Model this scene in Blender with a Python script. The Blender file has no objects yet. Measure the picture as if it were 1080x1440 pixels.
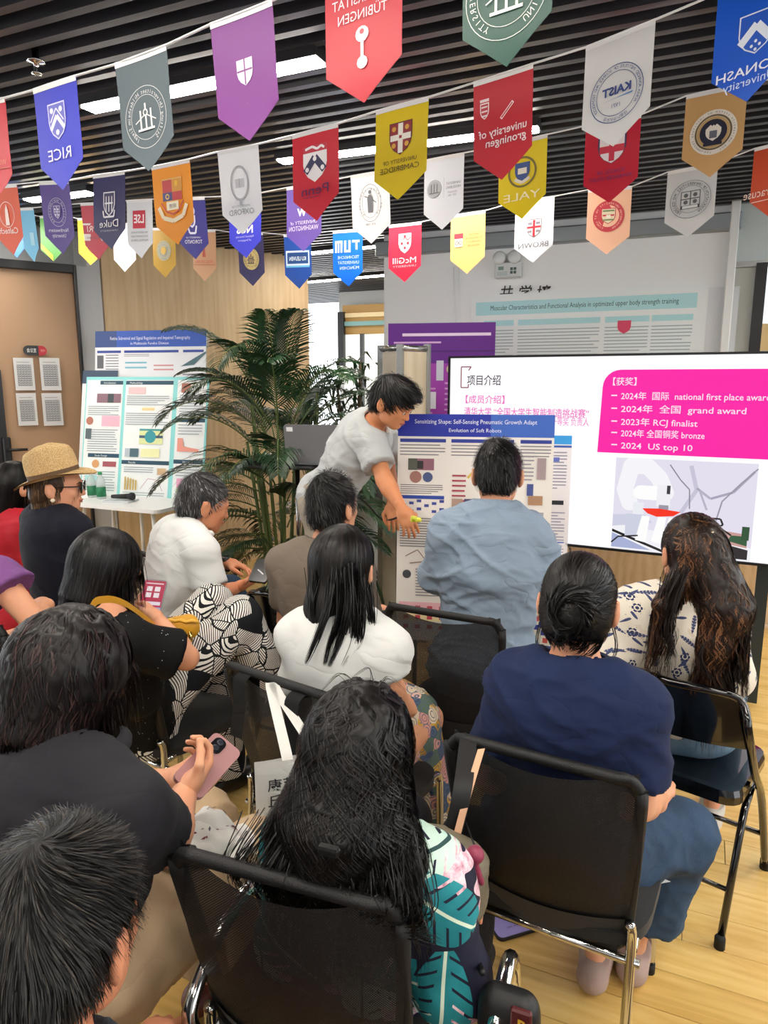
import bpy, math, random
import numpy as np
from mathutils import Vector, Matrix

# ------------------------------------------------------------------ camera, world, lights, exposure
SC = bpy.context.scene
COL = SC.collection
PITCH = math.radians(10.5)
CAMZ = 1.68
cam_data = bpy.data.cameras.new('camera')
cam_data.sensor_fit = 'VERTICAL'
cam_data.sensor_height = 36.0
cam_data.lens = 25.0            # 1000 px focal length on a 1440 px tall frame
cam_data.clip_start = 0.05
cam = bpy.data.objects.new('camera', cam_data)
cam.location = (0, 0, CAMZ)
cam.rotation_euler = (math.radians(90) - PITCH, 0, 0)
COL.objects.link(cam)
SC.camera = cam
SC.view_settings.view_transform = 'Standard'
SC.view_settings.look = 'None'
SC.view_settings.gamma = 1.0
SC.view_settings.use_curve_mapping = False
SC.view_settings.exposure = 0.1
world = bpy.data.worlds.new('world')
world.use_nodes = True
world.node_tree.nodes['Background'].inputs[0].default_value = (0.93, 0.97, 1.0, 1)
world.node_tree.nodes['Background'].inputs[1].default_value = 2.9
SC.world = world
ALPHA = math.radians(24)
U = Vector((math.cos(ALPHA), -math.sin(ALPHA), 0))    # along the back wall, to the right and nearer
V = Vector((math.sin(ALPHA), math.cos(ALPHA), 0))     # towards the back wall
ZC = 2.80                                             # underside of the slat ceiling

LAMP_POWER = 60.0      # radiance of the linear ceiling lamps (their fixtures are built with the ceiling)

# ------------------------------------------------------------------ helpers
R = random.Random(7)
FW = Vector((0, math.cos(PITCH), -math.sin(PITCH)))
DN = Vector((0, -math.sin(PITCH), -math.cos(PITCH)))
CAM = Vector((0, 0, CAMZ))
def ray(px, py):
    return FW + Vector((1, 0, 0)) * ((px - 540) / 1000) + DN * ((py - 720) / 1000)
def P(px, py, d): return CAM + ray(px, py) * d
def PZ(px, py, z):
    r = ray(px, py); return CAM + r * ((z - CAMZ) / r.z)
def PW(px, py, nrm, dist):                   # on the vertical plane nrm.p = dist
    r = ray(px, py); return CAM + r * ((dist - nrm.dot(CAM)) / nrm.dot(r))

def lin(c):
    c = c / 255.0
    return c / 12.92 if c <= .04045 else ((c + .055) / 1.055) ** 2.4
def rgb(c):
    if isinstance(c, str): c = tuple(int(c[i:i + 2], 16) for i in (0, 2, 4))
    return (lin(c[0]), lin(c[1]), lin(c[2]), 1)
MATS = {}
def mat(color, rough=.6, metal=0, spec=.5, emit=0, bump=None, key=None, alpha=None, sheen=0, trans=0, coat=0):
    k = key or (str(color), rough, metal, spec, emit, str(bump), alpha, sheen, trans, coat)
    if k in MATS: return MATS[k]
    m = bpy.data.materials.new('material'); m.use_nodes = True
    nt = m.node_tree; b = nt.nodes['Principled BSDF']
    b.inputs['Base Color'].default_value = rgb(color)
    b.inputs['Roughness'].default_value = rough
    b.inputs['Metallic'].default_value = metal
    b.inputs['Specular IOR Level'].default_value = spec
    b.inputs['Sheen Weight'].default_value = sheen
    b.inputs['Transmission Weight'].default_value = trans
    b.inputs['Coat Weight'].default_value = coat
    if emit:
        b.inputs['Emission Color'].default_value = rgb(color); b.inputs['Emission Strength'].default_value = emit
        if emit >= .5: b.inputs['Base Color'].default_value = (.02, .02, .02, 1)
    if alpha is not None: b.inputs['Alpha'].default_value = alpha
    if bump:
        sc, st = bump[0], bump[1]
        g = G(nt); v = g.obj(bump[2] if len(bump) > 2 else (1, 1, 1))
        n = g.noise(v, sc, 3)
        g.bump(n, st, .01)
    MATS[k] = m
    return m

class G:
    """small node-graph writer"""
    def __init__(s, nt):
        s.nt = nt; s.b = nt.nodes['Principled BSDF']
    def new(s, t): return s.nt.nodes.new(t)
    def put(s, sock, v):
        if hasattr(v, 'is_linked') or hasattr(v, 'links'): s.nt.links.new(v, sock)
        else: sock.default_value = v
    def obj(s, scale=(1, 1, 1), src='Object', rot=(0, 0, 0)):
        tc = s.new('ShaderNodeTexCoord'); mp = s.new('ShaderNodeMapping')
        mp.inputs['Scale'].default_value = scale; mp.inputs['Rotation'].default_value = rot
        s.nt.links.new(tc.outputs[src], mp.inputs[0]); return mp.outputs[0]
    def noise(s, v, scale, detail=2, rough=.5, dist=0, out=0):
        n = s.new('ShaderNodeTexNoise'); n.inputs['Scale'].default_value = scale; n.inputs['Detail'].default_value = detail
        n.inputs['Roughness'].default_value = rough; n.inputs['Distortion'].default_value = dist
        s.nt.links.new(v, n.inputs['Vector']); return n.outputs[out]
    def wave(s, v, scale, dist=0, detail=2, axis='X', dscale=1):
        n = s.new('ShaderNodeTexWave'); n.bands_direction = axis
        n.inputs['Scale'].default_value = scale; n.inputs['Distortion'].default_value = dist; n.inputs['Detail'].default_value = detail
        n.inputs['Detail Scale'].default_value = dscale
        s.nt.links.new(v, n.inputs['Vector']); return n.outputs['Fac']
    def vor(s, v, scale=1, dim='3D', feat='F1', rnd=1):
        n = s.new('ShaderNodeTexVoronoi'); n.voronoi_dimensions = dim; n.feature = feat
        n.inputs['Scale'].default_value = scale; n.inputs['Randomness'].default_value = rnd
        s.nt.links.new(v, n.inputs['Vector']); return n
    def m(s, op, a, b=0.0, c=None):
        n = s.new('ShaderNodeMath'); n.operation = op; s.put(n.inputs[0], a); s.put(n.inputs[1], b)
        if c is not None: s.put(n.inputs[2], c)
        return n.outputs[0]
    def vm(s, op, a, b=(0, 0, 0), out=0):
        n = s.new('ShaderNodeVectorMath'); n.operation = op; s.put(n.inputs[0], a)
        if op == 'SCALE': s.put(n.inputs['Scale'], b)
        else: s.put(n.inputs[1], b)
        return n.outputs[out if op not in ('DOT_PRODUCT', 'LENGTH', 'DISTANCE') else 1]
    def xyz(s, v):
        n = s.new('ShaderNodeSeparateXYZ'); s.nt.links.new(v, n.inputs[0]); return n.outputs
    def comb(s, x, y, z=0.0):
        n = s.new('ShaderNodeCombineXYZ'); s.put(n.inputs[0], x); s.put(n.inputs[1], y); s.put(n.inputs[2], z); return n.outputs[0]
    def rotz(s, v, ang):
        n = s.new('ShaderNodeVectorRotate'); n.rotation_type = 'Z_AXIS'; s.nt.links.new(v, n.inputs['Vector']); s.put(n.inputs['Angle'], ang)
        return n.outputs[0]
    def mix(s, f, a, b):
        n = s.new('ShaderNodeMix'); n.data_type = 'RGBA'; s.put(n.inputs[0], f)
        for i, v in ((6, a), (7, b)):
            if isinstance(v, (str, tuple)): n.inputs[i].default_value = rgb(v)
            else: s.nt.links.new(v, n.inputs[i])
        return n.outputs[2]
    def ramp(s, f, stops, interp='LINEAR'):
        n = s.new('ShaderNodeValToRGB'); n.color_ramp.interpolation = interp; e = n.color_ramp.elements
        while len(e) < len(stops): e.new(.5)
        for i, (p, c) in enumerate(stops): e[i].position = p; e[i].color = rgb(c)
        s.nt.links.new(f, n.inputs[0]); return n.outputs[0]
    def color(s, v): s.put(s.b.inputs['Base Color'], v)
    def bump(s, h, strength=.3, dist=.01):
        n = s.new('ShaderNodeBump'); n.inputs['Strength'].default_value = strength; n.inputs['Distance'].default_value = dist
        s.nt.links.new(h, n.inputs['Height']); s.nt.links.new(n.outputs[0], s.b.inputs['Normal'])

def newmat(rough=.6, metal=0, spec=.5, sheen=0, coat=0):
    m = bpy.data.materials.new('material'); m.use_nodes = True
    g = G(m.node_tree); g.b.inputs['Roughness'].default_value = rough; g.b.inputs['Metallic'].default_value = metal
    g.b.inputs['Specular IOR Level'].default_value = spec; g.b.inputs['Sheen Weight'].default_value = sheen
    g.b.inputs['Coat Weight'].default_value = coat
    return m, g

class MB:
    """collects polygons with materials, builds one mesh object"""
    def __init__(s): s.v = []; s.f = []; s.mi = []; s.mats = []; s.sm = []
    def slot(s, m):
        if m not in s.mats: s.mats.append(m)
        return s.mats.index(m)
    def add(s, vs, fs, m, smooth=False):
        o = len(s.v); k = s.slot(m)
        s.v.extend([tuple(v) for v in vs])
        for f in fs: s.f.append(tuple(i + o for i in f)); s.mi.append(k); s.sm.append(smooth)
        return s
    def box(s, c, size, m, rot=None, bev=0.0):
        hx, hy, hz = size[0] / 2, size[1] / 2, size[2] / 2
        c = Vector(c); rot = rot or Matrix.Identity(3)
        if bev <= 0:
            vs = [c + rot @ Vector((x * hx, y * hy, z * hz)) for x in (-1, 1) for y in (-1, 1) for z in (-1, 1)]
            fs = [(0, 1, 3, 2), (4, 6, 7, 5), (0, 4, 5, 1), (2, 3, 7, 6), (0, 2, 6, 4), (1, 5, 7, 3)]
            return s.add(vs, fs, m)
        # chamfered box
        vs = []; idx = {}
        for x in (-1, 1):
            for y in (-1, 1):
                for z in (-1, 1):
                    for ax in range(3):
                        p = [x * hx, y * hy, z * hz]
                        for k in range(3):
                            if k != ax: p[k] -= math.copysign(bev, p[k])
                        idx[(x, y, z, ax)] = len(vs); vs.append(c + rot @ Vector(p))
        fs = []
        def q(*k): fs.append(tuple(idx[i] for i in k))
        for sg in (-1, 1):
            q((sg, -1, -1, 0), (sg, 1, -1, 0), (sg, 1, 1, 0), (sg, -1, 1, 0))
            q((-1, sg, -1, 1), (1, sg, -1, 1), (1, sg, 1, 1), (-1, sg, 1, 1))
            q((-1, -1, sg, 2), (1, -1, sg, 2), (1, 1, sg, 2), (-1, 1, sg, 2))
        for a in (-1, 1):
            for b in (-1, 1):
                q((-1, a, b, 1), (1, a, b, 1), (1, a, b, 2), (-1, a, b, 2))
                q((a, -1, b, 0), (a, 1, b, 0), (a, 1, b, 2), (a, -1, b, 2))
                q((a, b, -1, 0), (a, b, 1, 0), (a, b, 1, 1), (a, b, -1, 1))
                for z in (-1, 1): q((a, b, z, 0), (a, b, z, 1), (a, b, z, 2))
        return s.add(vs, fs, m)
    def tube(s, pts, r, m, n=8, closed=False, smooth=True, flat=None):
        pts = [Vector(p) for p in pts]; N = len(pts)
        rs = r if isinstance(r, (list, tuple)) else [r] * N
        vs = []; up = None
        for i, p in enumerate(pts):
            a = pts[(i - 1) % N] if (closed or i > 0) else p
            b = pts[(i + 1) % N] if (closed or i < N - 1) else p
            t = (b - a); t = t.normalized() if t.length > 1e-9 else Vector((0, 0, 1))
            if up is None:
                up = Vector((0, 0, 1)) if abs(t.z) < .9 else Vector((1, 0, 0))
            sd = t.cross(up)
            if sd.length < 1e-6: sd = t.orthogonal()
            sd.normalize(); up = sd.cross(t).normalized()
            for k in range(n):
                an = 2 * math.pi * k / n
                fl = flat or 1
                vs.append(p + (sd * math.cos(an) + up * math.sin(an) * fl) * rs[i])
        fs = []
        for i in range(N if closed else N - 1):
            j = (i + 1) % N
            for k in range(n): fs.append((i * n + k, i * n + (k + 1) % n, j * n + (k + 1) % n, j * n + k))
        if not closed: fs.append(tuple(range(n))[::-1]); fs.append(tuple((N - 1) * n + k for k in range(n)))
        return s.add(vs, fs, m, smooth)
    def lathe(s, prof, m, c=(0, 0, 0), n=20, rot=None, smooth=True, sx=1, sy=1):
        c = Vector(c); rot = rot or Matrix.Identity(3); vs = []
        for r, z in prof:
            for k in range(n):
                a = 2 * math.pi * k / n; vs.append(c + rot @ Vector((r * math.cos(a) * sx, r * math.sin(a) * sy, z)))
        fs = [(i * n + k, i * n + (k + 1) % n, (i + 1) * n + (k + 1) % n, (i + 1) * n + k) for i in range(len(prof) - 1) for k in range(n)]
        if prof[0][0] > 1e-6: fs.append(tuple(range(n))[::-1])
        if prof[-1][0] > 1e-6: fs.append(tuple((len(prof) - 1) * n + k for k in range(n)))
        return s.add(vs, fs, m, smooth)
    def prism(s, poly, o, ex, ey, n, th, m):
        """polygon in the plane (ex, ey) at o, thickness th along n"""
        o = Vector(o); k = len(poly)
        vs = [o + ex * x + ey * y for x, y in poly] + [o + ex * x + ey * y + n * th for x, y in poly]
        fs = [tuple(range(k))[::-1], tuple(range(k, 2 * k))] + [(i, (i + 1) % k, (i + 1) % k + k, i + k) for i in range(k)]
        return s.add(vs, fs, m)
    def grid(s, fn, nu, nv, m, smooth=True, closed_u=False):
        vs = [fn(i / nu, j / nv) for j in range(nv + 1) for i in range(nu + 1)]
        fs = [(j * (nu + 1) + i, j * (nu + 1) + i + 1, (j + 1) * (nu + 1) + i + 1, (j + 1) * (nu + 1) + i) for j in range(nv) for i in range(nu)]
        return s.add(vs, fs, m, smooth)
    def build(s, name, parent=None, origin=None, label=None):
        me = bpy.data.meshes.new(name)
        if parent is not None and origin is None: origin = parent['_o']
        o_ = Vector(origin) if origin is not None else Vector((0, 0, 0))
        vs = [tuple(Vector(v) - o_) for v in s.v] if o_.length > 0 else s.v
        me.from_pydata(vs, [], s.f)
        for m in s.mats: me.materials.append(m)
        me.polygons.foreach_set('material_index', s.mi)
        me.polygons.foreach_set('use_smooth', s.sm)
        me.update()
        o = bpy.data.objects.new(name, me); COL.objects.link(o)
        if parent is not None: o.parent = parent
        elif origin is not None: o.location = origin
        o['_o'] = tuple(o_)
        if label: o['label'] = label
        return o

def tag(o, label=None, cat=None, group=None, kind=None):
    if label: o['label'] = label
    if cat: o['category'] = cat
    if group: o['group'] = group
    if kind: o['kind'] = kind
    return o
def thing(name, loc, label, cat, group=None, kind=None):
    o = bpy.data.objects.new(name, None); COL.objects.link(o); o.location = loc; o.empty_display_size = .1
    o['_o'] = tuple(loc)
    return tag(o, label, cat, group, kind)
def npmesh(name, V_, F_, m, parent=None, origin=(0, 0, 0), smooth=True, mats=None, mi=None):
    me = bpy.data.meshes.new(name)
    V_ = np.asarray(V_, dtype=np.float32) - np.asarray(origin, dtype=np.float32)
    F_ = np.asarray(F_, dtype=np.int32); k = F_.shape[1]
    me.vertices.add(len(V_)); me.vertices.foreach_set('co', V_.ravel())
    me.loops.add(F_.size); me.loops.foreach_set('vertex_index', F_.ravel())
    me.polygons.add(len(F_)); me.polygons.foreach_set('loop_start', np.arange(0, F_.size, k, dtype=np.int32))
    for q in (mats or [m]): me.materials.append(q)
    if mi is not None: me.polygons.foreach_set('material_index', np.asarray(mi, dtype=np.int32))
    me.polygons.foreach_set('use_smooth', np.full(len(F_), smooth))
    me.update(calc_edges=True); me.validate()
    o = bpy.data.objects.new(name, me); COL.objects.link(o)
    if parent is not None: o.parent = parent
    else: o.location = origin
    o['_o'] = tuple(origin)
    return o

def smooth_path(pts, n=6, closed=False):
    pts = [Vector(p) for p in pts]; out = []; N = len(pts)
    for i in range(N if closed else N - 1):
        g = (lambda k: pts[k % N]) if closed else (lambda k: pts[min(max(k, 0), N - 1)])
        a, b, c, d = g(i - 1), g(i), g(i + 1), g(i + 2)
        for j in range(n):
            t = j / n
            out.append(.5 * ((2 * b) + (c - a) * t + (2 * a - 5 * b + 4 * c - d) * t * t + (3 * b - a - 3 * c + d) * t ** 3))
    if not closed: out.append(pts[-1])
    return out

# ------------------------------------------------------------------ flat print kit (posters, screens, flags)
TXT = {}
def text_mesh(s, bold=0.0):
    k = (s, bold)
    if k not in TXT:
        c = bpy.data.curves.new('text', 'FONT'); c.body = s; c.size = 1; c.resolution_u = 2; c.offset = bold
        o = bpy.data.objects.new('text', c); m = o.to_mesh()
        vs = [(v.co.x, v.co.y) for v in m.vertices]; fs = [tuple(p.vertices) for p in m.polygons]
        o.to_mesh_clear(); bpy.data.objects.remove(o); bpy.data.curves.remove(c)
        TXT[k] = (vs, fs)
    return TXT[k]
class Print:
    def __init__(s, fmap, matf, z0=.0012, dz=.00025):
        s.mb = MB(); s.map = fmap; s.mf = matf; s.z = z0; s.dz = dz
    def poly(s, vs, fs, c):
        s.mb.add([s.map(x, y, s.z) for x, y in vs], fs, s.mf(c)); s.z += s.dz; return s
    def rect(s, x0, y0, x1, y1, c): return s.poly([(x0, y0), (x1, y0), (x1, y1), (x0, y1)], [(0, 1, 2, 3)], c)
    def rects(s, L, c):
        vs = []; fs = []
        for x0, y0, x1, y1 in L:
            o = len(vs); vs += [(x0, y0), (x1, y0), (x1, y1), (x0, y1)]; fs.append((o, o + 1, o + 2, o + 3))
        return s.poly(vs, fs, c)
    def shape(s, pts, c): return s.poly(pts, [tuple(range(len(pts)))], c)
    def disc(s, x, y, r, c, n=28, ry=None):
        return s.shape([(x + r * math.cos(2 * math.pi * k / n), y + (ry or r) * math.sin(2 * math.pi * k / n)) for k in range(n)], c)
    def ring(s, x, y, r, w, c, n=36, ry=None):
        ry = ry or r; vs = []
        for k in range(n):
            a = 2 * math.pi * k / n
            vs += [(x + r * math.cos(a), y + ry * math.sin(a)), (x + (r - w) * math.cos(a), y + (ry - w) * math.sin(a))]
        return s.poly(vs, [(2 * k, (2 * k + 2) % (2 * n), (2 * k + 3) % (2 * n), 2 * k + 1) for k in range(n)], c)
    def shield(s, x, y, w, h, c):
        pts = [(-.5, .5), (.5, .5), (.5, 0), (.44, -.18), (.3, -.34), (0, -.5), (-.3, -.34), (-.44, -.18), (-.5, 0)]
        return s.shape([(x + a * w, y + b * h) for a, b in pts], c)
    def line(s, pts, w, c):
        vs = []; fs = []
        for (x0, y0), (x1, y1) in zip(pts[:-1], pts[1:]):
            dx, dy = x1 - x0, y1 - y0; L = math.hypot(dx, dy) or 1; nx, ny = -dy / L * w / 2, dx / L * w / 2
            o = len(vs); vs += [(x0 + nx, y0 + ny), (x1 + nx, y1 + ny), (x1 - nx, y1 - ny), (x0 - nx, y0 - ny)]; fs.append((o, o + 1, o + 2, o + 3))
        return s.poly(vs, fs, c)
    def text(s, t, x, y, size, c, al='c', bold=0.0, w=None, sk=0.0):
        vs, fs = text_mesh(t, bold)
        if not vs: return s
        x0 = min(v[0] for v in vs); x1 = max(v[0] for v in vs)
        sx = size if w is None else w / (x1 - x0)
        ox = {'c': (x0 + x1) / 2, 'l': x0, 'r': x1}[al]
        return s.poly([(x + (a - ox + b * sk) * sx, y + b * size) for a, b in vs], fs, c)
    def ringtext(s, t, x, y, r, size, c, a0=225, a1=-45):
        n = len(t); vs_ = []; fs_ = []
        for i, ch in enumerate(t):
            if ch == ' ': continue
            an = math.radians(a0 + (a1 - a0) * (i + .5) / n)
            vs, fs = text_mesh(ch); x0 = min(v[0] for v in vs); x1 = max(v[0] for v in vs)
            o = len(vs_); ca, sa = math.cos(an - math.pi / 2), math.sin(an - math.pi / 2)
            for a, b in vs:
                a2, b2 = (a - (x0 + x1) / 2) * size, b * size
                vs_.append((x + r * math.cos(an) + a2 * ca - b2 * sa, y + r * math.sin(an) + a2 * sa + b2 * ca))
            fs_ += [tuple(q + o for q in f) for f in fs]
        return s.poly(vs_, fs_, c)
    def lines(s, x0, y0, x1, y1, n, c, th=.34, rag=.3, rnd=None):
        rnd = rnd or R; L = []; dy = (y1 - y0) / n
        for i in range(n):
            yy = y1 - (i + .5) * dy; e = x1 - (x1 - x0) * (rag * rnd.random() if (i % 4 == 3 or rnd.random() < .1) else .02 * rnd.random())
            L.append((x0, yy - dy * th / 2, e, yy + dy * th / 2))
        return s.rects(L, c)
    def build(s, name, parent=None, origin=None, label=None): return s.mb.build(name, parent, origin, label)
def plane_map(o, ex, ey, nn):
    return lambda x, y, z: o + ex * x + ey * y + nn * z
# ------------------------------------------------------------------ setting
chrome = mat('c9c9c6', .12, 1.0)
dkchrome = mat('8d8d8c', .2, 1.0)
black = mat('08080a', .45)
gblack = mat('060607', .12, coat=.6)
white = mat('e9ecee', .5)
rubber = mat('0b0b0b', .7)

def wood_mat(c1, c2, c3, scale=(1, 1, 1), rough=.45, contrast=.2, rot=(0, 0, 0), per=.0, coat=0):
    m, g = newmat(rough, coat=coat)
    v = g.obj(scale, 'Object', rot)
    oi = g.new('ShaderNodeObjectInfo')
    v = g.vm('ADD', v, g.vm('SCALE', g.comb(oi.outputs['Random'], oi.outputs['Random'], 0.0), 37.0))
    n = g.noise(v, 1.2, 6, .62, 1.2)
    w = g.wave(v, 1.0, 5, 3, 'Y', 1.3)
    f = g.m('ADD', g.m('MULTIPLY', n, 1 - contrast), g.m('MULTIPLY', w, contrast))
    if per: f = g.m('ADD', f, g.m('MULTIPLY', g.m('SUBTRACT', oi.outputs['Random'], .5), per))
    g.color(g.ramp(f, [(.25, c1), (.5, c2), (.78, c3)]))
    g.bump(n, .08, .004)
    return m
floor_m = wood_mat('c49a4e', 'dcb76c', 'ead08c', (1.0, 9, 1), .3, .08, per=.16, coat=.12)
floor = thing('floor', (0, 0, 0), None, None, kind='structure')
mb = MB()
c0 = V * 3.6
mb.box(c0 + Vector((0, 0, -.03)), (16, 14, .04), mat('5a4228', .8), Matrix.Rotation(-ALPHA, 3, 'Z'))
mb.build('floor_base', floor)
PLW, PLL = .145, 1.18
pm = MB(); pm.box((0, 0, 0), (PLL - .0025, PLW - .0025, .012), floor_m, bev=.0008)
pl0 = pm.build('plank', floor, (0, 0, 0))
first = True; cnt = 0
for r in range(-2, 46):
    vv = r * PLW
    off = (r * .37) % 1 * PLL
    for k in range(-5, 5):
        uu = k * PLL + off
        p = U * uu + V * vv
        # keep planks inside the view
        rel = Vector((p.x, p.y, 0)) - CAM; d = rel.dot(FW)
        if d < .3 or abs(rel.x / d) > .54 + .8 / d or rel.dot(DN) / d > .72 + .5 / d: continue
        o = pl0 if first else pl0.copy()
        if not first: COL.objects.link(o)
        first = False; cnt += 1
        o.parent = floor; o.location = (p.x, p.y, -.006); o.rotation_euler = (0, 0, -ALPHA)
        if cnt >= 299: break
    if cnt >= 299: break

# ceiling : slats under a dark deck
ceil = thing('ceiling', (0, 0, 2.8), None, None, kind='structure')
mb = MB(); mb.box(V * 5 + Vector((0, 0, 3.35)), (18, 18, .05), mat('050506', .9), Matrix.Rotation(-ALPHA, 3, 'Z')); mb.build('ceiling_deck', ceil)
sl_m, g = newmat(.35, 0.0, .5)
vv = g.obj((.6, 8, 8))
g.color(g.ramp(g.noise(vv, 3, 3), [(.3, '29292b'), (.6, '434347'), (.8, '626266')]))
sm = MB(); sm.box((0, 0, 0), (15, .034, .07), sl_m)
sl0 = None
for i in range(105):
    vq = -.6 + i * .098
    if sl0 is None: sl0 = o = sm.build('slat', ceil, (0, 0, 0))
    else: o = sl0.copy(); COL.objects.link(o)
    p = V * vq
    o.parent = ceil; o.location = (p.x, p.y, .036); o.rotation_euler = (0, 0, -ALPHA)

# linear ceiling lights
Z_ = Vector((0, 0, 1))
lamp_m = mat('fff6ea', .5, emit=LAMP_POWER, key='lamp')
def strip_light(x0, y0, x1, y1, w, label, z=2.775):
    a = PZ(x0, y0, z); b = PZ(x1, y1, z); c = (a + b) / 2; L = max((b - a).length, .3)
    t = thing('ceiling_light', c, label, 'light', 'linear ceiling lights')
    ang = math.atan2((b - a).y, (b - a).x)
    rot = Matrix.Rotation(ang, 3, 'Z')
    MB().box(c + Vector((0, 0, .022)), (L + .02, w + .02, .05), mat('3a3a3c', .4, .5), rot).build('housing', t)
    MB().box(c + Vector((0, 0, -.006)), (L, w, .008), lamp_m, rot).build('diffuser', t)
strip_light(124, 152, 450, 84, .075, 'bright linear ceiling light behind the grey and tall purple pennants')
strip_light(394, 226, 756, 180, .07, 'long linear ceiling light behind the yellow cross-shield pennant')
strip_light(40, 281, 128, 270, .08, 'short linear ceiling light at far left behind small violet pennants')
strip_light(428, 356, 548, 344, .07, 'linear light of the passage, just under the blue pennants')
strip_light(424, 397, 545, 386, .07, 'linear light far back in the passage over the palm')
strip_light(1065, 303, 1560, 262, .08, 'linear ceiling light tip at the right edge of the frame')

# unseen lamps added outside the frame to brighten the room and back wall
for i, (a, b) in enumerate(((-1.3, -.2), (.9, -.2), (3.0, .5), (-1.2, 1.0), (.8, .9), (2.9, 2.2), (-3.6, 1.0), (-1.2, -1.6), (1.2, -1.6), (4.0, 3.6), (-5.0, 3.4), (4.6, 4.6), (4.4, 2.4), (1.7, 2.9), (2.6, 3.6), (3.4, 4.4), (-4.7, 2.0))):
    c = U * a + V * b + Z_ * 2.775
    t = thing('ceiling_light', c, 'added linear ceiling light out of view, brightening the room', 'light', 'added ceiling lights out of view')
    MB().box(c + Z_ * .022, (1.42, .1, .05), mat('3a3a3c', .4, .5), Matrix.Rotation(-ALPHA, 3, 'Z')).build('housing', t)
    MB().box(c - Z_ * .006, (1.4, .08, .008), lamp_m, Matrix.Rotation(-ALPHA, 3, 'Z')).build('diffuser', t)

# back wall
VW = 5.42
wall_m = mat('f1f4f6', .7, bump=(60, .04))
def on_wall(px, py, off=0.0): return PW(px, py, V, VW - off)
def u_of(p): return p.dot(U)
uL = u_of(on_wall(540, 430)); uR = u_of(on_wall(1024, 400))
zt = on_wall(780, 345).z
wb = thing('wall_back', V * VW, None, None, kind='structure')
rw = Matrix.Rotation(-ALPHA, 3, 'Z')
MB().box(U * ((uL + uR) / 2) + V * (VW + .06) + Vector((0, 0, zt / 2 + .2)), (uR - uL, .12, zt + .4), wall_m, rw).build('wall_panel', wb)
tr = MB().box(U * ((uL + uR) / 2) + V * (VW - .03) + Vector((0, 0, zt + .06)), (uR - uL + .1, .08, .11), mat('8f989d', .45, .3), rw, bev=.01)
tag(tr.build('trim_1'), kind='structure')
# wood wainscot under the screen
wain_m = wood_mat('c2a078', 'd2b48c', 'dcc3a0', (2, 12, 2), .5, .25)
wn = MB().box(U * 1.4 + V * (VW - .03) + Vector((0, 0, .47)), (4.6, .05, .9), wain_m, rw, bev=.003)
tag(wn.build('baseboard_back'), kind='structure')
MB().box(U * ((uL + .0)) + V * (VW + .4) + Vector((0, 0, 1.5)), (.04, .8, 3.0), wall_m, rw)
# right post + glazed partition with a black door frame
p = on_wall(1026, 400, .04)
po = thing('wall_right', (p.x, p.y, 0), None, None, kind='structure')
MB().box((p.x, p.y, 1.5), (.055, .07, 3.0), mat('e6eaea', .3), rw, bev=.006).build('post', po)
pu = u_of(p); 
hz = on_wall(1050, 372).z
MB().box(U * (pu + .9) + V * VW + Vector((0, 0, hz)), (1.75, .06, .035), mat('a9adad', .3, .6), rw).build('rail', po)
fg = mat('b7c3c4', .35, alpha=.75)
MB().box(U * (pu + .9) + V * VW + Vector((0, 0, hz + .22)), (1.75, .012, .42), mat('c3cfd0', .25), rw).build('transom_glass', po)
MB().box(U * (pu + .9) + V * (VW - .04) + Vector((0, 0, hz + .49)), (1.75, .08, .13), mat('aaa79c', .5), rw).build('header', po)
wu = u_of(on_wall(1066, 430))
MB().box(U * ((pu + wu) / 2) + V * (VW + .02) + Vector((0, 0, hz / 2)), (wu - pu - .03, .03, hz), mat('c9cec9', .6), rw).build('side_panel', po)
dfr = MB().box(U * wu + V * (VW - .02) + Vector((0, 0, hz / 2)), (.065, .07, hz), mat('15151a', .4), rw)
tag(dfr.build('door_1'), kind='structure')
wnd = MB().box(U * (wu + .75) + V * (VW + 1.6) + Vector((0, 0, 1.35)), (2.6, .03, 2.7), mat('f4faff', .5, emit=1.1), rw)
wnd.box(U * (wu + .75) + V * (VW + 1.57) + Vector((0, 0, 2.02)), (2.6, .03, .26), mat('b59a6a', .6), rw)
wnd.box(U * (wu + .75) + V * (VW + 1.57) + Vector((0, 0, 1.86)), (2.6, .03, .13), mat('3aa9d8', .6), rw)
tag(wnd.build('window_1'), kind='structure')

# left wall : door wall and wood clad column, on one line running away to the right
AZ = math.radians(54)
W = Vector((math.sin(AZ), math.cos(AZ), 0)); WN = Vector((math.cos(AZ), -math.sin(AZ), 0))   # WN faces the room
o0 = P(0, 600, 5.35); DW = WN.dot(o0)
def on_left(px, py, off=0.0): return PW(px, py, WN, DW + off)
def s_of(p): return p.dot(W)
rl = Matrix.Rotation(math.pi / 2 - AZ, 3, 'Z')
def lwall_box(s0, s1, z0, z1, th, m, off=0.0, bev=0.0, mbx=None):
    mbx = mbx or MB()
    c = W * ((s0 + s1) / 2) + WN * (DW + off - th / 2) + Vector((0, 0, (z0 + z1) / 2))
    return mbx.box(c, (s1 - s0, th, z1 - z0), m, rl, bev)
sa = s_of(on_left(-170, 500)); s_fr = s_of(on_left(118, 450)); s_di = s_of(on_left(108, 450)); s_c0 = s_of(on_left(147, 430)); s_c1 = s_of(on_left(434, 400)); s_g = s_of(on_left(128, 450))
zd = on_left(60, 381).z; zf = on_left(60, 369).z
wl = thing('wall_left', W * sa + WN * DW, None, None, kind='structure')
gray = mat('b9bcc0', .7)
lwall_box(s_g - .09, s_g + .1, 0, 3.2, .1, mat('c5c9cd', .65), -.02).build('wall_panel', wl)
lwall_box(sa, s_g, zf, 3.3, .1, mat('8f9294', .7), -.02).build('wall_header', wl)
dr = thing('door_2', W * s_di + WN * DW, None, None, kind='structure')
s_dl = s_of(on_left(9, 560))
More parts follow.
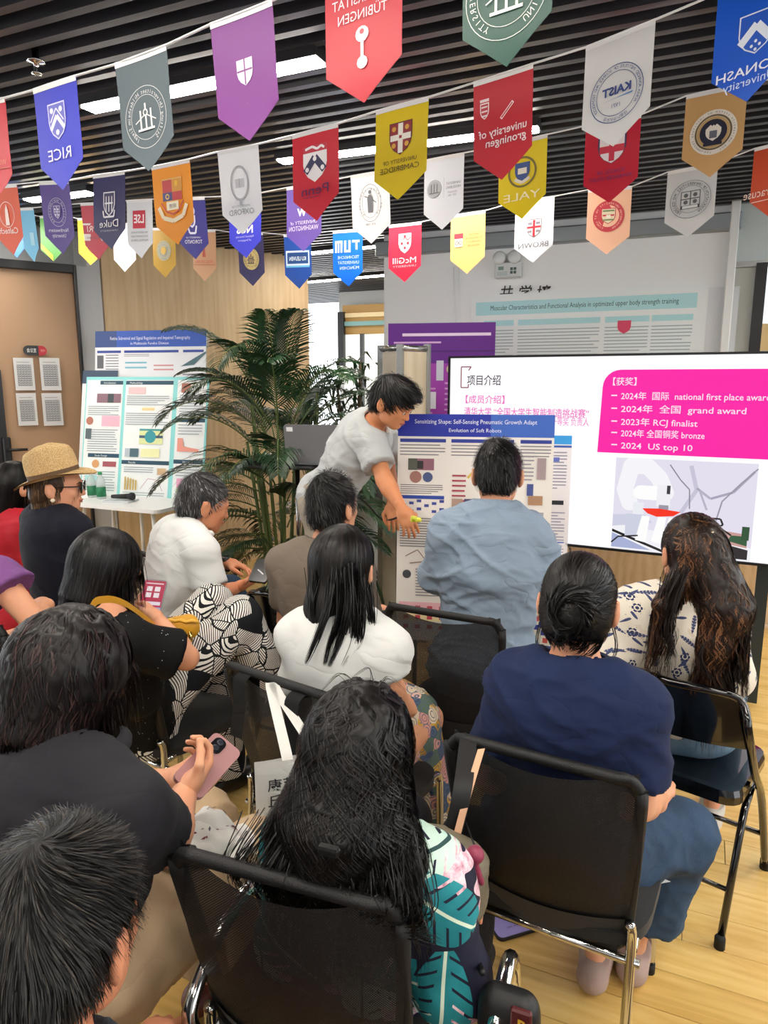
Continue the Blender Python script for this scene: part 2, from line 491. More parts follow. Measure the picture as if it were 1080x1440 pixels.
lwall_box(sa, s_di, 0, zd, .04, mat('ac8c6e', .55, bump=(4, .05)), -.03).build('door_leaf', dr)
fr = mat('17181b', .35)
f = MB(); lwall_box(s_di, s_g - .085, 0, zf, .14, fr, .02, .004, f); lwall_box(sa, s_di, zd, zf, .14, fr, .02, .004, f)
f.build('door_frame', dr)
h = MB(); c = on_left(11, 638, .03)
lwall_box(sa, s_dl - .02, 0, on_left(0, 520, 0).z + .0, .07, fr, .0).build('side_frame', dr)
h.box(c, (.055, .03, .25), mat('111214', .3), rl, bev=.008)
h.tube([c + Vector((0, 0, .03)) + WN * .01, c + WN * .05 + Vector((0, 0, .03)), c + WN * .06 + W * .13 + Vector((0, 0, .03))], .011, mat('111214', .3))
h.build('door_handle', dr)
# wood clad volume
ply = wood_mat('c4a478', 'd3b68b', 'dfc7a0', (9, 9, .8), .45, .12)
zc = on_left(380, 313).z
wc = thing('wall_column', W * s_c0 + WN * DW, None, None, kind='structure')
s_m = s_of(on_left(303, 430))
lwall_box(s_c0, s_m - .004, 0, zc + .1, 1.2, ply, 0).build('cladding_panel', wc)
lwall_box(s_m, s_c1, 0, zc, 1.2, ply, -.012).build('cladding_panel', wc)
# passage beyond the column: far wall, window light, wooden beams
far = V * 8.6
pw = MB(); pw.box(far + U * -1.2 + Vector((0, 0, 1.5)), (6.5, .1, 3.4), mat('c8cccd', .7), rw)
tag(pw.build('wall_far'), kind='structure')
def on_far(px, py): return PW(px, py, V, 8.5)
a = on_far(484, 425); b = on_far(548, 475); c = on_far(548, 455)
w2 = thing('window_2', on_far(510, 480), None, None, kind='structure')
uu0 = u_of(on_far(480, 480)); uu1 = u_of(on_far(560, 480))
def farbox(x0, y0, x1, y1, m, off=.03, name='pane', th=.04):
    u0 = u_of(on_far(x0, y0)); u1 = u_of(on_far(x1, y0)); z1 = on_far((x0 + x1) / 2, y0).z; z0 = on_far((x0 + x1) / 2, y1).z
    return MB().box(U * ((u0 + u1) / 2) + V * (8.5 - off) + Vector((0, 0, (z0 + z1) / 2)), (u1 - u0, th, z1 - z0), m, rw).build(name, w2)
farbox(486, 470, 570, 640, mat('fdfdf2', .5, emit=1.25), name='pane')
farbox(484, 428, 570, 470, mat('cda463', .5), name='wood_lintel')
farbox(484, 440, 570, 446, mat('efd9a8', .5, emit=.2), .07, 'wood_batten', .06)  # faint glow put into the batten's material; it is no lamp
farbox(484, 452, 570, 458, mat('8fc3c4', .4), .09, 'green_glass_edge', .06)
farbox(482, 440, 490, 520, mat('26282c', .4), .12, 'window_post', .06)
farbox(512, 470, 516, 600, mat('4a4e50', .4), .1, 'window_post', .06)
# ceiling sprinkler head
sp = PZ(51, 96, 2.76)
t = thing('sprinkler_head', sp, 'small chrome sprinkler head hanging from the dark slats above the violet pennant', 'sprinkler')
MB().lathe([(.004, .1), (.012, .09), (.012, .03), (.03, .025), (.03, .018), (.008, .015), (.008, -.01), (.018, -.015), (.018, -.02), (0, -.022)], chrome, sp, 12).build('sprinkler_body', t)

# room behind and beside the camera (never in view, closes the room loosely for reflections)
bk = MB().box(V * -2.6 + Vector((0, 0, 1.5)), (14, .1, 3.4), mat('cfd3d6', .8), rw)
tag(bk.build('wall_behind'), kind='structure')
# ------------------------------------------------------------------ wall fittings, screen, posters
def wall_frame(p, off):   # frame on the back wall: ex to the right, ey up, normal to the room
    return p
NV = -V
Z = Vector((0, 0, 1))
pf = lambda c: mat(c, .5)
def quad_board(px0, py0, px1, py1, voff, wall='V'):
    """rectangle parallel to the back wall from its top-left and bottom-right pixel, voff in front of the wall"""
    a = on_wall(px0, py0, voff); b = on_wall(px1, py1, voff)
    u0, u1 = u_of(a), u_of(b)
    return u0, u1, b.z, a.z, VW - voff
# big pale poster on the wall
u0, u1, z0, z1, vd = quad_board(664, 416, 978, 640, .012)
o = U * u0 + V * vd + Z * z0
t = thing('wall_poster', o, 'large pale blue and white research poster on the back wall above the screen', 'poster')
MB().box(U * ((u0 + u1) / 2) + V * vd + Z * ((z0 + z1) / 2), (u1 - u0, .006, z1 - z0), mat('eef5f7', .5), rw).build('poster_sheet', t)
w_, h_ = u1 - u0, z1 - z0
pr = Print(plane_map(o, U, Z, NV), pf, .004)
pr.rect(.02 * w_, .87 * h_, .96 * w_, .955 * h_, 'b4e4ea')
pr.text('Muscular Characteristics and Functional Analysis in optimized upper body strength training', .49 * w_, .9 * h_, .05, '2b4a58', w=.8 * w_)
for a, b in ((.06, .2), (.22, .58), (.6, .78), (.79, .95)):
    pr.rect(a * w_, .8 * h_, b * w_, .835 * h_, 'b4e4ea')
    pr.lines(a * w_, .5 * h_, b * w_, .78 * h_, 14, 'a9b9bf', .3)
pr.rect(.22 * w_, .45 * h_, .78 * w_, .49 * h_, 'b5e2e6')
pr.shield(.68 * w_, .77 * h_, .09, .09, 'e2466e')
pr.disc(.66 * w_, .5 * h_, .05, 'c58a8a'); pr.disc(.84 * w_, .48 * h_, .06, 'd6a35a'); pr.disc(.88 * w_, .5 * h_, .05, '5a7fae')
pr.build('poster_print', t)
# second faint sheet right of it
u0, u1, z0, z1, vd = quad_board(985, 405, 1020, 640, .008)
o2 = MB().box(U * ((u0 + u1) / 2) + V * vd + Z * ((z0 + z1) / 2), (u1 - u0, .004, z1 - z0), mat('dde2e8', .5), rw).build('wall_sheet', None, U * u0 + V * vd + Z * z0)
tag(o2, 'plain pale grey sheet on the wall between the big poster and the white post', 'sheet')
# brush lettering
t = thing('wall_lettering', on_wall(740, 412, .02), 'black brush-style characters on the white wall above the pale poster', 'lettering')
for i, (ch, x) in enumerate((('共', 711), ('学', 737), ('墙', 763))):
    p = on_wall(x, 419, .012)
    pr = Print(plane_map(p, U, Z, NV), lambda c: mat('0c0c0e', .5), .001)
    pr.text(ch, 0, 0, .105, '0c0c0e', bold=.01, sk=.15)
    pr.build('character', t)
# emergency light
p = on_wall(715, 380, .03)
t = thing('emergency_light', p, 'white twin-head emergency light box high on the back wall', 'lamp')
MB().box(p, (.2, .05, .11), mat('cdd3d4', .4), rw, bev=.008).build('battery_box', t)
for i, dx in enumerate((-.06, .05)):
    MB().lathe([(0, -.045), (.03, -.04), (.045, -.01), (.047, .02), (.03, .03), (0, .03)], mat('e3e9ea', .25), p + U * dx + Z * .085 + NV * .03, 16, Matrix.Rotation(math.radians(80), 3, U)).build('lamp_head', t)
pr = Print(plane_map(p + NV * .026, U, Z, NV), pf, .001)
pr.rect(-.07, .0, -.03, .025, '6e8f86'); pr.rects([(.02, -.03, .04, -.01), (.045, -.03, .065, -.01), (.02, -.005, .04, .015), (.045, -.005, .065, .015)], '3e5a55'); pr.lines(-.08, -.04, 0, -.01, 3, '88aaaa')
pr.build('box_print', t)
# two thin wires down the wall
w = MB()
for x in (638, 645): w.tube([on_wall(x, 375, .01), on_wall(x + 1, 440, .01), on_wall(x - 1, 500, .01)], .004, mat('eef2f4', .4), 6)
tag(w.build('wall_cable', None), 'pair of thin white cables running down the back wall', 'cable')

# ---- television
TA = math.radians(27)
TU = Vector((math.cos(TA), -math.sin(TA), 0)); TN = Vector((-math.sin(TA), -math.cos(TA), 0))
tl = P(634, 504, 4.15); bl_z = P(634, 757, 4.15).z
tw, thh = 1.98, tl.z - bl_z
tvo = tl - Z * thh
tvc = tvo + TU * tw / 2
t = thing('television', (tvc.x, tvc.y, 0), 'huge flat television showing a white and magenta project slide', 'television')
rt = Matrix.Rotation(-TA, 3, 'Z')
body = MB()
body.box(tvc + Z * thh / 2 - TN * .03, (tw + .02, .05, thh + .02), mat('141416', .4), rt, bev=.004)
for a, b, c, d in ((tw / 2, -.006, tw + .022, .014), (tw / 2, thh + .006, tw + .022, .012)): body.box(tvo + TU * a + Z * b + TN * .0, (c, .02, d), mat('2a2a2c', .3, .6), rt)
for a in (-.006, tw + .006): body.box(tvo + TU * a + Z * thh / 2, (.012, .02, thh), mat('1a1a1c', .3, .6), rt)
body.build('television_body', t)
scr = lambda c: mat(c, .5, spec=.15, emit=.9)
MB().box(tvo + TU * tw / 2 + Z * thh / 2 - TN * .002, (tw, .006, thh), mat('fdfbff', .5, spec=.15, emit=.95), rt).build('screen', t)
sp_ = Print(plane_map(tvo, TU, Z, TN), scr, .002, .0002)
def S(px, py):       # picture position to slide coordinate
    p = PW(px, py, TN, TN.dot(tvo)); return (p - tvo).dot(TU), p.z - tvo.z
x0, y1 = S(849, 520); x1, y0 = tw - .0, S(846, 636)[1]
ins = []
for k in range(7):
    a = math.pi / 2 * k / 6; ins.append((x0 + .09 - .09 * math.sin(a), y1 - .09 + .09 * math.cos(a)))
sp_.shape([(x1, y1)] + ins + [(x0 - .01, y0), (x1, y0)], 'ff10a8')
a, b = S(657, 538); sp_.text('项目介绍', a, b - .01, .062, '3c3038', 'l', bold=.008, w=S(704, 538)[0] - a)
a, b = S(649, 516); c, d = S(649, 545)
sp_.line([(a + .045, b - .02), (a + .06, b), (a, b), (a, d), (a + .045, d), (a + .045, d + .02)], .006, '8a3a4a')
a, b = S(655, 566); sp_.text('【成员介绍】', a, b, .05, 'f36ac0', 'l', bold=.01)
a, b = S(653, 583); sp_.text('清华大学 “全国大学生智能制造挑战赛”', a, b, .052, 'f36ac0', 'l', bold=.01, w=S(828, 583)[0] - a)
a, b = S(775, 597); sp_.text('一等奖 负责人', a, b, .05, 'f36ac0', 'l', w=S(828, 597)[0] - a)
for py, s_, xe in ((541, '【获奖】', 895), (561, '2024年  国际  national first place award', 1074), (579, '2024年  全国  grand award', 1040), (597, '2023年 RCJ finalist', 972), (613, '2024年 全国铜奖 bronze', 982), (630, '2024  US top 10', 965)):
    a, b = S(865 if s_[0] != '【' else 862, py)
    sp_.text(s_, a + (.03 if s_[0] != '【' else 0), b, .045, 'ffe3f5', 'l', bold=.008, w=S(xe, py)[0] - a)
    if s_[0] != '【': sp_.rect(a - .02, b + .015, a + .01, b + .022, 'ffe3f5')
# slide photograph : robot arm on a bench
ax, ay = S(867, 643); bx, by = S(1054, 790)
def q(u, v): return ax + (bx - ax) * u, ay + (by - ay) * v
def poly(pts, c): sp_.shape([q(*p) for p in pts], c)
poly([(0, 1), (1, 1), (1, 0), (0, 0)], 'e4e0f0')
poly([(0, 1), (0, .72), (1, .86), (1, 1)], 'f4f4fa')
poly([(.0, .62), (.0, .75), (.3, .68), (.24, .6)], 'cfd0e4')
poly([(0, .78), (0, .81), (.4, 1), (.46, 1)], '17171c')
poly([(0, .82), (0, .98), (.3, .98)], 'a9b2d8')
def ql(pts, w, c):
    sp_.line([q(*p) for p in pts], w, c)
    if w > .03:
        for p in pts: sp_.disc(*q(*p), w / 2, c)
ql([(.55, .05), (.6, .3), (.5, .55)], .02, 'c9c5da'); ql([(.98, .08), (.85, .3), (.7, .38), (.6, .28)], .012, 'a7a3b8'); ql([(.68, .5), (.62, .3), (.7, .38)], .01, 'b7b3c8')
ql([(.4, .05), (.48, .2), (.55, .3), (.56, .5)], .006, '8a8698'); ql([(.75, .6), (.78, .4), (.9, .2), (1, .05)], .007, '9a96a8')
ql([(.12, .48), (.08, .34), (.12, .08), (.24, .08), (.33, .2), (.38, .35)], .085, 'f7f6fb')
ql([(.2, .36), (.36, .36)], .075, 'ffffff')
poly([(.15, .47), (.23, .47), (.23, .62), (.15, .62)], 'eceef6')
poly([(.1, .6), (.24, .6), (.25, .85), (.1, .85)], 'cdd2e4')
poly([(.32, .27), (.42, .27), (.42, .5), (.32, .5)], 'f0f0f6'); poly([(.39, .27), (.415, .27), (.415, .36), (.39, .36)], '33333a')
poly([(.34, .48), (.41, .48), (.41, .53), (.34, .53)], '9a96a4')
poly([(.22, .53), (.34, .52), (.5, .54), (.45, .59), (.33, .61), (.26, .58)], 'fa2c14')
for x in (.22, .34, .42): poly([(x, .61), (x + .06, .61), (x + .04, .9), (x - .04, .88)], 'ffffff')
ql([(.0, .93), (.05, .86), (.2, .83)], .008, '1c1c22')
poly([(.62, .78), (.98, .88), (.98, .98), (.6, .98), (.6, .78)], '232028')
poly([(.66, .68), (.97, .72), (.97, .86), (.66, .8)], 'c99a94'); poly([(.86, .74), (.97, .74), (.97, .84), (.84, .8)], '2f5a3c'); poly([(.93, .64), (.98, .64), (.98, .78), (.93, .78)], '245032')
ql([(.66, .68), (.7, .58), (.78, .58), (.8, .64), (.7, .7), (.72, .62), (.86, .74)], .009, '16161a')
sp_.build('slide_print', t, label='project slide with magenta award box and robot photo')
# rolling stand with splayed legs under the screen
st = MB(); dm = mat('3b4347', .35, .7)
c = tvc + TU * .45 - TN * .08
b = tvc + TU * .72 - TN * .08
st.box(Vector((b.x, b.y, .55)), (.06, .04, 1.1), dm, rt)
st.build('stand_post', t)
s2 = MB(); g0 = tvc + TU * .36; zb = tvo.z
s2.tube([Vector((g0.x, g0.y, zb - .01)), g0 + TU * .12 + Z * (zb - .05 - g0.z), Vector((g0.x, g0.y, 0)) + TU * .2 + TN * .05 + Z * .45, Vector((g0.x, g0.y, 0)) + TU * .22 + TN * .1 + Z * .03], .022, dm, 8)
s2.build('leg', t)
s3 = MB(); s3.tube([Vector((g0.x, g0.y, zb - .01)) - TU * .9, Vector((g0.x, g0.y, .45)) - TU * 1.0 - TN * .1, Vector((g0.x, g0.y, .03)) - TU * 1.05 - TN * .15], .022, dm, 8)
s3.build('leg', t)

# ---- front poster board
def board(name, tlx, tly, d, width, height, az, lean, label, cat, edge='d9d9d2', th=.012, d_is=None):
    o = P(tlx, tly, d)
    ex = Vector((math.cos(az), -math.sin(az), 0)); nn = Vector((-math.sin(az), -math.cos(az), 0))
    ey = (Z * math.cos(lean) - nn * math.sin(lean)).normalized(); n2 = ex.cross(ey).normalized()
    if n2.dot(nn) < 0: n2 = -n2
    org = o - ey * height
    t = thing(name, org, label, cat)
    m = MB(); m.prism([(0, 0), (width, 0), (width, height), (0, height)], org - n2 * th, ex, ey, n2, th, mat(edge, .5)); m.build('board_panel', t)
    return t, Print(plane_map(org, ex, ey, n2), pf, .0008, .00015), width, height, org, ex, ey, n2
t, pr, w_, h_, bo, bx_, by_, bn = board('display_board', 560, 582, 3.55, .765, 1.16, math.radians(9), math.radians(3), 'portrait research poster board with dark blue title band in front of the television', 'poster')
pr.rect(0, 0, w_, h_, 'f2efe9')
pr.rect(0, .905 * h_, w_ * .6, h_, '1c2fa8'); pr.rect(w_ * .6, .905 * h_, w_, h_, '3a69c9')
pr.text('Sensitizing Shape: Self-Sensing Pneumatic Growth Adapt', .5 * w_, .96 * h_, .03, 'eef2ff', w=.78 * w_)
pr.text('Evolution of Soft Robots', .5 * w_, .925 * h_, .026, 'eef2ff')
for a, b in ((.015, .315), (.35, .75), (.79, .985)):
    pr.rect(a * w_, .88 * h_, b * w_, .895 * h_, '2a3c9a'); pr.lines(a * w_, .82 * h_, b * w_, .875 * h_, 4, '8a8a90')
pr.rects([(.07 * w_, .76 * h_, .24 * w_, .81 * h_)], '9a6a7a'); pr.rect(.07 * w_, .76 * h_, .13 * w_, .81 * h_, '555a50'); pr.rect(.13 * w_, .765 * h_, .17 * w_, .8 * h_, '2e2c30')
pr.disc(.12 * w_, .73 * h_, .03, 'a5766c'); pr.disc(.2 * w_, .73 * h_, .025, '4a5a8a')
pr.lines(.02 * w_, .655 * h_, .3 * w_, .7 * h_, 5, '6f6f78')
pr.rect(.015 * w_, .635 * h_, .31 * w_, .65 * h_, '2a4aa8')
pr.rects([((.03 + .05 * i) * w_, (.6 - .035 * j + .01 * (i % 3)) * h_, (.06 + .05 * i) * w_, (.612 - .035 * j + .01 * (i % 3)) * h_) for i in range(6) for j in range(2) if (i, j) != (3, 1)], '3d4c9a')
pr.lines(.02 * w_, .42 * h_, .3 * w_, .555 * h_, 12, '77777f')
pr.line([(.06 * w_, .38 * h_), (.14 * w_, .41 * h_), (.2 * w_, .36 * h_), (.09 * w_, .35 * h_)], .004, '8a6a6a')
pr.disc(.07 * w_, .3 * h_, .022, '4a4f55'); pr.lines(.13 * w_, .2 * h_, .3 * w_, .33 * h_, 10, '8a8a90')
pr.rect(.02 * w_, .135 * h_, .6 * w_, .175 * h_, 'f2bfc9'); pr.rect(.02 * w_, .09 * h_, .6 * w_, .13 * h_, 'f3e3b4'); pr.rect(.02 * w_, .045 * h_, .6 * w_, .085 * h_, 'dfe6ee')
pr.rects([((.05 + .08 * i) * w_, (.055 + .043 * j) * h_, (.085 + .08 * i) * w_, (.073 + .043 * j) * h_) for i in range(5) for j in range(3)], 'cc4a5c')
pr.lines(.36 * w_, .62 * h_, .45 * w_, .75 * h_, 6, 'b04a5a'); pr.line([(.46 * w_, .73 * h_), (.5 * w_, .76 * h_), (.58 * w_, .72 * h_)], .012, 'e0c060')
pr.rects([(.36 * w_, .57 * h_, .43 * w_, .64 * h_)], 'b59a8a'); pr.rects([(.44 * w_, .57 * h_, .52 * w_, .64 * h_)], '5a5a80')
pr.lines(.36 * w_, .1 * h_, .74 * w_, .54 * h_, 34, '9a9aa2')
pr.rect(.9 * w_, .73 * h_, .955 * w_, .82 * h_, 'a9979a'); pr.rects([(.84 * w_, .66 * h_, .88 * w_, .71 * h_)], '4a5a9a'); pr.rect(.85 * w_, .62 * h_, .94 * w_, .66 * h_, 'b08a6a')
pr.rect(.83 * w_, .5 * h_, .95 * w_, .59 * h_, 'a9a9ae'); pr.lines(.79 * w_, .1 * h_, .98 * w_, .48 * h_, 28, '9a9aa2'); pr.lines(.79 * w_, .72 * h_, .88 * w_, .85 * h_, 8, '9a9aa2')
pr.build('poster_print', t)
m = MB()
for x in (.18, .64): m.tube([bo + bx_ * x + by_ * 1.0 - bn * .02, Vector(((bo + bx_ * x).x, (bo + bx_ * x).y, 0)) - bn * .28 + Z * .012], .011, black)
for x in (.1, .7): m.tube([bo + bx_ * x + by_ * .3 - bn * .02, Vector(((bo + bx_ * x).x, (bo + bx_ * x).y, 0)) + bn * .02 + Z * .012], .011, black)
m.build('easel', t)
# second leaflet seen right of the blue shirt man : paper with coloured squares (second board lower, behind)
t, pr, w_, h_, bo, bx_, by_, bn = board('info_board', 742, 612, 3.78, .23, 1.15, math.radians(9), math.radians(3), 'narrow white poster with a sky blue header peeping out behind the front board', 'poster')
pr.rect(0, 0, w_, h_, 'f6f4fa'); pr.rect(0, .96 * h_, w_, h_, '35a5f2'); pr.rect(0, .945 * h_, w_, .955 * h_, '3a62c0')
pr.lines(.05, .75 * h_, w_ - .02, .93 * h_, 12, '9a9ab0'); pr.rect(.13, .88 * h_, .17, .9 * h_, '6a7ad0'); pr.rects([(.13, .68 * h_, .2, .7 * h_)], '22242c'); pr.lines(.05, .45 * h_, w_ - .02, .65 * h_, 14, 'a0a0bc'); pr.rect(.1, .5 * h_, .21, .506 * h_, '4a7ad8')
pr.lines(.05, .02, w_ - .02, .42 * h_, 30, 'a9a9bc')
pr.build('poster_print', t)
m = MB(); m.tube([bo + bx_ * .1 + by_ * .6 - bn * .02, Vector(((bo + bx_ * .1).x, (bo + bx_ * .1).y, 0)) - bn * .2 + Z * .012], .011, black)
m.tube([bo + bx_ * .1 + by_ * .02 - bn * .01, Vector(((bo + bx_ * .1).x, (bo + bx_ * .1).y, .012))], .011, black)
m.build('easel', t)
t, pr, w_, h_, bo, bx_, by_, bn = board('loose_poster', 700, 778, 3.0, .29, .62, math.radians(20), math.radians(14), 'loose cream poster sheet with small blue and red squares beside the blue shirt', 'poster')
pr.rect(0, 0, w_, h_, 'f1ead8'); pr.lines(.02, .42, w_ - .02, .6, 14, '7a7a70'); pr.rects([(.15, .36, .17, .385), (.19, .33, .21, .355), (.2, .3, .22, .32), (.17, .32, .19, .34), (.14, .28, .16, .3)], '33459a')
pr.rects([(.175, .355, .19, .375), (.2, .36, .215, .375), (.15, .31, .165, .33), (.21, .27, .23, .29)], 'd9594c'); pr.rect(.12, .24, .27, .26, '4a5a9c'); pr.lines(.02, .02, w_ - .02, .22, 14, '8a8a80')
pr.build('poster_print', t)

# ---- purple banners beside the television
t, pr, w_, h_, bo, bx_, by_, bn = board('purple_banner', 546, 455, 4.95, .74, 1.95, math.radians(10), 0, 'tall purple roll-up banner between the glass display screen and the television', 'banner', edge='7a2a90')
pr.rect(0, 0, w_, h_, 'a33fb0'); pr.rect(0, .86 * h_, w_, h_, '64188e'); pr.rect(0, .9 * h_, w_, .905 * h_, '4a1070')
pr.rect(.1, .955 * h_, w_ - .03, .965 * h_, 'f4dcf6'); pr.rect(.04, .93 * h_, w_ * .5, .936 * h_, 'dcaee2')
pr.lines(.04, .8 * h_, .26, .88 * h_, 5, 'd9a2dd'); pr.lines(.4, .5 * h_, .7, .8 * h_, 16, 'd4a0dc'); pr.lines(.04, .4 * h_, .34, .78 * h_, 22, 'cf98d8')
pr.rect(.5, .83 * h_, .7, .88 * h_, '22102e'); pr.disc(.57, .855 * h_, .02, 'd8d8c0'); pr.disc(.64, .855 * h_, .02, 'd8d8c0')
pr.rect(.34, .8 * h_, .39, .87 * h_, 'cfd2e2'); pr.disc(.44, .84 * h_, .03, 'c9bfa0'); pr.rect(.3, .7 * h_, .34, .76 * h_, 'e2e2ee'); pr.rect(.3, .64 * h_, .35, .66 * h_, 'e6dac0')
pr.rect(.45, .72 * h_, .52, .78 * h_, '4a3ab8'); pr.rect(.3, .56 * h_, .34, .6 * h_, '7a8ac8')
pr.build('banner_print', t)
m = MB(); m.box(bo + bx_ * w_ / 2 + Z * (.03 - bo.z), (w_, .12, .06), mat('b8b8ba', .3, .8), Matrix.Rotation(-math.radians(10), 3, 'Z'), bev=.01)
m.tube([bo + bx_ * w_ / 2 - bn * .03 + Z * (.05 - bo.z), bo + bx_ * w_ / 2 - bn * .03 + by_ * h_], .01, dkchrome)
m.build('banner_base', t)

# ---- glass display screen next to the standing man
gl = thing('display_screen', PZ(548, 815, 0.0) , 'free-standing aluminium framed glass and board partition screen', 'partition')
al = mat('b9bbb9', .25, .85)
A = P(536, 486, 4.35); B = P(563, 484, 4.15); Cc = P(601, 484, 4.3)
m = MB()
for q_ in (A, B, Cc):
    m.box((q_.x, q_.y, q_.z / 2), (.035, .035, q_.z), al, rw)
m.build('upright', gl)
m = MB()
for a, b in ((A, B), (B, Cc)):
    for zz in (.03, a.z - .02): m.tube([Vector((a.x, a.y, zz)), Vector((b.x, b.y, zz))], .02, al, 6)
m.build('rail', gl)
def vpanel(a, b, z0, z1, m_, nm, th=.008):
    d = (b - a); d.z = 0; L = d.length; c = (a + b) / 2
    return MB().box((c.x, c.y, (z0 + z1) / 2), (L - .03, th, z1 - z0), m_, Matrix.Rotation(math.atan2(d.y, d.x), 3, 'Z')).build(nm, gl)
glass = mat('dfe9e6', .05, trans=.9, alpha=.45, key='glass')
vpanel(A, B, .05, A.z - .04, mat('cfc7b4', .4), 'glass_pane')
vpanel(B, Cc, .05, B.z - .04, wood_mat('c9b694', 'd8c8aa', 'e0d3ba', (6, 6, 1), .5, .2), 'wood_board', .015)
# low glass wing reaching back towards the planter
D = P(527, 640, 4.9); m = MB()
D0 = Vector((D.x, D.y, 0)); A0 = Vector((A.x, A.y, 0))
m.tube([D0 + Z * .03, A0 + Z * .03], .018, al, 6); m.tube([D0 + Z * .03, D0 + Z * 1.1], .015, al, 6)
m.build('rail', gl)
dd = A0 - D0
MB().box((D0 + A0) / 2 + Z * .57, (dd.length - .03, .006, 1.05), glass, Matrix.Rotation(math.atan2(dd.y, dd.x), 3, 'Z')).build('glass_pane', gl)

# ---- poster board pile and table on the left
TBL = P(185, 705, 4.95); zt_ = TBL.z
ta = math.radians(24)
t = thing('white_table', (TBL.x, TBL.y, 0), 'white height-adjustable table with splayed legs under the left posters', 'table')
rta = Matrix.Rotation(-ta, 3, 'Z')
tw_, td_ = .82, .42
pts = []
for cx, cy, a0 in ((tw_ / 2 - .05, td_ / 2 - .05, 0), (-tw_ / 2 + .05, td_ / 2 - .05, 90), (-tw_ / 2 + .05, -td_ / 2 + .05, 180), (tw_ / 2 - .05, -td_ / 2 + .05, 270)):
    for k in range(5): a = math.radians(a0 + 22.5 * k); pts.append((cx + .05 * math.cos(a), cy + .05 * math.sin(a)))
TU_ = Vector((math.cos(ta), -math.sin(ta), 0)); TV_ = Vector((math.sin(ta), math.cos(ta), 0))
MB().prism(pts, TBL - Z * .025, TU_, TV_, Z, .025, mat('eef0f0', .35)).build('table_top', t)
for sx in (-1, 1):
    for sy in (-1, 1):
        a = TBL + TU_ * sx * .3 + TV_ * sy * .13 - Z * .03; b = Vector((TBL.x, TBL.y, .01)) + TU_ * sx * .42 + TV_ * sy * .2
        MB().tube([a, b], .014, mat('e6e8e8', .4), 8).build('leg', t)
m = MB(); c = Vector((TBL.x, TBL.y, 0)) + TU_ * .08
m.tube([c + Z * (zt_ - .03), c + Z * .5], .013, mat('dfe2e2', .3), 8); m.tube([c + Z * .5, c + Z * .02], .024, mat('e6e8e8', .4), 10); m.build('lift_column', t)
MB().box(c + Z * .47 + TU_ * .045, (.04, .04, .05), mat('151515', .5), rta, bev=.008).build('clamp_knob', t)

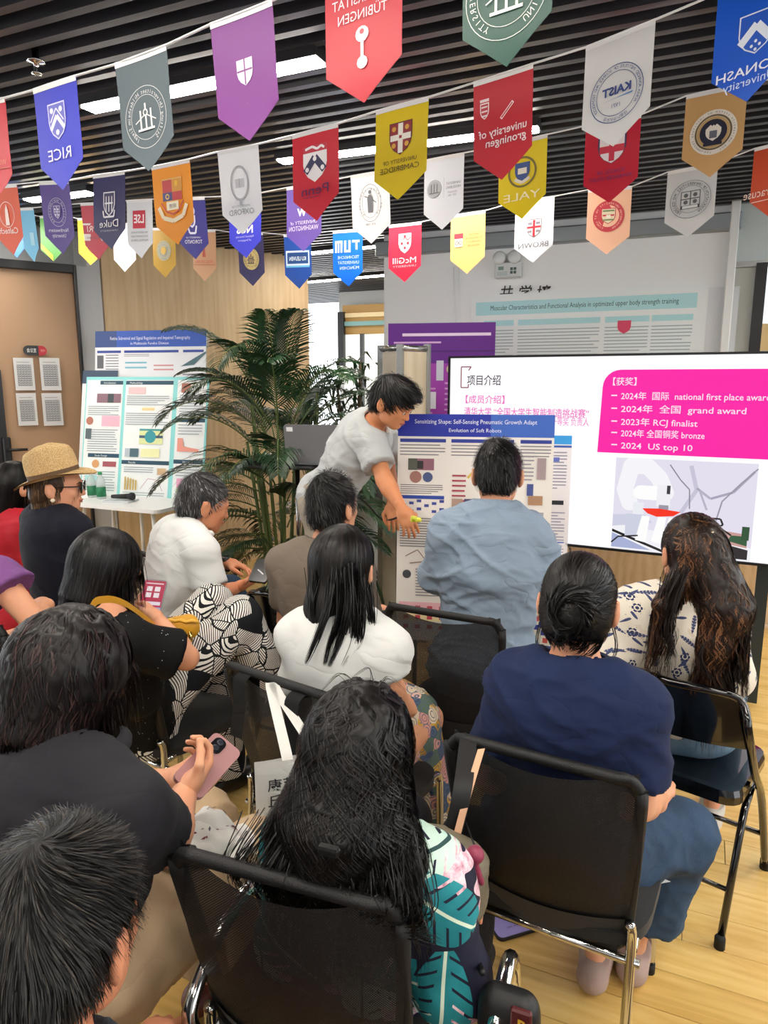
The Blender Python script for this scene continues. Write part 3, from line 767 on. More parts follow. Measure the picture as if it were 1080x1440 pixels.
def leaning_poster(tlx, tly, d, w, h, az, lean, label, kind):
    t, pr, w_, h_, bo, bx_, by_, bn = board('research_poster', tlx, tly, d, w, h, az, lean, label, 'poster', edge='c9d3da', th=.008)
    if kind == 'blue':
        pr.rect(0, 0, w_, h_, 'eef1f6'); pr.rect(0, .9 * h_, w_, h_, '2f5cc0'); pr.rect(0, .9 * h_, .2 * w_, h_, '34508c')
        pr.text('Retina Subretinal and Signal Regulation and Impaired Temography', .5 * w_, .945 * h_, .035, 'eaf0ff', w=.72 * w_)
        pr.text('in Multiscale Fundus Disease', .5 * w_, .915 * h_, .028, 'eaf0ff')
        pr.rect(.02 * w_, .865 * h_, .24 * w_, .88 * h_, '2a4aa0'); pr.rect(.27 * w_, .865 * h_, .76 * w_, .88 * h_, '2a4aa0'); pr.rect(.8 * w_, .865 * h_, .98 * w_, .88 * h_, '2a4aa0')
        pr.rect(.02 * w_, .77 * h_, .08 * w_, .85 * h_, '63666c'); pr.rect(.02 * w_, .66 * h_, .08 * w_, .74 * h_, '63666c')
        pr.lines(.1 * w_, .62 * h_, .22 * w_, .86 * h_, 14, '8a8f98'); pr.lines(.27 * w_, .84 * h_, .5 * w_, .86 * h_, 2, '8a8f98'); pr.lines(.54 * w_, .62 * h_, .76 * w_, .72 * h_, 5, 'a5848c')
        pr.lines(.28 * w_, .76 * h_, .48 * w_, .82 * h_, 2, '7fc4d8'); pr.lines(.54 * w_, .75 * h_, .72 * w_, .8 * h_, 2, 'd99aa0'); pr.lines(.28 * w_, .62 * h_, .5 * w_, .72 * h_, 5, 'b8bcc4')
        pr.shape([(.78 * w_, .78 * h_), (.9 * w_, .83 * h_), (w_, .87 * h_), (w_, .86 * h_), (.9 * w_, .79 * h_)], '4a6e78'); pr.lines(.8 * w_, .62 * h_, .98 * w_, .77 * h_, 6, '9aa0a8')
    else:
        tq = '8fdcdc'; nv = '1e4a60'
        pr.rect(0, 0, w_, h_, tq)
        for a, b in ((.0, .31), (.335, .72), (.755, .985)): pr.rect(a * w_ + (.01 if a == 0 else 0), .045 * h_, b * w_, .975 * h_, 'f1f6f6')
        pr.rect(.12 * w_, .94 * h_, .31 * w_, .97 * h_, nv); pr.rect(.335 * w_, .94 * h_, .72 * w_, .97 * h_, nv)
        pr.text('Introduction', .2 * w_, .947 * h_, .02, 'e6f2f2'); pr.text('Methodology', .42 * w_, .947 * h_, .02, 'e6f2f2')
        pr.rect(.05 * w_, .38 * h_, .31 * w_, .41 * h_, nv); pr.rect(.335 * w_, .335 * h_, .72 * w_, .365 * h_, nv); pr.rect(.755 * w_, .66 * h_, .985 * w_, .69 * h_, nv); pr.rect(.755 * w_, .35 * h_, .985 * w_, .38 * h_, nv)
        pr.text('Study Design', .16 * w_, .387 * h_, .02, 'e6f2f2'); pr.text('Results', .42 * w_, .342 * h_, .02, 'e6f2f2'); pr.text('Discussion', .87 * w_, .357 * h_, .02, 'e6f2f2')
        pr.rect(.1 * w_, .8 * h_, .3 * w_, .87 * h_, '8a6a78'); pr.rect(.19 * w_, .8 * h_, .24 * w_, .87 * h_, '3e4a50')
        pr.lines(.03 * w_, .7 * h_, .29 * w_, .78 * h_, 5, '9aa4ac'); pr.rect(.15 * w_, .62 * h_, .3 * w_, .7 * h_, 'f3b9cc'); pr.lines(.04 * w_, .42 * h_, .29 * w_, .6 * h_, 10, '9aa4ac')
        pr.disc(.05 * w_, .66 * h_, .03, 'b87866'); pr.rect(.02 * w_, .52 * h_, .07 * w_, .6 * h_, '5a6a70'); pr.disc(.12 * w_, .33 * h_, .03, 'dba26a'); pr.rects([(.18 * w_, .31 * h_, .29 * w_, .35 * h_)], 'a8545c')
        pr.lines(.03 * w_, .12 * h_, .29 * w_, .28 * h_, 8, 'a9b8b8'); pr.rects([(.04 * w_, .2 * h_, .14 * w_, .24 * h_)], 'a5dfe0')
        pr.rect(.36 * w_, .87 * h_, .5 * w_, .92 * h_, 'eec2c6'); pr.lines(.35 * w_, .78 * h_, .7 * w_, .86 * h_, 5, '9aa4ac'); pr.rect(.48 * w_, .745 * h_, .58 * w_, .765 * h_, 'f2d79a'); pr.lines(.35 * w_, .63 * h_, .7 * w_, .73 * h_, 6, '9aa4ac')
        pr.rect(.47 * w_, .49 * h_, .66 * w_, .6 * h_, 'dde6a8'); pr.rect(.47 * w_, .535 * h_, .66 * w_, .555 * h_, '3a5a78'); pr.disc(.56 * w_, .545 * h_, .045, '2f9aa4'); pr.rect(.47 * w_, .59 * h_, .66 * w_, .605 * h_, '3e9a98')
        pr.rect(.37 * w_, .39 * h_, .47 * w_, .455 * h_, '4a6a78'); pr.rect(.36 * w_, .39 * h_, .4 * w_, .455 * h_, 'b8c4cc'); pr.rect(.49 * w_, .39 * h_, .64 * w_, .455 * h_, 'eef0b8')
        pr.rect(.63 * w_, .26 * h_, .7 * w_, .31 * h_, 'd2b48c'); pr.lines(.36 * w_, .27 * h_, .6 * w_, .32 * h_, 3, '9aa4ac')
        pr.rects([((.37 + .022 * i) * w_, .14 * h_, (.382 + .022 * i) * w_, (.24 - .006 * i) * h_) for i in range(5)], 'c9ac5a'); pr.line([(.5 * w_, .15 * h_), (.56 * w_, .23 * h_), (.64 * w_, .22 * h_), (.68 * w_, .14 * h_)], .004, 'c9a5b5'); pr.lines(.36 * w_, .06 * h_, .7 * w_, .13 * h_, 4, 'a9b8b8')
        pr.rect(.79 * w_, .88 * h_, .86 * w_, .95 * h_, 'b0705e'); pr.lines(.78 * w_, .71 * h_, .97 * w_, .87 * h_, 8, 'a9b0b8')
        pr.shape([(.78 * w_, .44 * h_), (.78 * w_, .54 * h_), (.82 * w_, .54 * h_), (.83 * w_, .48 * h_), (.88 * w_, .47 * h_), (.95 * w_, .46 * h_), (.95 * w_, .44 * h_)], 'eb9d8c'); pr.lines(.78 * w_, .56 * h_, .97 * w_, .65 * h_, 4, 'a9b0b8')
        pr.lines(.78 * w_, .25 * h_, .97 * w_, .34 * h_, 4, 'a9b0b8'); pr.rect(.79 * w_, .17 * h_, .96 * w_, .24 * h_, 'f1aed0'); pr.rect(.79 * w_, .14 * h_, .9 * w_, .165 * h_, 'c9ecb0'); pr.lines(.78 * w_, .05 * h_, .97 * w_, .13 * h_, 5, 'a9b0b8')
    pr.build('poster_print', t)
    return t, bo, bx_, by_, bn
leaning_poster(134, 466, 5.42, .93, 1.22, math.radians(14), math.radians(7), 'blue headed research poster leaning at the wood wall behind the turquoise one', 'blue')
t3, bo, bx_, by_, bn = leaning_poster(122, 530, 5.28, 1.0, .96, math.radians(14), math.radians(12), 'turquoise edged research poster standing on the white table', 'teal')
# a third board behind, only its dark corner shows
b3, pr3, w3, h3, *_ = board('research_poster', 117, 521, 5.36, .3, .9, math.radians(14), math.radians(11), 'poster with navy header peeping out left of the turquoise one', 'poster')
pr3.rect(0, 0, w3, h3, 'eceff3'); pr3.rect(0, .89 * h3, w3, h3, '3c4f66'); pr3.disc(.08, .55 * h3, .05, 'b8786a'); pr3.rect(.03, .4 * h3, .1, .45 * h3, '58a8dc'); pr3.build('poster_print', b3)
# rosette medal sticking at the blue poster
p = P(284, 480, 5.25)
t = thing('badge', p, 'round pale fabric badge stuck on the corner of the blue poster', 'badge')
MB().lathe([(0, .012), (.03, .012), (.034, .004), (.05, .006), (.06, .001), (.06, -.006), (0, -.006)], mat('cfcabb', .6), p, 24, Matrix.Rotation(math.radians(85), 3, 'X'), sx=.9, sy=1.2).build('badge_disc', t)
m = MB().box(p - Z * .09, (.045, .006, .08), mat('d8d4c6', .6)); m.build('ribbon', t)

# bottles, microphone and papers on the table
ttop = zt_
def on_table(px, py): return PZ(px, py, ttop)
for i, (px, lab) in enumerate(((130, 'left one of two small water bottles with green labels on the white table'), (143, 'right one of two small water bottles with green labels, nearer the microphone'))):
    p = on_table(px, 699 + i * 2)
    t = thing('water_bottle', p, lab, 'bottle', 'bottles on the white table')
    MB().lathe([(.028, 0), (.031, .01), (.031, .12), (.026, .14), (.012, .165), (.012, .175), (0, .175)], mat('dfeeee', .08, alpha=.45), p, 14).build('bottle_body', t)
    MB().lathe([(.0325, .015), (.0325, .085)], mat('1f7a50', .5), p, 14).build('label_band', t)
    MB().lathe([(.015, .172), (.015, .19), (0, .19)], mat('2a9a5c', .5), p, 12).build('cap', t)
p = on_table(170, 705)
o = MB().box(p + Z * .006, (.2, .14, .012), mat('c9cfd4', .5), Matrix.Rotation(-.2, 3, 'Z'), bev=.002).build('paper_folder', None, p); tag(o, 'flat grey folder lying on the white table under the microphone', 'folder')
a = p + Z * .035 - Vector((.06, 0, 0)); b = a + Vector((.13, -.03, .005))
t = thing('microphone', a, 'black handheld microphone lying on the grey folder', 'microphone')
MB().tube([a, b], [.013, .02], mat('141416', .4), 10).build('handle', t)
MB().lathe([(0, -.03), (.018, -.026), (.028, 0), (.022, .02), (0, .028)], mat('26272a', .8), b + (b - a).normalized() * .02, 12, Matrix.Rotation(math.radians(85), 3, 'Y')).build('windscreen', t)

# ---- door sign and paper notices
c = on_left(49, 493, .004)
t = thing('door_sign', c, 'small black and red pill-shaped room sign on the brown door', 'sign')
pr = Print(plane_map(c, W, Z, WN), pf, .002, .0006)
hw = abs(s_of(on_left(66, 493)) - s_of(on_left(33, 493))) / 2; hh = min(.045, hw * .45)
pts = [( (hw - hh) + hh * math.cos(a), hh * math.sin(a)) for a in [math.radians(-90 + 15 * k) for k in range(13)]] + [(-(hw - hh) + hh * math.cos(a), hh * math.sin(a)) for a in [math.radians(90 + 15 * k) for k in range(13)]]
MB().prism(pts, c, W, Z, WN, .008, mat('121214', .3)).build('sign_plate', t)
pr.z = .009
pr.shape([(.3 * hw, -hh * .98)] + [( (hw - hh) + hh * math.cos(a), hh * math.sin(a)) for a in [math.radians(-90 + 15 * k) for k in range(13)]] + [(.3 * hw, hh * .98)], 'b02a36')
pr.text('会议室', -.3 * hw, -.012, .034, 'f2f2f2', w=.8 * hw); pr.text('使用中', .66 * hw, -.008, .022, 'e8a0a0', w=.4 * hw)
pr.build('sign_print', t)
for i, (x0, y0, lab) in enumerate(((18, 503, 'upper left'), (55, 503, 'upper right'), (22, 553, 'lower left'), (58, 553, 'lower right'))):
    a = on_left(x0, y0, .004); s0 = s_of(a); w = s_of(on_left(x0 + 28, y0, .004)) - s0; h = .42
    zt2 = a.z; zb2 = on_left(x0, y0 + 46, .004).z; h = zt2 - zb2
    org = W * s0 + WN * (DW + .003) + Z * zb2
    t = thing('paper_notice', org, lab + ' one of the four white timetable sheets taped to the brown door', 'notice', 'paper notices on the door')
    MB().prism([(0, 0), (w, 0), (w, h), (0, h)], org, W, Z, WN, .002, mat('d2d4d6', .6)).build('sheet', t)
    pr = Print(plane_map(org, W, Z, WN), pf, .003, .0004)
    pr.rects([(.15 * w, (.14 + .07 * k) * h, .85 * w, (.155 + .07 * k) * h) for k in range(10)], '55585c')
    pr.rects([((.15 + .14 * k) * w, .14 * h, (.165 + .14 * k) * w, .78 * h) for k in range(6)], '55585c')
    pr.rects([((.18 + .14 * k) * w, (.165 + .07 * j) * h, (.26 + .14 * k) * w, (.19 + .07 * j) * h) for k in range(5) for j in range(9)], '85888c')
    pr.rect(.15 * w, .86 * h, .8 * w, .875 * h, '8a8d90')
    pr.build('sheet_print', t)
# ------------------------------------------------------------------ bunting
ROWS = {'A': (141, .092), 'B': (96.5, .0683), 'C': (73, .0475), 'D': (62, .036)}
FH = .29
def row_pt(row, x, y):
    a, b = ROWS[row]; return P(x, y, 307.0 / (a + b * x))
def shield_cross(pr, y, c1='8f1f2c', c2='f1ede2'):
    pr.shield(0, y, .085, .1, '5a1420'); pr.shield(0, y, .078, .093, c1)
    pr.rect(-.009, y - .044, .009, y + .046, c2); pr.rect(-.038, y - .005, .038, y + .013, c2)
    pr.rect(-.005, y, .005, y + .009, '9a2030')
    for sx in (-.024, .024):
        for yy in (.03, -.02): pr.disc(sx, y + yy, .008, 'd9a23a', 8)
def seal(pr, y, r, c, bg=None, txt='UNIVERSITY SEAL', inner=None, c2=None, ts=.016):
    if bg: pr.disc(0, y, r, bg)
    pr.ring(0, y, r, .0015, c); pr.ring(0, y, r * .72, .0013, c)
    pr.ringtext(txt, 0, y, r * .76, r * .2, c, 240, -60)
    k = r * .5
    if inner == 'shield':
        pr.shield(0, y, k * 1.5, k * 1.8, c); pr.shield(0, y, k * 1.35, k * 1.65, bg or c2 or 'e9e9ea')
        pr.rect(-.0018, y - k * .75, .0018, y + k * .8, c); pr.rect(-k * .65, y, k * .65, y + .003, c)
        for sx in (-1, 1):
            for sy in (-1, 1): pr.disc(sx * k * .33, y + sy * k * .38, k * .17, c, 8)
    elif inner == 'tower':
        for q in (-1, 0, 1): pr.rect(q * k * .5 - .003, y - k * .8, q * k * .5 + .003, y + k * (.9 if q == 0 else .5), c)
        pr.rect(-k * .8, y - k * .85, k * .8, y - k * .7, c); pr.disc(0, y + k * .3, k * .25, c, 10); pr.line([(-k, y - k * .3), (0, y + k * .2), (k, y - k * .3)], .003, c)
        pr.disc(0, y + k * .3, k * .14, bg or c2 or 'e9e9ea', 10)
    elif inner == 'figure':
        pr.shape([(-.006, y - k), (.006, y - k), (.01, y), (.004, y + k * .5), (-.004, y + k * .5), (-.01, y)], c); pr.disc(0, y + k * .75, k * .2, c, 10)
        pr.line([(-k * .6, y - k * .1), (-.004, y + k * .3), (k * .6, y + k * .1)], .003, c)
def flag_A1(p): pr = p; pr.text('ETH', 0, -.17, .03, 'f3d5d8')
def f_rice(p):
    p.shield(0, -.1, .078, .1, 'cfd0f0'); p.shield(0, -.1, .07, .092, '6f72c4'); p.line([(-.03, -.12), (0, -.085), (.03, -.12)], .012, 'e6e7fb'); p.line([(-.03, -.1), (0, -.065), (.03, -.1)], .004, 'e6e7fb')
    for x, y in ((-.02, -.07), (.02, -.07), (0, -.13)): p.disc(x, y, .008, 'e6e7fb', 8)
    p.text('RICE', 0, -.205, .045, 'dcdcf5', w=.105)
def f_seal_grey(p): seal(p, -.15, .078, 'd9dcdc', None, 'Stiftung Universitaet Hildesheim Siegel', 'tower', '5a666b')
def f_purple(p):
    p.shield(-.055 * 0 + .0, -.15 + .02, .05, .06, 'd8cfe0')
    p.rect(-.002, -.158, .002, -.1, '7a3d80'); p.rect(-.024, -.128, .024, -.124, '7a3d80')
    p.text('Durham', 0, -.2, .001, 'd8cfe0')
def f_tub(p):
    p.text('EBERHARD KARLS', .01, -.048, .016, 'f0c9ce', w=.09); p.text('UNIVERSITÄT', 0, -.078, .03, 'f3d3d7', w=.155); p.text('TÜBINGEN', 0, -.112, .03, 'f3d3d7', w=.125)
    p.disc(0, -.145, .017, 'f3d3d7', 12); p.rect(-.004, -.2, .004, -.15, 'f3d3d7'); p.disc(0, -.205, .014, 'f3d3d7', 10); p.disc(0, -.14, .006, 'b8404e', 8)
def f_green(p):
    seal(p, -.15, .09, 'dfe8e4', None, 'UNIVERSITY COLLEGE UNIVERSITY', 'tower', '3f6a5c')
def f_calt(p):
    p.ring(0, -.12, .055, .003, 'f6d2c6'); p.shape([(-.015, -.165), (.015, -.165), (.01, -.1), (0, -.075), (-.01, -.1)], 'f9e2da'); p.text('Caltech', 0, -.2, .036, 'f9e2da', bold=.01, w=.14)
def f_nw(p): seal(p, -.12, .058, 'd2c9e6', None, 'SIGILLUM NORTHWESTERN', 'shield', '5a4290'); p.text('Northwestern', 0, -.2, .022, 'e0d9f0', w=.13); p.text('University', 0, -.222, .022, 'e0d9f0', w=.09)
def f_duke(p):
    p.shield(0, -.115, .07, .095, 'e6e6ee'); p.shield(0, -.115, .06, .085, '3c3a62')
    for x in (-.015, .002, .018): p.rect(x - .004, -.145, x + .001, -.085, 'e6e6ee')
    p.rect(-.024, -.115, .024, -.109, 'e6e6ee'); p.line([(-.035, -.14), (-.03, -.165), (.03, -.165), (.035, -.14)], .007, 'e6e6ee')
    p.text('Duke', 0, -.205, .042, 'f0f0f6', w=.115); p.text('UNIVERSITY', 0, -.222, .009, 'b9b9cc', w=.11)
def f_hku(p):
    p.shield(0, -.1, .1, .1, 'e8b25a'); p.rect(-.048, -.1, .0, -.055, 'd9961e'); p.rect(0, -.1, .048, -.055, 'c22c30'); p.rect(-.048, -.13, .0, -.1, 'c22c30'); p.rect(0, -.13, .048, -.1, '3c3c78')
    p.rect(-.03, -.08, -.016, -.062, 'f0c02a'); p.ring(.024, -.115, .01, .004, 'e6c060'); p.rect(-.03, -.165, .03, -.135, 'f5ecd0'); p.text('明德', 0, -.158, .018, '3a3226')
    p.line([(-.07, -.15), (-.05, -.19), (0, -.205), (.05, -.19), (.07, -.15)], .016, 'f4e6c0'); p.line([(-.055, -.135), (-.03, -.17), (0, -.18), (.03, -.17), (.055, -.135)], .005, 'c22c30')
def f_oxf(p): p.ring(0, -.115, .045, .009, 'b9bcc2', ry=.06); p.ring(0, -.115, .043, .001, '6f747c', ry=.058); p.rect(-.02, -.13, .02, -.1, 'c5c8ce'); p.rect(-.001, -.13, .001, -.1, '8f949c'); p.rect(-.006, -.19, .006, -.17, 'b5b8be'); p.text('UNIVERSITY OF', 0, -.196, .011, '9a9ea6', w=.09); p.text('OXFORD', 0, -.222, .028, '9a9ea6', w=.12)
def f_penn(p):
    p.shield(0, -.105, .1, .12, 'f3f0f2'); p.rect(-.05, -.068, .05, -.045, 'c23a4a'); p.line([(-.04, -.06), (-.028, -.052), (-.01, -.06), (.01, -.05), (.04, -.056)], .008, 'f3f0f2')
    p.line([(-.04, -.13), (0, -.085), (.04, -.13)], .024, '37395c')
    for x, y in ((-.032, -.122), (0, -.09), (.032, -.122)): p.disc(x, y, .008, 'f3f0f2', 10)
    p.text('Penn', 0, -.205, .045, '5a2d5c', w=.115); p.rect(-.02, -.213, .05, -.2115, '5a2d5c')
def f_cam(p): shield_cross(p, -.1); p.text('UNIVERSITY OF', 0, -.175, .018, '4e3f14', w=.125); p.text('CAMBRIDGE', 0, -.2, .024, '4e3f14', w=.145)
def f_gro(p):
    p.shield(.06, -.085, .03, .045, 'f3dade'); p.shield(.06, -.085, .024, .038, 'c02a3c'); p.rect(.045, -.06, .075, -.052, 'f3dade')
    for k in range(3): p.rect(.05, -.1 + k * .012, .07, -.096 + k * .012, 'f3dade')
    p.line([(-.035, -.08), (.005, -.118)], .009, 'f3dade'); p.line([(-.033, -.082), (.003, -.116)], .004, 'c02a3c')
    p.text('university of', 0, -.16, .032, 'f6e2e5', bold=.01, w=.16); p.text('groningen', -.012, -.188, .032, 'f6e2e5', bold=.01, w=.135)
def f_kaist(p):
    p.ring(0, -.15, .076, .0022, '4a5c92'); p.ring(0, -.15, .058, .0016, '4a5c92'); p.ringtext('KOREA ADVANCED INSTITUTE OF SCIENCE AND TECHNOLOGY', 0, -.15, .0625, .011, '4a5c92', 215, -35); p.ringtext('한국과학기술원', 0, -.15, .0625, .011, '4a5c92', 300, 240)
    p.text('KAIST', 0, -.152, .03, '3c4f8c', bold=.035, w=.082); p.shape([(-.048, -.158), (.045, -.166), (-.002, -.163), (-.045, -.162)], '3f7fc0'); p.text('1971', 0, -.187, .015, '6a7aa6')
def f_mon(p):
    p.shield(-.01, -.13, .09, .1, 'dce6fa'); p.shield(-.01, -.13, .083, .093, '1655c4'); p.line([(-.045, -.15), (-.01, -.11), (.03, -.15)], .02, 'e6eefc')
    for x, y in ((-.01, -.15), (-.02, -.16), (0, -.16), (-.01, -.17)): p.disc(x, y, .004, 'e6eefc', 8)
    p.text('MONASH', 0, -.225, .032, 'e6eefc', w=.17, bold=.01); p.text('University', 0, -.252, .03, 'c9dcfa', w=.13)
def f_sky(p): p.rect(-.06, -.2, -.01, -.13, 'a5dcf2')
def f_band(p): p.rect(-.095, -.11, .095, -.1, 'f1e6e6'); p.rect(-.095, -.19, .095, -.155, 'ece2e0'); p.text('PRI', .02, -.145, .045, 'f3dcdc', w=.08); p.text('CENTRALE SUPELEC', 0, -.18, .014, '7a5a5c', w=.15)
def f_lse(p):
    p.rect(-.045, -.14, .05, -.05, 'c02a40'); p.text('LSE', .003, -.112, .06, 'f6eef0', bold=.02, w=.075)
    for k, s_ in enumerate(('THE LONDON SCHOOL', 'OF ECONOMICS AND', 'POLITICAL SCIENCE')): p.text(s_, 0, -.165 - .02 * k, .014, '55585c', w=.13)
def f_tor(p):
    p.ring(0, -.06, .025, .008, 'd5d6ea'); p.shield(0, -.11, .05, .06, 'd5d6ea'); p.shield(0, -.11, .03, .04, '5a5aa0'); p.line([(-.03, -.13), (-.02, -.165), (.02, -.165), (.03, -.13)], .01, 'd5d6ea')
    p.text('UNIVERSITY OF', 0, -.19, .012, 'd5d6ea', w=.1); p.text('TORONTO', 0, -.215, .026, 'e6e6f4', w=.12)
def f_nus(p): p.text('NUS', 0, -.175, .05, 'eef0ff', bold=.03, w=.1); p.text('National University', 0, -.196, .014, 'c9ccf5', w=.11); p.text('of Singapore', 0, -.213, .014, 'c9ccf5', w=.08)
def f_was(p): p.text('W', .01, -.13, .045, 'eee6f6', bold=.05); p.text('UNIVERSITY of', .0, -.168, .022, 'e6dcf2', w=.15); p.text('WASHINGTON', 0, -.196, .03, 'e6dcf2', w=.165)
def f_bol(p): p.ring(0, -.12, .055, .0015, '5a5e62', ry=.078); p.ring(0, -.12, .042, .0012, '5a5e62', ry=.062); p.ringtext('ALMA MATER STUDIORUM', 0, -.12, .052, .012, '5a5e62', 240, -60); p.shape([(-.012, -.16), (.012, -.16), (.014, -.1), (.006, -.085), (-.006, -.085), (-.014, -.1)], '6a6e74'); p.disc(0, -.075, .008, '6a6e74', 10); p.line([(-.03, -.12), (0, -.1), (.028, -.09)], .004, '6a6e74'); p.text('A.D. 1088', 0, -.212, .012, '7a7e82')
def f_hei(p):
    q = [(x, y) for x, y in ()]
    p.ring(.045, -.12, .036, .002, '7a7e82'); p.disc(.045, -.12, .032, 'a5a8ac'); p.rect(.02, -.138, .07, -.134, '5a5e62')
    for k in (-1, 0, 1): p.rect(.043 + k * .014, -.135, .047 + k * .014, -.1, '5a5e62')
    p.rect(-.004, -.16, -.003, -.08, '9a9da2'); p.text('UNIVERSITÄT', -.05, -.112, .014, '6a6e74', w=.07); p.text('HEIDELBERG', -.05, -.128, .014, '6a6e74', w=.07); p.text('ZUKUNFT', -.045, -.146, .01, '8a8e94'); p.text('SEIT 1386', -.045, -.158, .01, '8a8e94')
def f_yale(p):
    p.ring(0, -.115, .058, .008, '7a6a20'); p.ringtext('WWWWWWWWWWWWWWWW', 0, -.115, .05, .012, '6a6a28', 300, -60); p.shield(0, -.115, .06, .07, '27488c'); p.rect(-.018, -.122, .018, -.1, 'e6e2d2'); p.line([(-.03, -.14), (0, -.155), (.03, -.14)], .012, 'e6e2d2'); p.text('YALE', 0, -.22, .042, 'fff6c9', w=.15)
def f_sas(p):
    p.shield(0, -.09, .1, .12, '3a2a5c'); p.shield(0, -.1, .088, .095, 'f0e6ea'); p.rect(-.01, -.14, .01, -.055, 'd02040'); p.rect(-.044, -.11, .044, -.085, 'd02040'); p.disc(0, -.098, .012, 'f0e6ea', 10); p.disc(0, -.098, .006, '3a1a20', 8); p.rect(-.045, -.055, .045, -.035, '3a2a5c')
    p.text('SCHOOL OF', -.0, -.185, .02, '6a2a6c', w=.1); p.text('ADVANCED STUDY', 0, -.207, .02, '6a2a6c', w=.155)
def f_gt(p):
    p.disc(0, -.14, .076, 'efe8dc'); p.ring(0, -.14, .06, .006, '6f6040'); p.ringtext('THE UNIVERSITY SYSTEM OF INSTITUTE TECHNOLOGY', 0, -.14, .064, .009, '4a4648', 250, -90); p.disc(0, -.14, .053, 'c9a870'); p.disc(0, -.14, .044, '25253c')
    p.shield(0, -.142, .05, .055, 'efe8dc'); p.line([(-.03, -.125), (-.01, -.105), (0, -.115), (.01, -.105), (.03, -.125)], .012, '25253c'); p.rect(-.012, -.16, .012, -.135, '6a6a78'); p.rect(-.03, -.185, .03, -.175, '25253c')
def f_gold(p): p.disc(0, -.13, .06, '8a8a6a'); seal(p, -.13, .06, 'e6dcb0', 'a0a08a', 'THE UNIVERSITY OF CHICAGO', 'shield'); p.disc(0, -.13, .022, 'd8ae3a')
def f_green2(p): p.shape([(.0, -.29), (.095, -.2), (.095, -.17), (0, -.25)], 'e8e83a')
def f_yor(p): p.ring(-.03, -.16, .06, .004, '6a5a20')
def f_shiny(p): p.text('THE HONG KONG', 0, -.14, .014, '9aa6c9', w=.12); p.text('POLYTECHNIC', 0, -.16, .014, '9aa6c9', w=.1)
def f_wis(p): p.shape([(-.014, -.15), (.014, -.15), (.01, -.12), (-.01, -.12)], 'c2523e'); p.disc(0, -.112, .01, 'c2523e', 8); p.text('WISCONSIN', 0, -.185, .024, 'd2664e', w=.15); p.rect(-.09, -.196, .09, -.193, 'c2523e')
def f_navy(p): p.ring(0, -.14, .062, .004, 'c9b06a'); seal(p, -.14, .062, '3a3552', 'd8c078', 'UNIVERSITY OF CALIFORNIA', 'tower')
def f_ku(p): p.rect(-.085, -.165, .085, -.085, 'd5e8f6'); p.rect(-.075, -.155, .075, -.095, '1c4a88'); p.rect(-.085, -.175, .085, -.165, '6ac0e6'); p.text('KU LEUVEN', 0, -.138, .03, 'eaf4fc', bold=.02, w=.12)
def f_tum(p):
    p.rects([(-.065, -.1, -.052, -.05), (-.078, -.062, -.03, -.05), (-.02, -.112, -.006, -.05), (-.006, -.112, .008, -.1), (.008, -.112, .022, -.05), (.034, -.112, .046, -.05), (.034, -.062, .08, -.05), (.054, -.112, .064, -.05), (.07, -.112, .082, -.05)], 'e6f2ff')
    for k, s_ in enumerate(('TECHNISCHE', 'UNIVERSITÄT', 'MÜNCHEN')): p.text(s_, -.075, -.145 - .028 * k, .022, 'd5e8ff', 'l', w=.14 - .015 * (k == 2))
def f_mcg(p):
    p.shield(0, -.095, .075, .1, 'f6e2e4'); p.line([(-.034, -.065), (-.017, -.08), (0, -.065), (.017, -.08), (.034, -.065)], .005, 'd8283e')
    for x, y in ((-.018, -.095), (.018, -.095), (0, -.118), (0, -.06)): p.disc(x, y, .008, 'd8283e', 8)
    p.text('McGill', 0, -.195, .042, 'f9e6e8', w=.14); p.text('UNIVERSITY', 0, -.215, .014, 'f3b9c0', w=.14)
def f_ntu(p):
    for k, s_ in enumerate(('NANYANG', 'TECHNOLOGICAL', 'UNIVERSITY', 'SINGAPORE')): p.text(s_, -.035, -.105 - .018 * k, .014, '6a5a50' if k < 3 else 'c25a40', w=(.06, .1, .08, .07)[k])
    p.rect(.025, -.115, .075, -.09, 'b03a4a'); p.rect(.027, -.155, .073, -.115, 'e6d8c0'); p.ring(.04, -.135, .01, .003, '5a5064'); p.ring(.06, -.135, .01, .003, '5a5064')
def f_brown(p):
    p.disc(0, -.085, .02, 'c9ccd2', 12); p.shield(0, -.13, .075, .085, '6a5a64'); p.shield(0, -.13, .07, .08, 'f0eef2'); p.rect(-.006, -.168, .006, -.092, 'c22a3c'); p.rect(-.034, -.13, .034, -.12, 'c22a3c')
    for sx in (-.02, .02):
        for yy in (-.108, -.145): p.rect(sx - .01, yy - .005, sx + .01, yy + .006, '8a8490')
    p.text('BROWN', 0, -.22, .035, '6a6e78', w=.15)
def f_wash(p):
    p.disc(0, -.12, .07, 'c23a4a'); p.disc(0, -.12, .048, 'efc0a5'); p.ringtext('WASHINGTON UNIVERSITY IN ST LOUIS', 0, -.12, .053, .012, 'f3d0bc', 250, -70); p.shield(0, -.12, .065, .07, 'c23a4a'); p.shield(0, -.12, .058, .063, 'e6dcc0')
    for k in range(3): p.rect(-.026, -.14 + k * .02, .026, -.133 + k * .02, '7a8a5a' if k != 1 else 'c23a4a')
    p.rect(-.01, -.13, .01, -.115, 'f3efe2')
def f_vt(p): seal(p, -.13, .08, '4a4e52', 'c3c7ca', 'ASSOCIATION OF UNIVERSITIES AND COLLEGES', None, None); p.rect(-.038, -.17, .038, -.095, '4a4e52'); p.rect(-.035, -.155, .035, -.098, 'c3c7ca'); p.rect(-.002, -.155, .002, -.098, '4a4e52'); p.rect(-.035, -.13, .035, -.126, '4a4e52'); p.rect(-.03, -.168, .03, -.157, 'd5d8da'); [p.disc(sx, yy, .009, '5a5e62', 8) for sx in (-.018, .018) for yy in (-.113, -.142)]
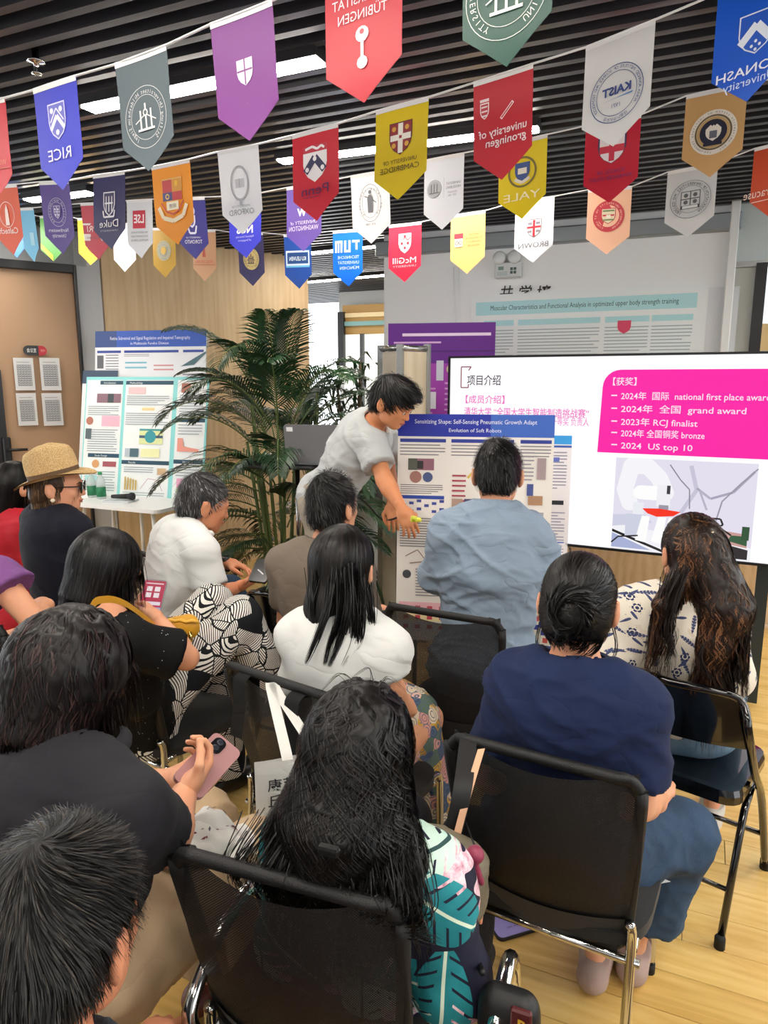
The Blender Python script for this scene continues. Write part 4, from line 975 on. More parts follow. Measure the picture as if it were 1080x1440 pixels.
def f_s(p): p.text('Syracuse', .05, -.2, .05, 'f0d2c4', w=.16); p.rect(-.03, -.22, .09, -.217, 'f0d2c4')
FL = [
 ('A', -42, 148, 7, 139, 'c5303f', f_wis, 'red pennant at the left edge of the front string, mostly cut off'),
 ('A', 47, 128, 107, 108, '4b4fc0', f_rice, 'blue-violet pennant with a white chevron shield over four capitals'),
 ('A', 162, 92, 234, 65, '5c686e', f_seal_grey, 'slate grey pennant with a large white oval building seal'),
 ('A', 296, 36, 383, 2, '793a85', f_purple, 'large plain purple pennant with a small white quartered shield'),
 ('A', 457, -28, 566, -72, 'b8343f', f_tub, 'large brick red pennant with three mirrored text lines over a palm tree mark'),
 ('A', 652, -100, 782, -152, '3c5f55', f_green, 'dark green pennant with white round seal, cut off by the top of the frame'),
 ('B', -13, 263, 24, 260, 'dd4f1f', f_calt, 'orange-red pennant with torch emblem at the far left, white lettering below'),
 ('B', 55, 257, 97, 255, '4d2f8c', f_nw, 'deep violet pennant with round seal and two lines of mirrored text'),
 ('B', 131, 248, 176, 242, '2f2c60', f_duke, 'dark navy-violet pennant with white four-bar shield over a white word'),
 ('B', 213, 236, 267, 225, 'f39a0c', f_hku, 'bright orange pennant with red and navy quartered shield above a book'),
 ('B', 306, 215, 363, 204, 'eff2f6', f_oxf, 'white pennant with faint grey oval belt crest over grey capitals'),
 ('B', 411, 192, 476, 175, 'cf2c3c', f_penn, 'red pennant with white shield, dark chevron and purple lettering'),
 ('B', 529, 158, 603, 138, 'dcc313', f_cam, 'yellow pennant with red quartered cross shield over dark lettering'),
 ('B', 666, 118, 750, 91, 'c2172d', f_gro, 'large crimson pennant with small crest, slanted bar and two white text lines'),
 ('B', 824, 68, 922, 29, 'dcdcdc', f_kaist, 'large white pennant with blue ring seal and blue underlined word'),
 ('B', 1010, -8, 1122, -54, '0b57cc', f_mon, 'strong blue pennant in the top right corner with a white dotted shield'),
 ('C', 26, 294, 47, 293, '78c5ec', f_sky, 'small pale sky blue pennant at far left'),
 ('C', 113, 287, 147, 286, 'c23044', f_band, 'small red pennant with a white band, next to the dark tower shield pennant'),
 ('C', 178, 283, 214, 281, 'd9dde2', f_lse, 'light grey pennant with a red square holding white letters'),
 ('C', 248, 280, 288, 278, '3a3684', f_tor, 'indigo pennant with tall white tree crest and white text'),
 ('C', 322, 277, 367, 272, '3b3fc8', f_nus, 'royal blue pennant with big white letters under the white belt-crest pennant'),
 ('C', 403, 265, 452, 258, '6a4fae', f_was, 'lilac purple pennant with white lettering, partly behind the red chevron pennant'),
 ('C', 493, 249, 547, 240, 'eff1f4', f_bol, 'white pennant with a grey upright oval seal of a robed figure'),
 ('C', 597, 227, 653, 216, 'e3e8f0', f_hei, 'bluish white pennant with small round seal beside mirrored text lines'),
 ('C', 702, 206, 770, 190, 'e6cf0c', f_yale, 'yellow pennant with blue shield in a wreath over white capitals'),
 ('C', 824, 178, 902, 162, 'c80f33', f_sas, 'crimson pennant with white and red cross shield below the large white seal pennant'),
 ('C', 965, 136, 1052, 118, 'd3a76d', f_gt, 'tan pennant with a round navy and cream seal'),
 ('D', 4, 301, 33, 300, '4d86dc', f_shiny, 'small medium blue pennant tucked behind the orange-red torch pennant'),
 ('D', 56, 305, 90, 303, '5da34f', f_green2, 'small green and yellow pennant showing below the deep violet one'),
 ('D', 109, 308, 143, 307, 'f2b83a', f_yor, 'small yellow-orange pennant behind the red banded one'),
 ('D', 159, 316, 190, 315, 'e6eaf0', f_shiny, 'small glossy white pennant below the dark tower shield pennant'),
 ('D', 214, 322, 246, 321, 'bf951f', f_gold, 'small old-gold pennant with grey round seal'),
 ('D', 270, 325, 303, 324, 'cf9f78', f_wis, 'small tan pennant with red underlined lettering'),
 ('D', 334, 329, 370, 328, '3a3560', f_navy, 'small dark navy pennant with gold round seal'),
 ('D', 399, 331, 437, 329, '2450a5', f_ku, 'blue pennant with a light blue framed dark label'),
 ('D', 468, 326, 510, 323, '0c6fe0', f_tum, 'azure pennant with three blocky white letters'),
 ('D', 547, 318, 593, 313, 'da2240', f_mcg, 'red-pink pennant with white bird shield over white text'),
 ('D', 634, 304, 683, 297, 'efc277', f_ntu, 'pale yellow-tan pennant with small crest and four mirrored text lines'),
 ('D', 725, 285, 780, 277, 'e9edf5', f_brown, 'white pennant with red cross shield over grey capitals'),
 ('D', 827, 268, 889, 263, 'eebd9f', f_wash, 'peach pink pennant with a red ring seal'),
 ('D', 939, 243, 1010, 230, 'c9ccce', f_vt, 'light grey pennant with a dark round quartered seal'),
 ('D', 1061, 210, 1122, 194, 'c4471f', f_s, 'burnt orange pennant cut off at the right edge'),
]
def cloth_flag(col):
    k = 'flag' + col
    if k not in MATS:
        m = mat(col, .42, spec=.35, key=k, bump=(7, .2)); MATS[k] = m
        b = m.node_tree.nodes['Principled BSDF']; 
        b.inputs['Emission Strength'].default_value = 0
    return MATS[k]
tops = {k: [] for k in ROWS}
FR = random.Random(3)
for row, x0, y0, x1, y1, col, fn, lab in FL:
    a = row_pt(row, x0, y0); b = row_pt(row, x1, y1)
    tops[row].append(((x0, y0), (x1, y1)))
    ex = (b - a); w = ex.length; exn = ex.normalized(); n2 = exn.cross(Z).normalized()
    if n2.dot(CAM - a) < 0: n2 = -n2
    bend = FR.uniform(-.003, .003); tilt = FR.uniform(-.08, .08); ph = FR.uniform(0, 6)
    mid = (a + b) / 2
    def fmap(x, y, z, a=a, exn=exn, ex=ex, w=w, n2=n2, bend=bend, tilt=tilt, ph=ph):
        s = x / w + .5
        return a + ex * s + Z * y + n2 * (z + bend * math.sin(math.pi * s) + tilt * y + .0006 * math.sin(y * 30 + ph + s * 3) + (.5 * (-y - .23) ** 2 * math.sin(ph) * 6 if y < -.23 else 0))
    t = thing('pennant', mid, lab, 'pennant', 'university pennants on the bunting')
    m = MB(); hw = w / 2; nx, ny = 6, 9; vs = []; fs = []
    tip = FH; body = FH * .74
    for j in range(ny + 1):
        for i in range(nx + 1):
            x = -hw + w * i / nx; yb = -(body + (tip - body) * (1 - abs(x) / hw)); vs.append(fmap(x, yb * j / ny, 0))
    for j in range(ny):
        for i in range(nx): q = j * (nx + 1) + i; fs.append((q, q + 1, q + nx + 2, q + nx + 1))
    k = len(vs); vs += [v - n2 * .0008 for v in vs]; fs += [tuple(i + k for i in f)[::-1] for f in fs]
    m.add(vs, fs, cloth_flag(col), True); m.build('cloth', t)
    sc_ = w / .195
    pr = Print(lambda x, y, z, f=fmap, sc_=sc_: f(-x * sc_, y, z), lambda c: mat(c, .4), .0018, .0003)
    fn(pr)
    if pr.mb.v: pr.build('printed_emblem', t)
    hm = MB(); hm.grid(lambda u, v: fmap(-hw + w * u, .006 - .016 * v, .002), 6, 1, mat('e6e6e6', .5)); hm.build('hem', t)
tape = mat('eceff2', .35)
for i, (row, lab) in enumerate((('A', 'white bunting string of the front row of large pennants, highest in the photo'), ('B', 'white bunting string second from the front, carrying the yellow cross-shield pennant'), ('C', 'white bunting string third from the front, carrying the lilac purple pennant'), ('D', 'white bunting string at the back, carrying the azure pennant'))):
    pts = []
    L = sorted(tops[row])
    for (p0, p1) in L: pts += [row_pt(row, *p0) + Z * .003, row_pt(row, *p1) + Z * .003]
    d0 = (pts[0] - pts[1]).normalized(); d1 = (pts[-1] - pts[-2]).normalized()
    e0 = pts[0] + d0 * .4; e1 = pts[-1] + d1 * .8; e0.z = min(e0.z, 2.7); e1.z = min(e1.z, 2.72)
    pts = [e0] + pts + [e1]
    m = MB(); m.tube(pts, .0045, tape, 5, flat=.7)
    o = m.build('bunting_string', None, pts[0]); tag(o, lab, 'string', 'bunting strings')
# ------------------------------------------------------------------ furniture
def net_mat(per=.0046, open_=.2, key='net'):
    if key in MATS: return MATS[key]
    m, g = newmat(.55); g.b.inputs['Base Color'].default_value = rgb('0a0a0c')
    v = g.obj((1, 1, 1), 'UV')
    x, y, z = g.xyz(v)
    a = g.m('MULTIPLY', x, 2 * math.pi / per); b = g.m('MULTIPLY', y, 2 * math.pi / (per * 1.25))
    # offset rows -> honeycomb of small holes
    s1 = g.m('MULTIPLY', g.m('COSINE', a), g.m('COSINE', b))
    hole = g.m('MULTIPLY', g.m('GREATER_THAN', s1, 1 - open_ * 2.2), .6)
    s2 = g.m('MULTIPLY', g.m('SINE', a), g.m('SINE', b))
    g.bump(s2, .35, .002)
    inv = g.m('SUBTRACT', 1.0, hole)
    g.put(g.b.inputs['Alpha'], inv)
    MATS[key] = m
    return m
net = net_mat()
seat_m = mat('0b0b0c', .75, sheen=.1, bump=(300, .1))
rim_m = mat('0a0a0c', .6, bump=(350, .2))

def mesh_chair(cx, cy, az, label, arms=False, tilt=.2, group='black mesh-back visitor chairs', wd=.425, net_=None, ztop=.88):
    """cx, cy : middle of the top edge of the backrest (z .88); az : direction the chair faces"""
    F_ = Vector((math.sin(az), math.cos(az), 0)); R_ = Vector((math.cos(az), -math.sin(az), 0))
    top = Vector((cx, cy, 0)); org = top + F_ * .3
    t = thing('mesh_chair', (org.x, org.y, 0), label, 'chair', group)
    def L(x, y, z): return org + R_ * x + F_ * y + Z * z       # y forward
    hw = wd / 2
    # back surface, s in -1..1 across, h 0..1 up
    def back(s, h, off=0.0):
        wdt = hw * (.86 + .14 * min(1, h * 1.6)) * (1 - .04 * max(0, h - .85) / .15)
        x = s * wdt; y = -.19 - .11 * h + .045 * s * s - .02 + off - .03 * math.sin(h * math.pi)
        z = .40 + (.475 + ztop - .88) * h - .02 * (1 - s * s) * (h > .5) * (h - .5) * 2 + .015 * s * s * h
        return L(x, y, z)
    def rr(s, h):            # rounded corners
        return s, h
    m = MB(); nu, nv = 14, 14
    vs = []; uvs = []
    for j in range(nv + 1):
        for i in range(nu + 1):
            s = -1 + 2 * i / nu; h = j / nv
            vs.append(back(s, h)); uvs.append((s * hw, .5 * h))
    fs = [(j * (nu + 1) + i, j * (nu + 1) + i + 1, (j + 1) * (nu + 1) + i + 1, (j + 1) * (nu + 1) + i) for j in range(nv) for i in range(nu)]
    m.add(vs, fs, net_ or net, True)
    o = m.build('mesh_backrest', t)
    uvl = o.data.uv_layers.new(name='uv')
    for lp in o.data.loops: uvl.data[lp.index].uv = uvs[lp.vertex_index]
    # rim : rounded rectangle following the surface
    rim = []
    c_ = .2
    for (s0, h0, a0) in ((1 - c_, 1 - .14, 0), (-(1 - c_), 1 - .14, 90), (-(1 - c_), .1, 180), (1 - c_, .1, 270)):
        for k in range(7):
            a = math.radians(a0 + 15 * k)
            rim.append(back(max(-1, min(1, s0 + c_ * math.cos(a))), max(0, min(1, h0 + (.14 if h0 > .5 else .1) * math.sin(a)))))
    MB().tube(smooth_path(rim, 2, True), .0175, rim_m, 8, closed=True, flat=.75).build('backrest_rim', t)
    # lower lumbar sleeve : solid cloth band where the net wraps the frame
    m = MB(); m.grid(lambda u, v: back(-1 + 2 * u, .0 + .2 * v, -.006), 12, 4, seat_m); m.grid(lambda u, v: back(-.98 + 1.96 * u, .0 + .12 * v, .02), 12, 3, seat_m); m.build('lumbar_band', t)
    # seat cushion
    m = MB(); n = 20
    def seatp(u, v, top_):
        a = u * 2 * math.pi; ca, sa = math.cos(a), math.sin(a); e = .45
        x = math.copysign(abs(ca) ** e, ca) * .235 * v; y = math.copysign(abs(sa) ** e, sa) * .225 * v
        return L(x, y + .0, .455 + (.022 * (1 - v ** 6) if top_ else -.03))
    m.grid(lambda u, v: seatp(-u, v, True), 32, 6, seat_m); m.grid(lambda u, v: seatp(u, v, False), 32, 2, seat_m)
    m.grid(lambda u, v: seatp(u, 1, True) + Z * (-.03 * v), 32, 1, seat_m)
    m.build('seat', t)
    # chrome frame : each side is rear upright, seat rail and front leg
    for sx in (-1, 1):
        x = sx * .205
        path = [L(x, -.25, .02), L(x, -.215, .42), L(x * .97, -.222, .5)]
        m = MB(); m.tube(smooth_path(path, 5), .0115, chrome, 10); m.lathe([(.014, 0), (.014, .03), (0, .03)], rubber, L(x, -.25, 0), 10); m.build('rear_leg', t)
        if arms:
            xo = .345 if sx > 0 else -.2
            path = [L(x, -.22, .43), L(xo * .9, -.27, .47), L(xo, -.28, .54), L(xo, -.2, .61), L(xo, -.1, .64), L(xo, -.05, .63), L(xo, -.015, .57), L(xo, .0, .48), L(xo, .04, .03)]
        else:
            path = [L(x, -.21, .425), L(x, .0, .43), L(x, .17, .435), L(x, .215, .42), L(x, .225, .36), L(x, .235, .02)]
        m = MB(); m.tube(smooth_path(path, 6), .0125 if not arms else .015, chrome, 10); m.lathe([(.015, 0), (.015, .03), (0, .03)], rubber, L(xo if arms else x, .04 if arms else .235, 0), 10)
        m.build('front_leg', t)
        if arms: MB().tube([L(x, -.2, .43), L(.33 if sx > 0 else -.2, .02, .44)], .01, chrome, 8).build('seat_rail', t)
    m = MB(); m.tube([L(-.225, -.215, .4), L(.225, -.215, .4)], .01, chrome, 8); m.tube([L(-.225, .16, .428), L(.225, .16, .428)], .01, chrome, 8); m.build('cross_bar', t)
    return t, L, back

def folding_chair(cx, cy, az, label, side=1):
    """cx, cy : middle of the top of the back panel (z .80)"""
    F_ = Vector((math.sin(az), math.cos(az), 0)); R_ = Vector((math.cos(az), -math.sin(az), 0))
    org = Vector((cx, cy, 0)) + F_ * .27
    t = thing('folding_chair', (org.x, org.y, 0), label, 'chair', 'black folding chairs')
    def L(x, y, z): return org + R_ * x + F_ * y + Z * z
    hw = .215
    def bk(s, h, o=0.0): return L(s * .205, -.262 + .05 * s * s - .0 + .03 * (1 - h) + o, .625 + .17 * h)
    m = MB()
    # stamped back panel with rounded top corners
    def edge(s, h):
        hh = h
        if abs(s) > .72: hh = h * (1 - .35 * ((abs(s) - .72) / .28) ** 2)
        return hh
    m.grid(lambda u, v: bk(-1 + 2 * u, edge(-1 + 2 * u, v)), 20, 6, gblack)
    m.grid(lambda u, v: bk(1 - 2 * u, edge(1 - 2 * u, v), .012), 20, 6, gblack)
    m.build('back_panel', t)
    rim = [bk(-1 + .1 * k, edge(-1 + .1 * k, 1), .006) for k in range(21)]
    for sx in (-1, 1): pass
    path = [L(-hw, .235, .015), L(-hw, .05, .36), L(-hw, -.1, .52), L(-hw, -.235, .70)] + [rim[k] + Z * .006 for k in (1, 4, 10, 16, 19)] + [L(hw, -.235, .70), L(hw, -.1, .52), L(hw, .05, .36), L(hw, .235, .015)]
    m = MB(); m.tube(smooth_path(path, 5), .0125, gblack, 10)
    m.tube([L(-hw, .15, .18), L(hw, .15, .18)], .009, gblack, 8)
    m.build('main_frame', t)
    for sx in (-1, 1):
        m = MB(); m.tube([L(sx * .19, .05, .435), L(sx * .19, -.06, .36), L(sx * .195, -.24, .015)], .0115, gblack, 10); m.lathe([(.016, 0), (.016, .035), (.012, .04)], rubber, L(sx * .195, -.24, 0), 10); m.build('rear_leg', t)
        MB().lathe([(.017, 0), (.017, .035), (.012, .04)], rubber, L(sx * hw, .238, 0), 10).build('foot_cap', t)
    m = MB(); m.tube([L(-.193, -.17, .15), L(.193, -.17, .15)], .008, gblack, 8); m.build('cross_bar', t)
    m = MB()
    pts = []
    for sx, sy, a0 in ((1, 1, 0), (-1, 1, 90), (-1, -1, 180), (1, -1, 270)):
        for k in range(5): a = math.radians(a0 + 22.5 * k); pts.append((sx * .14 + .055 * math.cos(a), sy * .135 + .055 * math.sin(a)))
    k = len(pts)
    vs = [L(x, y + .02, .445 - .02 * (y < 0) * 0) for x, y in pts] + [L(x * .97, y * .97 + .02, .462) for x, y in pts] + [L(x * .8, y * .8 + .02, .458) for x, y in pts] + [L(x, y + .02, .42) for x, y in pts]
    fs = [(i, (i + 1) % k, (i + 1) % k + k, i + k) for i in range(k)] + [(i + k, (i + 1) % k + k, (i + 1) % k + 2 * k, i + 2 * k) for i in range(k)] + [tuple(range(2 * k, 3 * k))] + [(i + 3 * k, (i + 1) % k + 3 * k, (i + 1) % k, i) for i in range(k)] + [tuple(range(3 * k, 4 * k))[::-1]]
    m.add(vs, fs, gblack, False); m.build('seat', t)
    return t, L

def top_mid(ax, ay, bx, by, z=.88):
    a = PZ(ax, ay, z); b = PZ(bx, by, z); c = (a + b) / 2; d = b - a
    return c.x, c.y, math.atan2(-d.y, d.x), d.length
CH = {}
def mc(key, px, label, az=None, zt=.88, **k):
    x, y, a, l = top_mid(*px, zt); CH[key] = mesh_chair(x, y, a if az is None else math.radians(az), label, ztop=zt, **k); return CH[key]
mc('near', (245, 1200, 548, 1282), 'nearest black mesh chair with chrome armrests, its back filling the bottom centre', arms=True, wd=.42)
mc('navy', (642, 1038, 885, 1100), 'black mesh chair the woman in the navy t-shirt sits on')
mc('empty', (548, 852, 694, 876), 'black mesh chair of the man in the grey-blue shirt, its back standing free behind him', az=27, zt=.905)
mc('white', (318, 935, 470, 985), 'black mesh chair with tote bag and backpack straps hung on its back')
mc('bobw', (60, 870, 205, 900), 'black mesh chair the woman in the sparkling black top sits on', az=30)
mc('left', (-130, 862, 22, 880), 'black mesh chair at the left edge under the bare arm', az=30)
mc('gray', (196, 772, 262, 800), 'black mesh chair behind the grey haired man in the white polo shirt', az=36, wd=.44)
mc('hat', (17, 765, 97, 782), 'black mesh chair of the woman in the straw hat', az=36)
FC = {}
def fc(key, px, label, az=None, z=.8):
    x, y, a, l = top_mid(*px, z); FC[key] = folding_chair(x, y, a if az is None else math.radians(az), label); return FC[key]
fc('wavy', (858, 935, 1036, 992), 'glossy black folding chair the woman with long wavy hair sits on', az=40)
fc('taupe', (352, 838, 432, 845), 'glossy black folding chair behind the man in the taupe t-shirt', az=24)
FC['char'] = folding_chair(-.69 - .27 * math.sin(math.radians(32)), 1.29 - .27 * math.cos(math.radians(32)), math.radians(32), 'black folding chair under the woman in the charcoal polo shirt')
# label sticker on the folding chair seat edge
t, L = FC['wavy']
o = MB().box(L(-.12, -.178, .43), (.05, .003, .022), mat('c9c2b0', .6), Matrix.Rotation(-math.radians(40), 3, 'Z')).build('sticker', t)

# ---- laptop table, laptop
c = P(418, 654, 3.95)
t = thing('laptop_stand', (c.x, c.y, 0), 'black tripod laptop table with a chrome telescopic pole beside the palm', 'table')
rk = Matrix.Rotation(-math.radians(12), 3, 'Z'); ex = Vector((math.cos(math.radians(12)), -math.sin(math.radians(12)), 0))
ctr = c - ex * .09
MB().box(ctr, (.44, .3, .018), mat('0d0d0f', .4), rk, bev=.006).box(ctr + Z * .014, (.44, .012, .012), mat('0d0d0f', .4), rk).build('table_top', t)
m = MB(); b0 = Vector((c.x, c.y, 0)); m.tube([b0 + Z * .55, c - Z * .01], .014, chrome, 10); m.tube([b0 + Z * .12, b0 + Z * .6], .02, chrome, 10); m.build('pole', t)
MB().tube([b0 + Z * .585, b0 + Z * .62], .025, dkchrome, 10).build('collar', t)
for k in range(3):
    a = math.radians(120 * k + 20); MB().tube([b0 + Z * .3, b0 + Vector((math.cos(a) * .28, math.sin(a) * .28, .015))], .012, dkchrome, 8).build('leg', t)
lp = P(452, 651, 3.93)
lp.z = ctr.z + .012
t = thing('laptop', lp, 'open silver grey laptop seen from its lid on the black stand', 'laptop')
MB().box(lp + Vector((0, -.0, .006)) , (.32, .2, .012), mat('9a9da2', .35, .7), rk, bev=.003).build('keyboard_base', t)
ln = Vector((-math.sin(math.radians(12)), -math.cos(math.radians(12)), 0)); eyl = (Z * .97 + ln * -.12).normalized(); eyl = (Z * .985 + ln * .17).normalized()
n_ = ex.cross(eyl).normalized(); n_ = n_ if n_.dot(ln) > 0 else -n_
o0_ = lp + ln * .1 + Z * .012
MB().prism([(-.165, 0), (.165, 0), (.165, .2), (.155, .212), (-.155, .212), (-.165, .2)], o0_, ex, eyl, n_, .007, mat('8f9296', .35, .6)).build('lid', t)
MB().prism([(-.15, .175), (-.115, .175), (-.115, .198), (-.15, .198)], o0_ + n_ * .0072, ex, eyl, n_, .0006, mat('e6e8ea', .5)).build('sticker', t)

# ---- white planter with reddish plant behind the glass
b = P(512, 740, 4.9); pb = Vector((b.x, b.y, 0)); 
zt3 = P(512, 697, 4.9).z
t = thing('planter', pb, 'tall tapered white planter with a small reddish green shrub behind the standing man', 'planter')
MB().lathe([(.1, 0), (.11, .02), (.165, zt3 - .02), (.17, zt3), (.155, zt3), (.15, zt3 - .04), (0, zt3 - .04)], mat('e6ecef', .25), pb, 24).build('pot', t)
m = MB(); gcol = [mat('33482a', .5), mat('4a5c34', .5), mat('8c4a3a', .5)]
for k in range(260):
    a = R.uniform(0, 6.28); r = R.uniform(0, .15); zz = zt3 - .02 + R.uniform(0, .24) * (1 - r / .25)
    c = pb + Vector((r * math.cos(a), r * math.sin(a), zz)); d = Vector((R.uniform(-1, 1), R.uniform(-1, 1), R.uniform(.0, 1))).normalized(); s_ = d.orthogonal().normalized() * .008
    m.add([c, c + d * .02 + s_, c + d * .045, c + d * .02 - s_], [(0, 1, 2, 3)], gcol[k % 3 if k % 5 else 2])
m.build('shrub', t)
# ---- palm
pc = P(398, 760, 4.55); pb = Vector((pc.x, pc.y, 0))
t = thing('areca_palm', pb, 'large dense areca palm with arching dark green fronds against the wood column', 'plant')
MB().lathe([(.14, 0), (.16, .02), (.2, .3), (.205, .33), (.185, .33), (.18, .28), (0, .28)], mat('4a4a48', .6), pb, 20).build('pot', t)
leafm = []
for c1, c2 in (('122a19', '274a28'), ('18361f', '355c2f'), ('0c2015', '1f4024')):
    m_, g = newmat(.38, spec=.6); oi = g.new('ShaderNodeObjectInfo')
    g.color(g.mix(g.noise(g.obj((1, 1, 1)), 6, 2), c1, c2)); leafm.append(m_)
stemm = mat('5d6e3a', .5)
PR = random.Random(11)
def frond(base, dirv, length, droop, mt, lw=.011):
    m = MB(); n = 14; pts = []; d = dirv.normalized(); p = Vector(base); st = length / n
    for i in range(n + 1):
        pts.append(p.copy()); p = p + d * st; d = (d + Vector((0, 0, -droop * st * (1 + i * .13)))).normalized()
    m.tube(pts, [.006 * (1 - .7 * i / n) for i in range(n + 1)], stemm, 4)
    K = 36
    for i in range(K):
        f = .16 + .84 * i / K; q = f * n; a = int(min(q, n - 1)); fr = q - a
        c = pts[a].lerp(pts[a + 1], fr); tg = (pts[a + 1] - pts[a]).normalized()
        sd = tg.cross(Z); sd = sd.normalized() if sd.length > .05 else Vector((1, 0, 0)); up = sd.cross(tg)
        ll = length * .34 * math.sin(math.pi * min(1, .22 + f * .72)) * PR.uniform(.85, 1.1)
        for s_ in (-1, 1):
            dd = (sd * s_ * .8 + tg * (.55 + .5 * f) + up * .18).normalized()
            p1 = c + dd * ll * .5; d2 = (dd + Vector((0, 0, -.38))).normalized(); p2 = p1 + d2 * ll * .3; d3 = (d2 + Vector((0, 0, -.45))).normalized(); p3 = p2 + d3 * ll * .25
            wv = dd.cross(up).normalized() if dd.cross(up).length > .01 else tg
            w1 = wv * lw * .8
            m.add([c + w1 * .3, p1 + w1, p2 + w1 * .7, p3, p2 - w1 * .7 + up * .002, p1 - w1 + up * .004, c - w1 * .3], [(0, 1, 5, 6), (1, 2, 4, 5), (2, 3, 4)], mt)
    return m
for k in range(15):
    a = PR.uniform(0, 6.28); r = PR.uniform(.02, .12); h = PR.uniform(.7, 1.35)
    b0 = pb + Vector((r * math.cos(a), r * math.sin(a), .28)); b1 = b0 + Vector((math.cos(a) * .12, math.sin(a) * .12, h))
    MB().tube(smooth_path([b0, b0.lerp(b1, .5) + Vector((0, 0, .02)), b1], 3), [.011] * 6 + [.008], stemm, 6).build('stem', t)
for k in range(64):
    a = 2 * math.pi * k / 64 * 5.0 + PR.uniform(-.3, .3); tier = k / 64
    h = .55 + 1.02 * tier + PR.uniform(-.12, .12)
    el = .15 + .98 * tier + PR.uniform(-.15, .15)
    dv = Vector((math.cos(a) * math.cos(el), math.sin(a) * math.cos(el) * .8, math.sin(el)))
    b0 = pb + Vector((math.cos(a) * .1, math.sin(a) * .1, h))
    frond(b0, dv, PR.uniform(.58, .82), PR.uniform(1.1, 2.0), leafm[k % 3], PR.uniform(.006, .0085)).build('frond', t)
# broad leaved dracaena behind
pc = P(506, 760, 5.3); pb = Vector((pc.x, pc.y, 0))
t = thing('dracaena', pb, 'slender dracaena with drooping glossy leaves against the bright passage window', 'plant')
MB().lathe([(.12, 0), (.15, .3), (.13, .3), (0, .27)], mat('5a5a58', .6), pb, 18).build('pot', t)
for k in range(4):
    a = k * 1.6; tp = pb + Vector((math.cos(a) * .16, math.sin(a) * .12, 1.45 + .12 * k))
    MB().tube([pb + Z * .25, pb.lerp(tp, .5) + Z * .1, tp], .012, mat('6a5a40', .7), 6).build('trunk', t)
    m = MB()
    for j in range(60):
        b_ = PR.uniform(0, 6.28); e = PR.uniform(-.2, 1.3); l = PR.uniform(.15, .3); d = Vector((math.cos(b_) * math.cos(e), math.sin(b_) * math.cos(e), math.sin(e)))
        s0 = tp - Z * PR.uniform(0, .75) + Vector((PR.uniform(-.04, .04), PR.uniform(-.04, .04), 0)); p1 = s0 + d * l * .6; p2 = p1 + (d + Vector((0, 0, -1.0))).normalized() * l * .5; w = d.cross(Z).normalized() * .013 if d.cross(Z).length > .1 else Vector((.013, 0, 0))
        m.add([s0 - w * .4, s0 + w * .4, p1 + w, p2, p1 - w], [(0, 1, 2, 4), (4, 2, 3)], leafm[j % 3])
    m.build('leaf_cluster', t)
# cables on the floor near the screen
for i, (pts, lab) in enumerate((([(438, 760), (500, 806), (545, 840), (600, 835), (640, 850)], 'black cable lying on the floor in front of the glass screen'), ([(520, 815), (560, 830), (580, 838), (640, 838)], 'second thin black cable on the floor beside the poster board'))):
    q = [PZ(x, y, .006) for x, y in pts]; o = MB().tube(smooth_path(q, 6), .005, black, 5).build('floor_cable', None, q[0]); tag(o, lab, 'cable')
# ------------------------------------------------------------------ implicit surfaces for figures
def A_(v): return np.array([v[0], v[1], v[2]], dtype=np.float64)
class Cone:      # rounded cone between a and b, optional flat ends
    def __init__(s, a, b, r1, r2, fa=False, fb=False, k=.03, sub=False):
        s.a = A_(a); s.b = A_(b); s.r1 = r1; s.r2 = r2; s.fa = fa; s.fb = fb; s.k = k; s.sub = sub
        m = max(r1, r2); s.lo = np.minimum(s.a, s.b) - m; s.hi = np.maximum(s.a, s.b) + m
    def d(s, p):
        ba = s.b - s.a; L2 = ba @ ba + 1e-12; t = np.clip(((p - s.a) @ ba) / L2, 0, 1)
        q = p - s.a - t[..., None] * ba
        d = np.sqrt((q * q).sum(-1)) - (s.r1 + (s.r2 - s.r1) * t)
        if s.fa or s.fb:
            n = ba / math.sqrt(L2)
            if s.fb: d = np.maximum(d, (p - s.b) @ n)
            if s.fa: d = np.maximum(d, (s.a - p) @ n)
        return d
class Ell:
    def __init__(s, c, rad, M=None, k=.03, sub=False, cut=None):
        s.c = A_(c); s.rad = np.array(rad, dtype=np.float64); s.M = np.array(M, dtype=np.float64) if M is not None else np.eye(3)   # columns = axes
        s.k = k; s.sub = sub; s.cut = cut
        e = np.abs(s.M) @ s.rad; s.lo = s.c - e; s.hi = s.c + e
    def d(s, p):
        q = (p - s.c) @ s.M
        k0 = np.sqrt(((q / s.rad) ** 2).sum(-1)); k1 = np.sqrt(((q / s.rad ** 2) ** 2).sum(-1)) + 1e-9
        d = k0 * (k0 - 1) / k1
        if s.cut is not None:
            n, o = s.cut; d = np.maximum(d, (p - A_(o)) @ A_(n))
        return d
class Plane:     # removes everything on the side n points to, only inside a sphere
    def __init__(s, o, n, c=None, r=9): s.o = A_(o); s.n = A_(n); s.c = A_(c if c is not None else o); s.r = r; s.k = 0; s.sub = True; s.lo = s.c - r; s.hi = s.c + r
    def d(s, p):
        return np.maximum(-((p - s.o) @ s.n), np.sqrt(((p - s.c) ** 2).sum(-1)) - s.r)
def comb_sdf(D, d, pr):
    if pr.sub:
        return np.maximum(D, -d)
    k = max(pr.k, 1e-5); h = np.clip(.5 + .5 * (D - d) / k, 0, 1)
    return D * (1 - h) + d * h - k * h * (1 - h)
def sdf(prims, p):
    D = np.full(p.shape[:-1], 1.0)
    for pr in prims: D = comb_sdf(D, pr.d(p), pr)
    return D
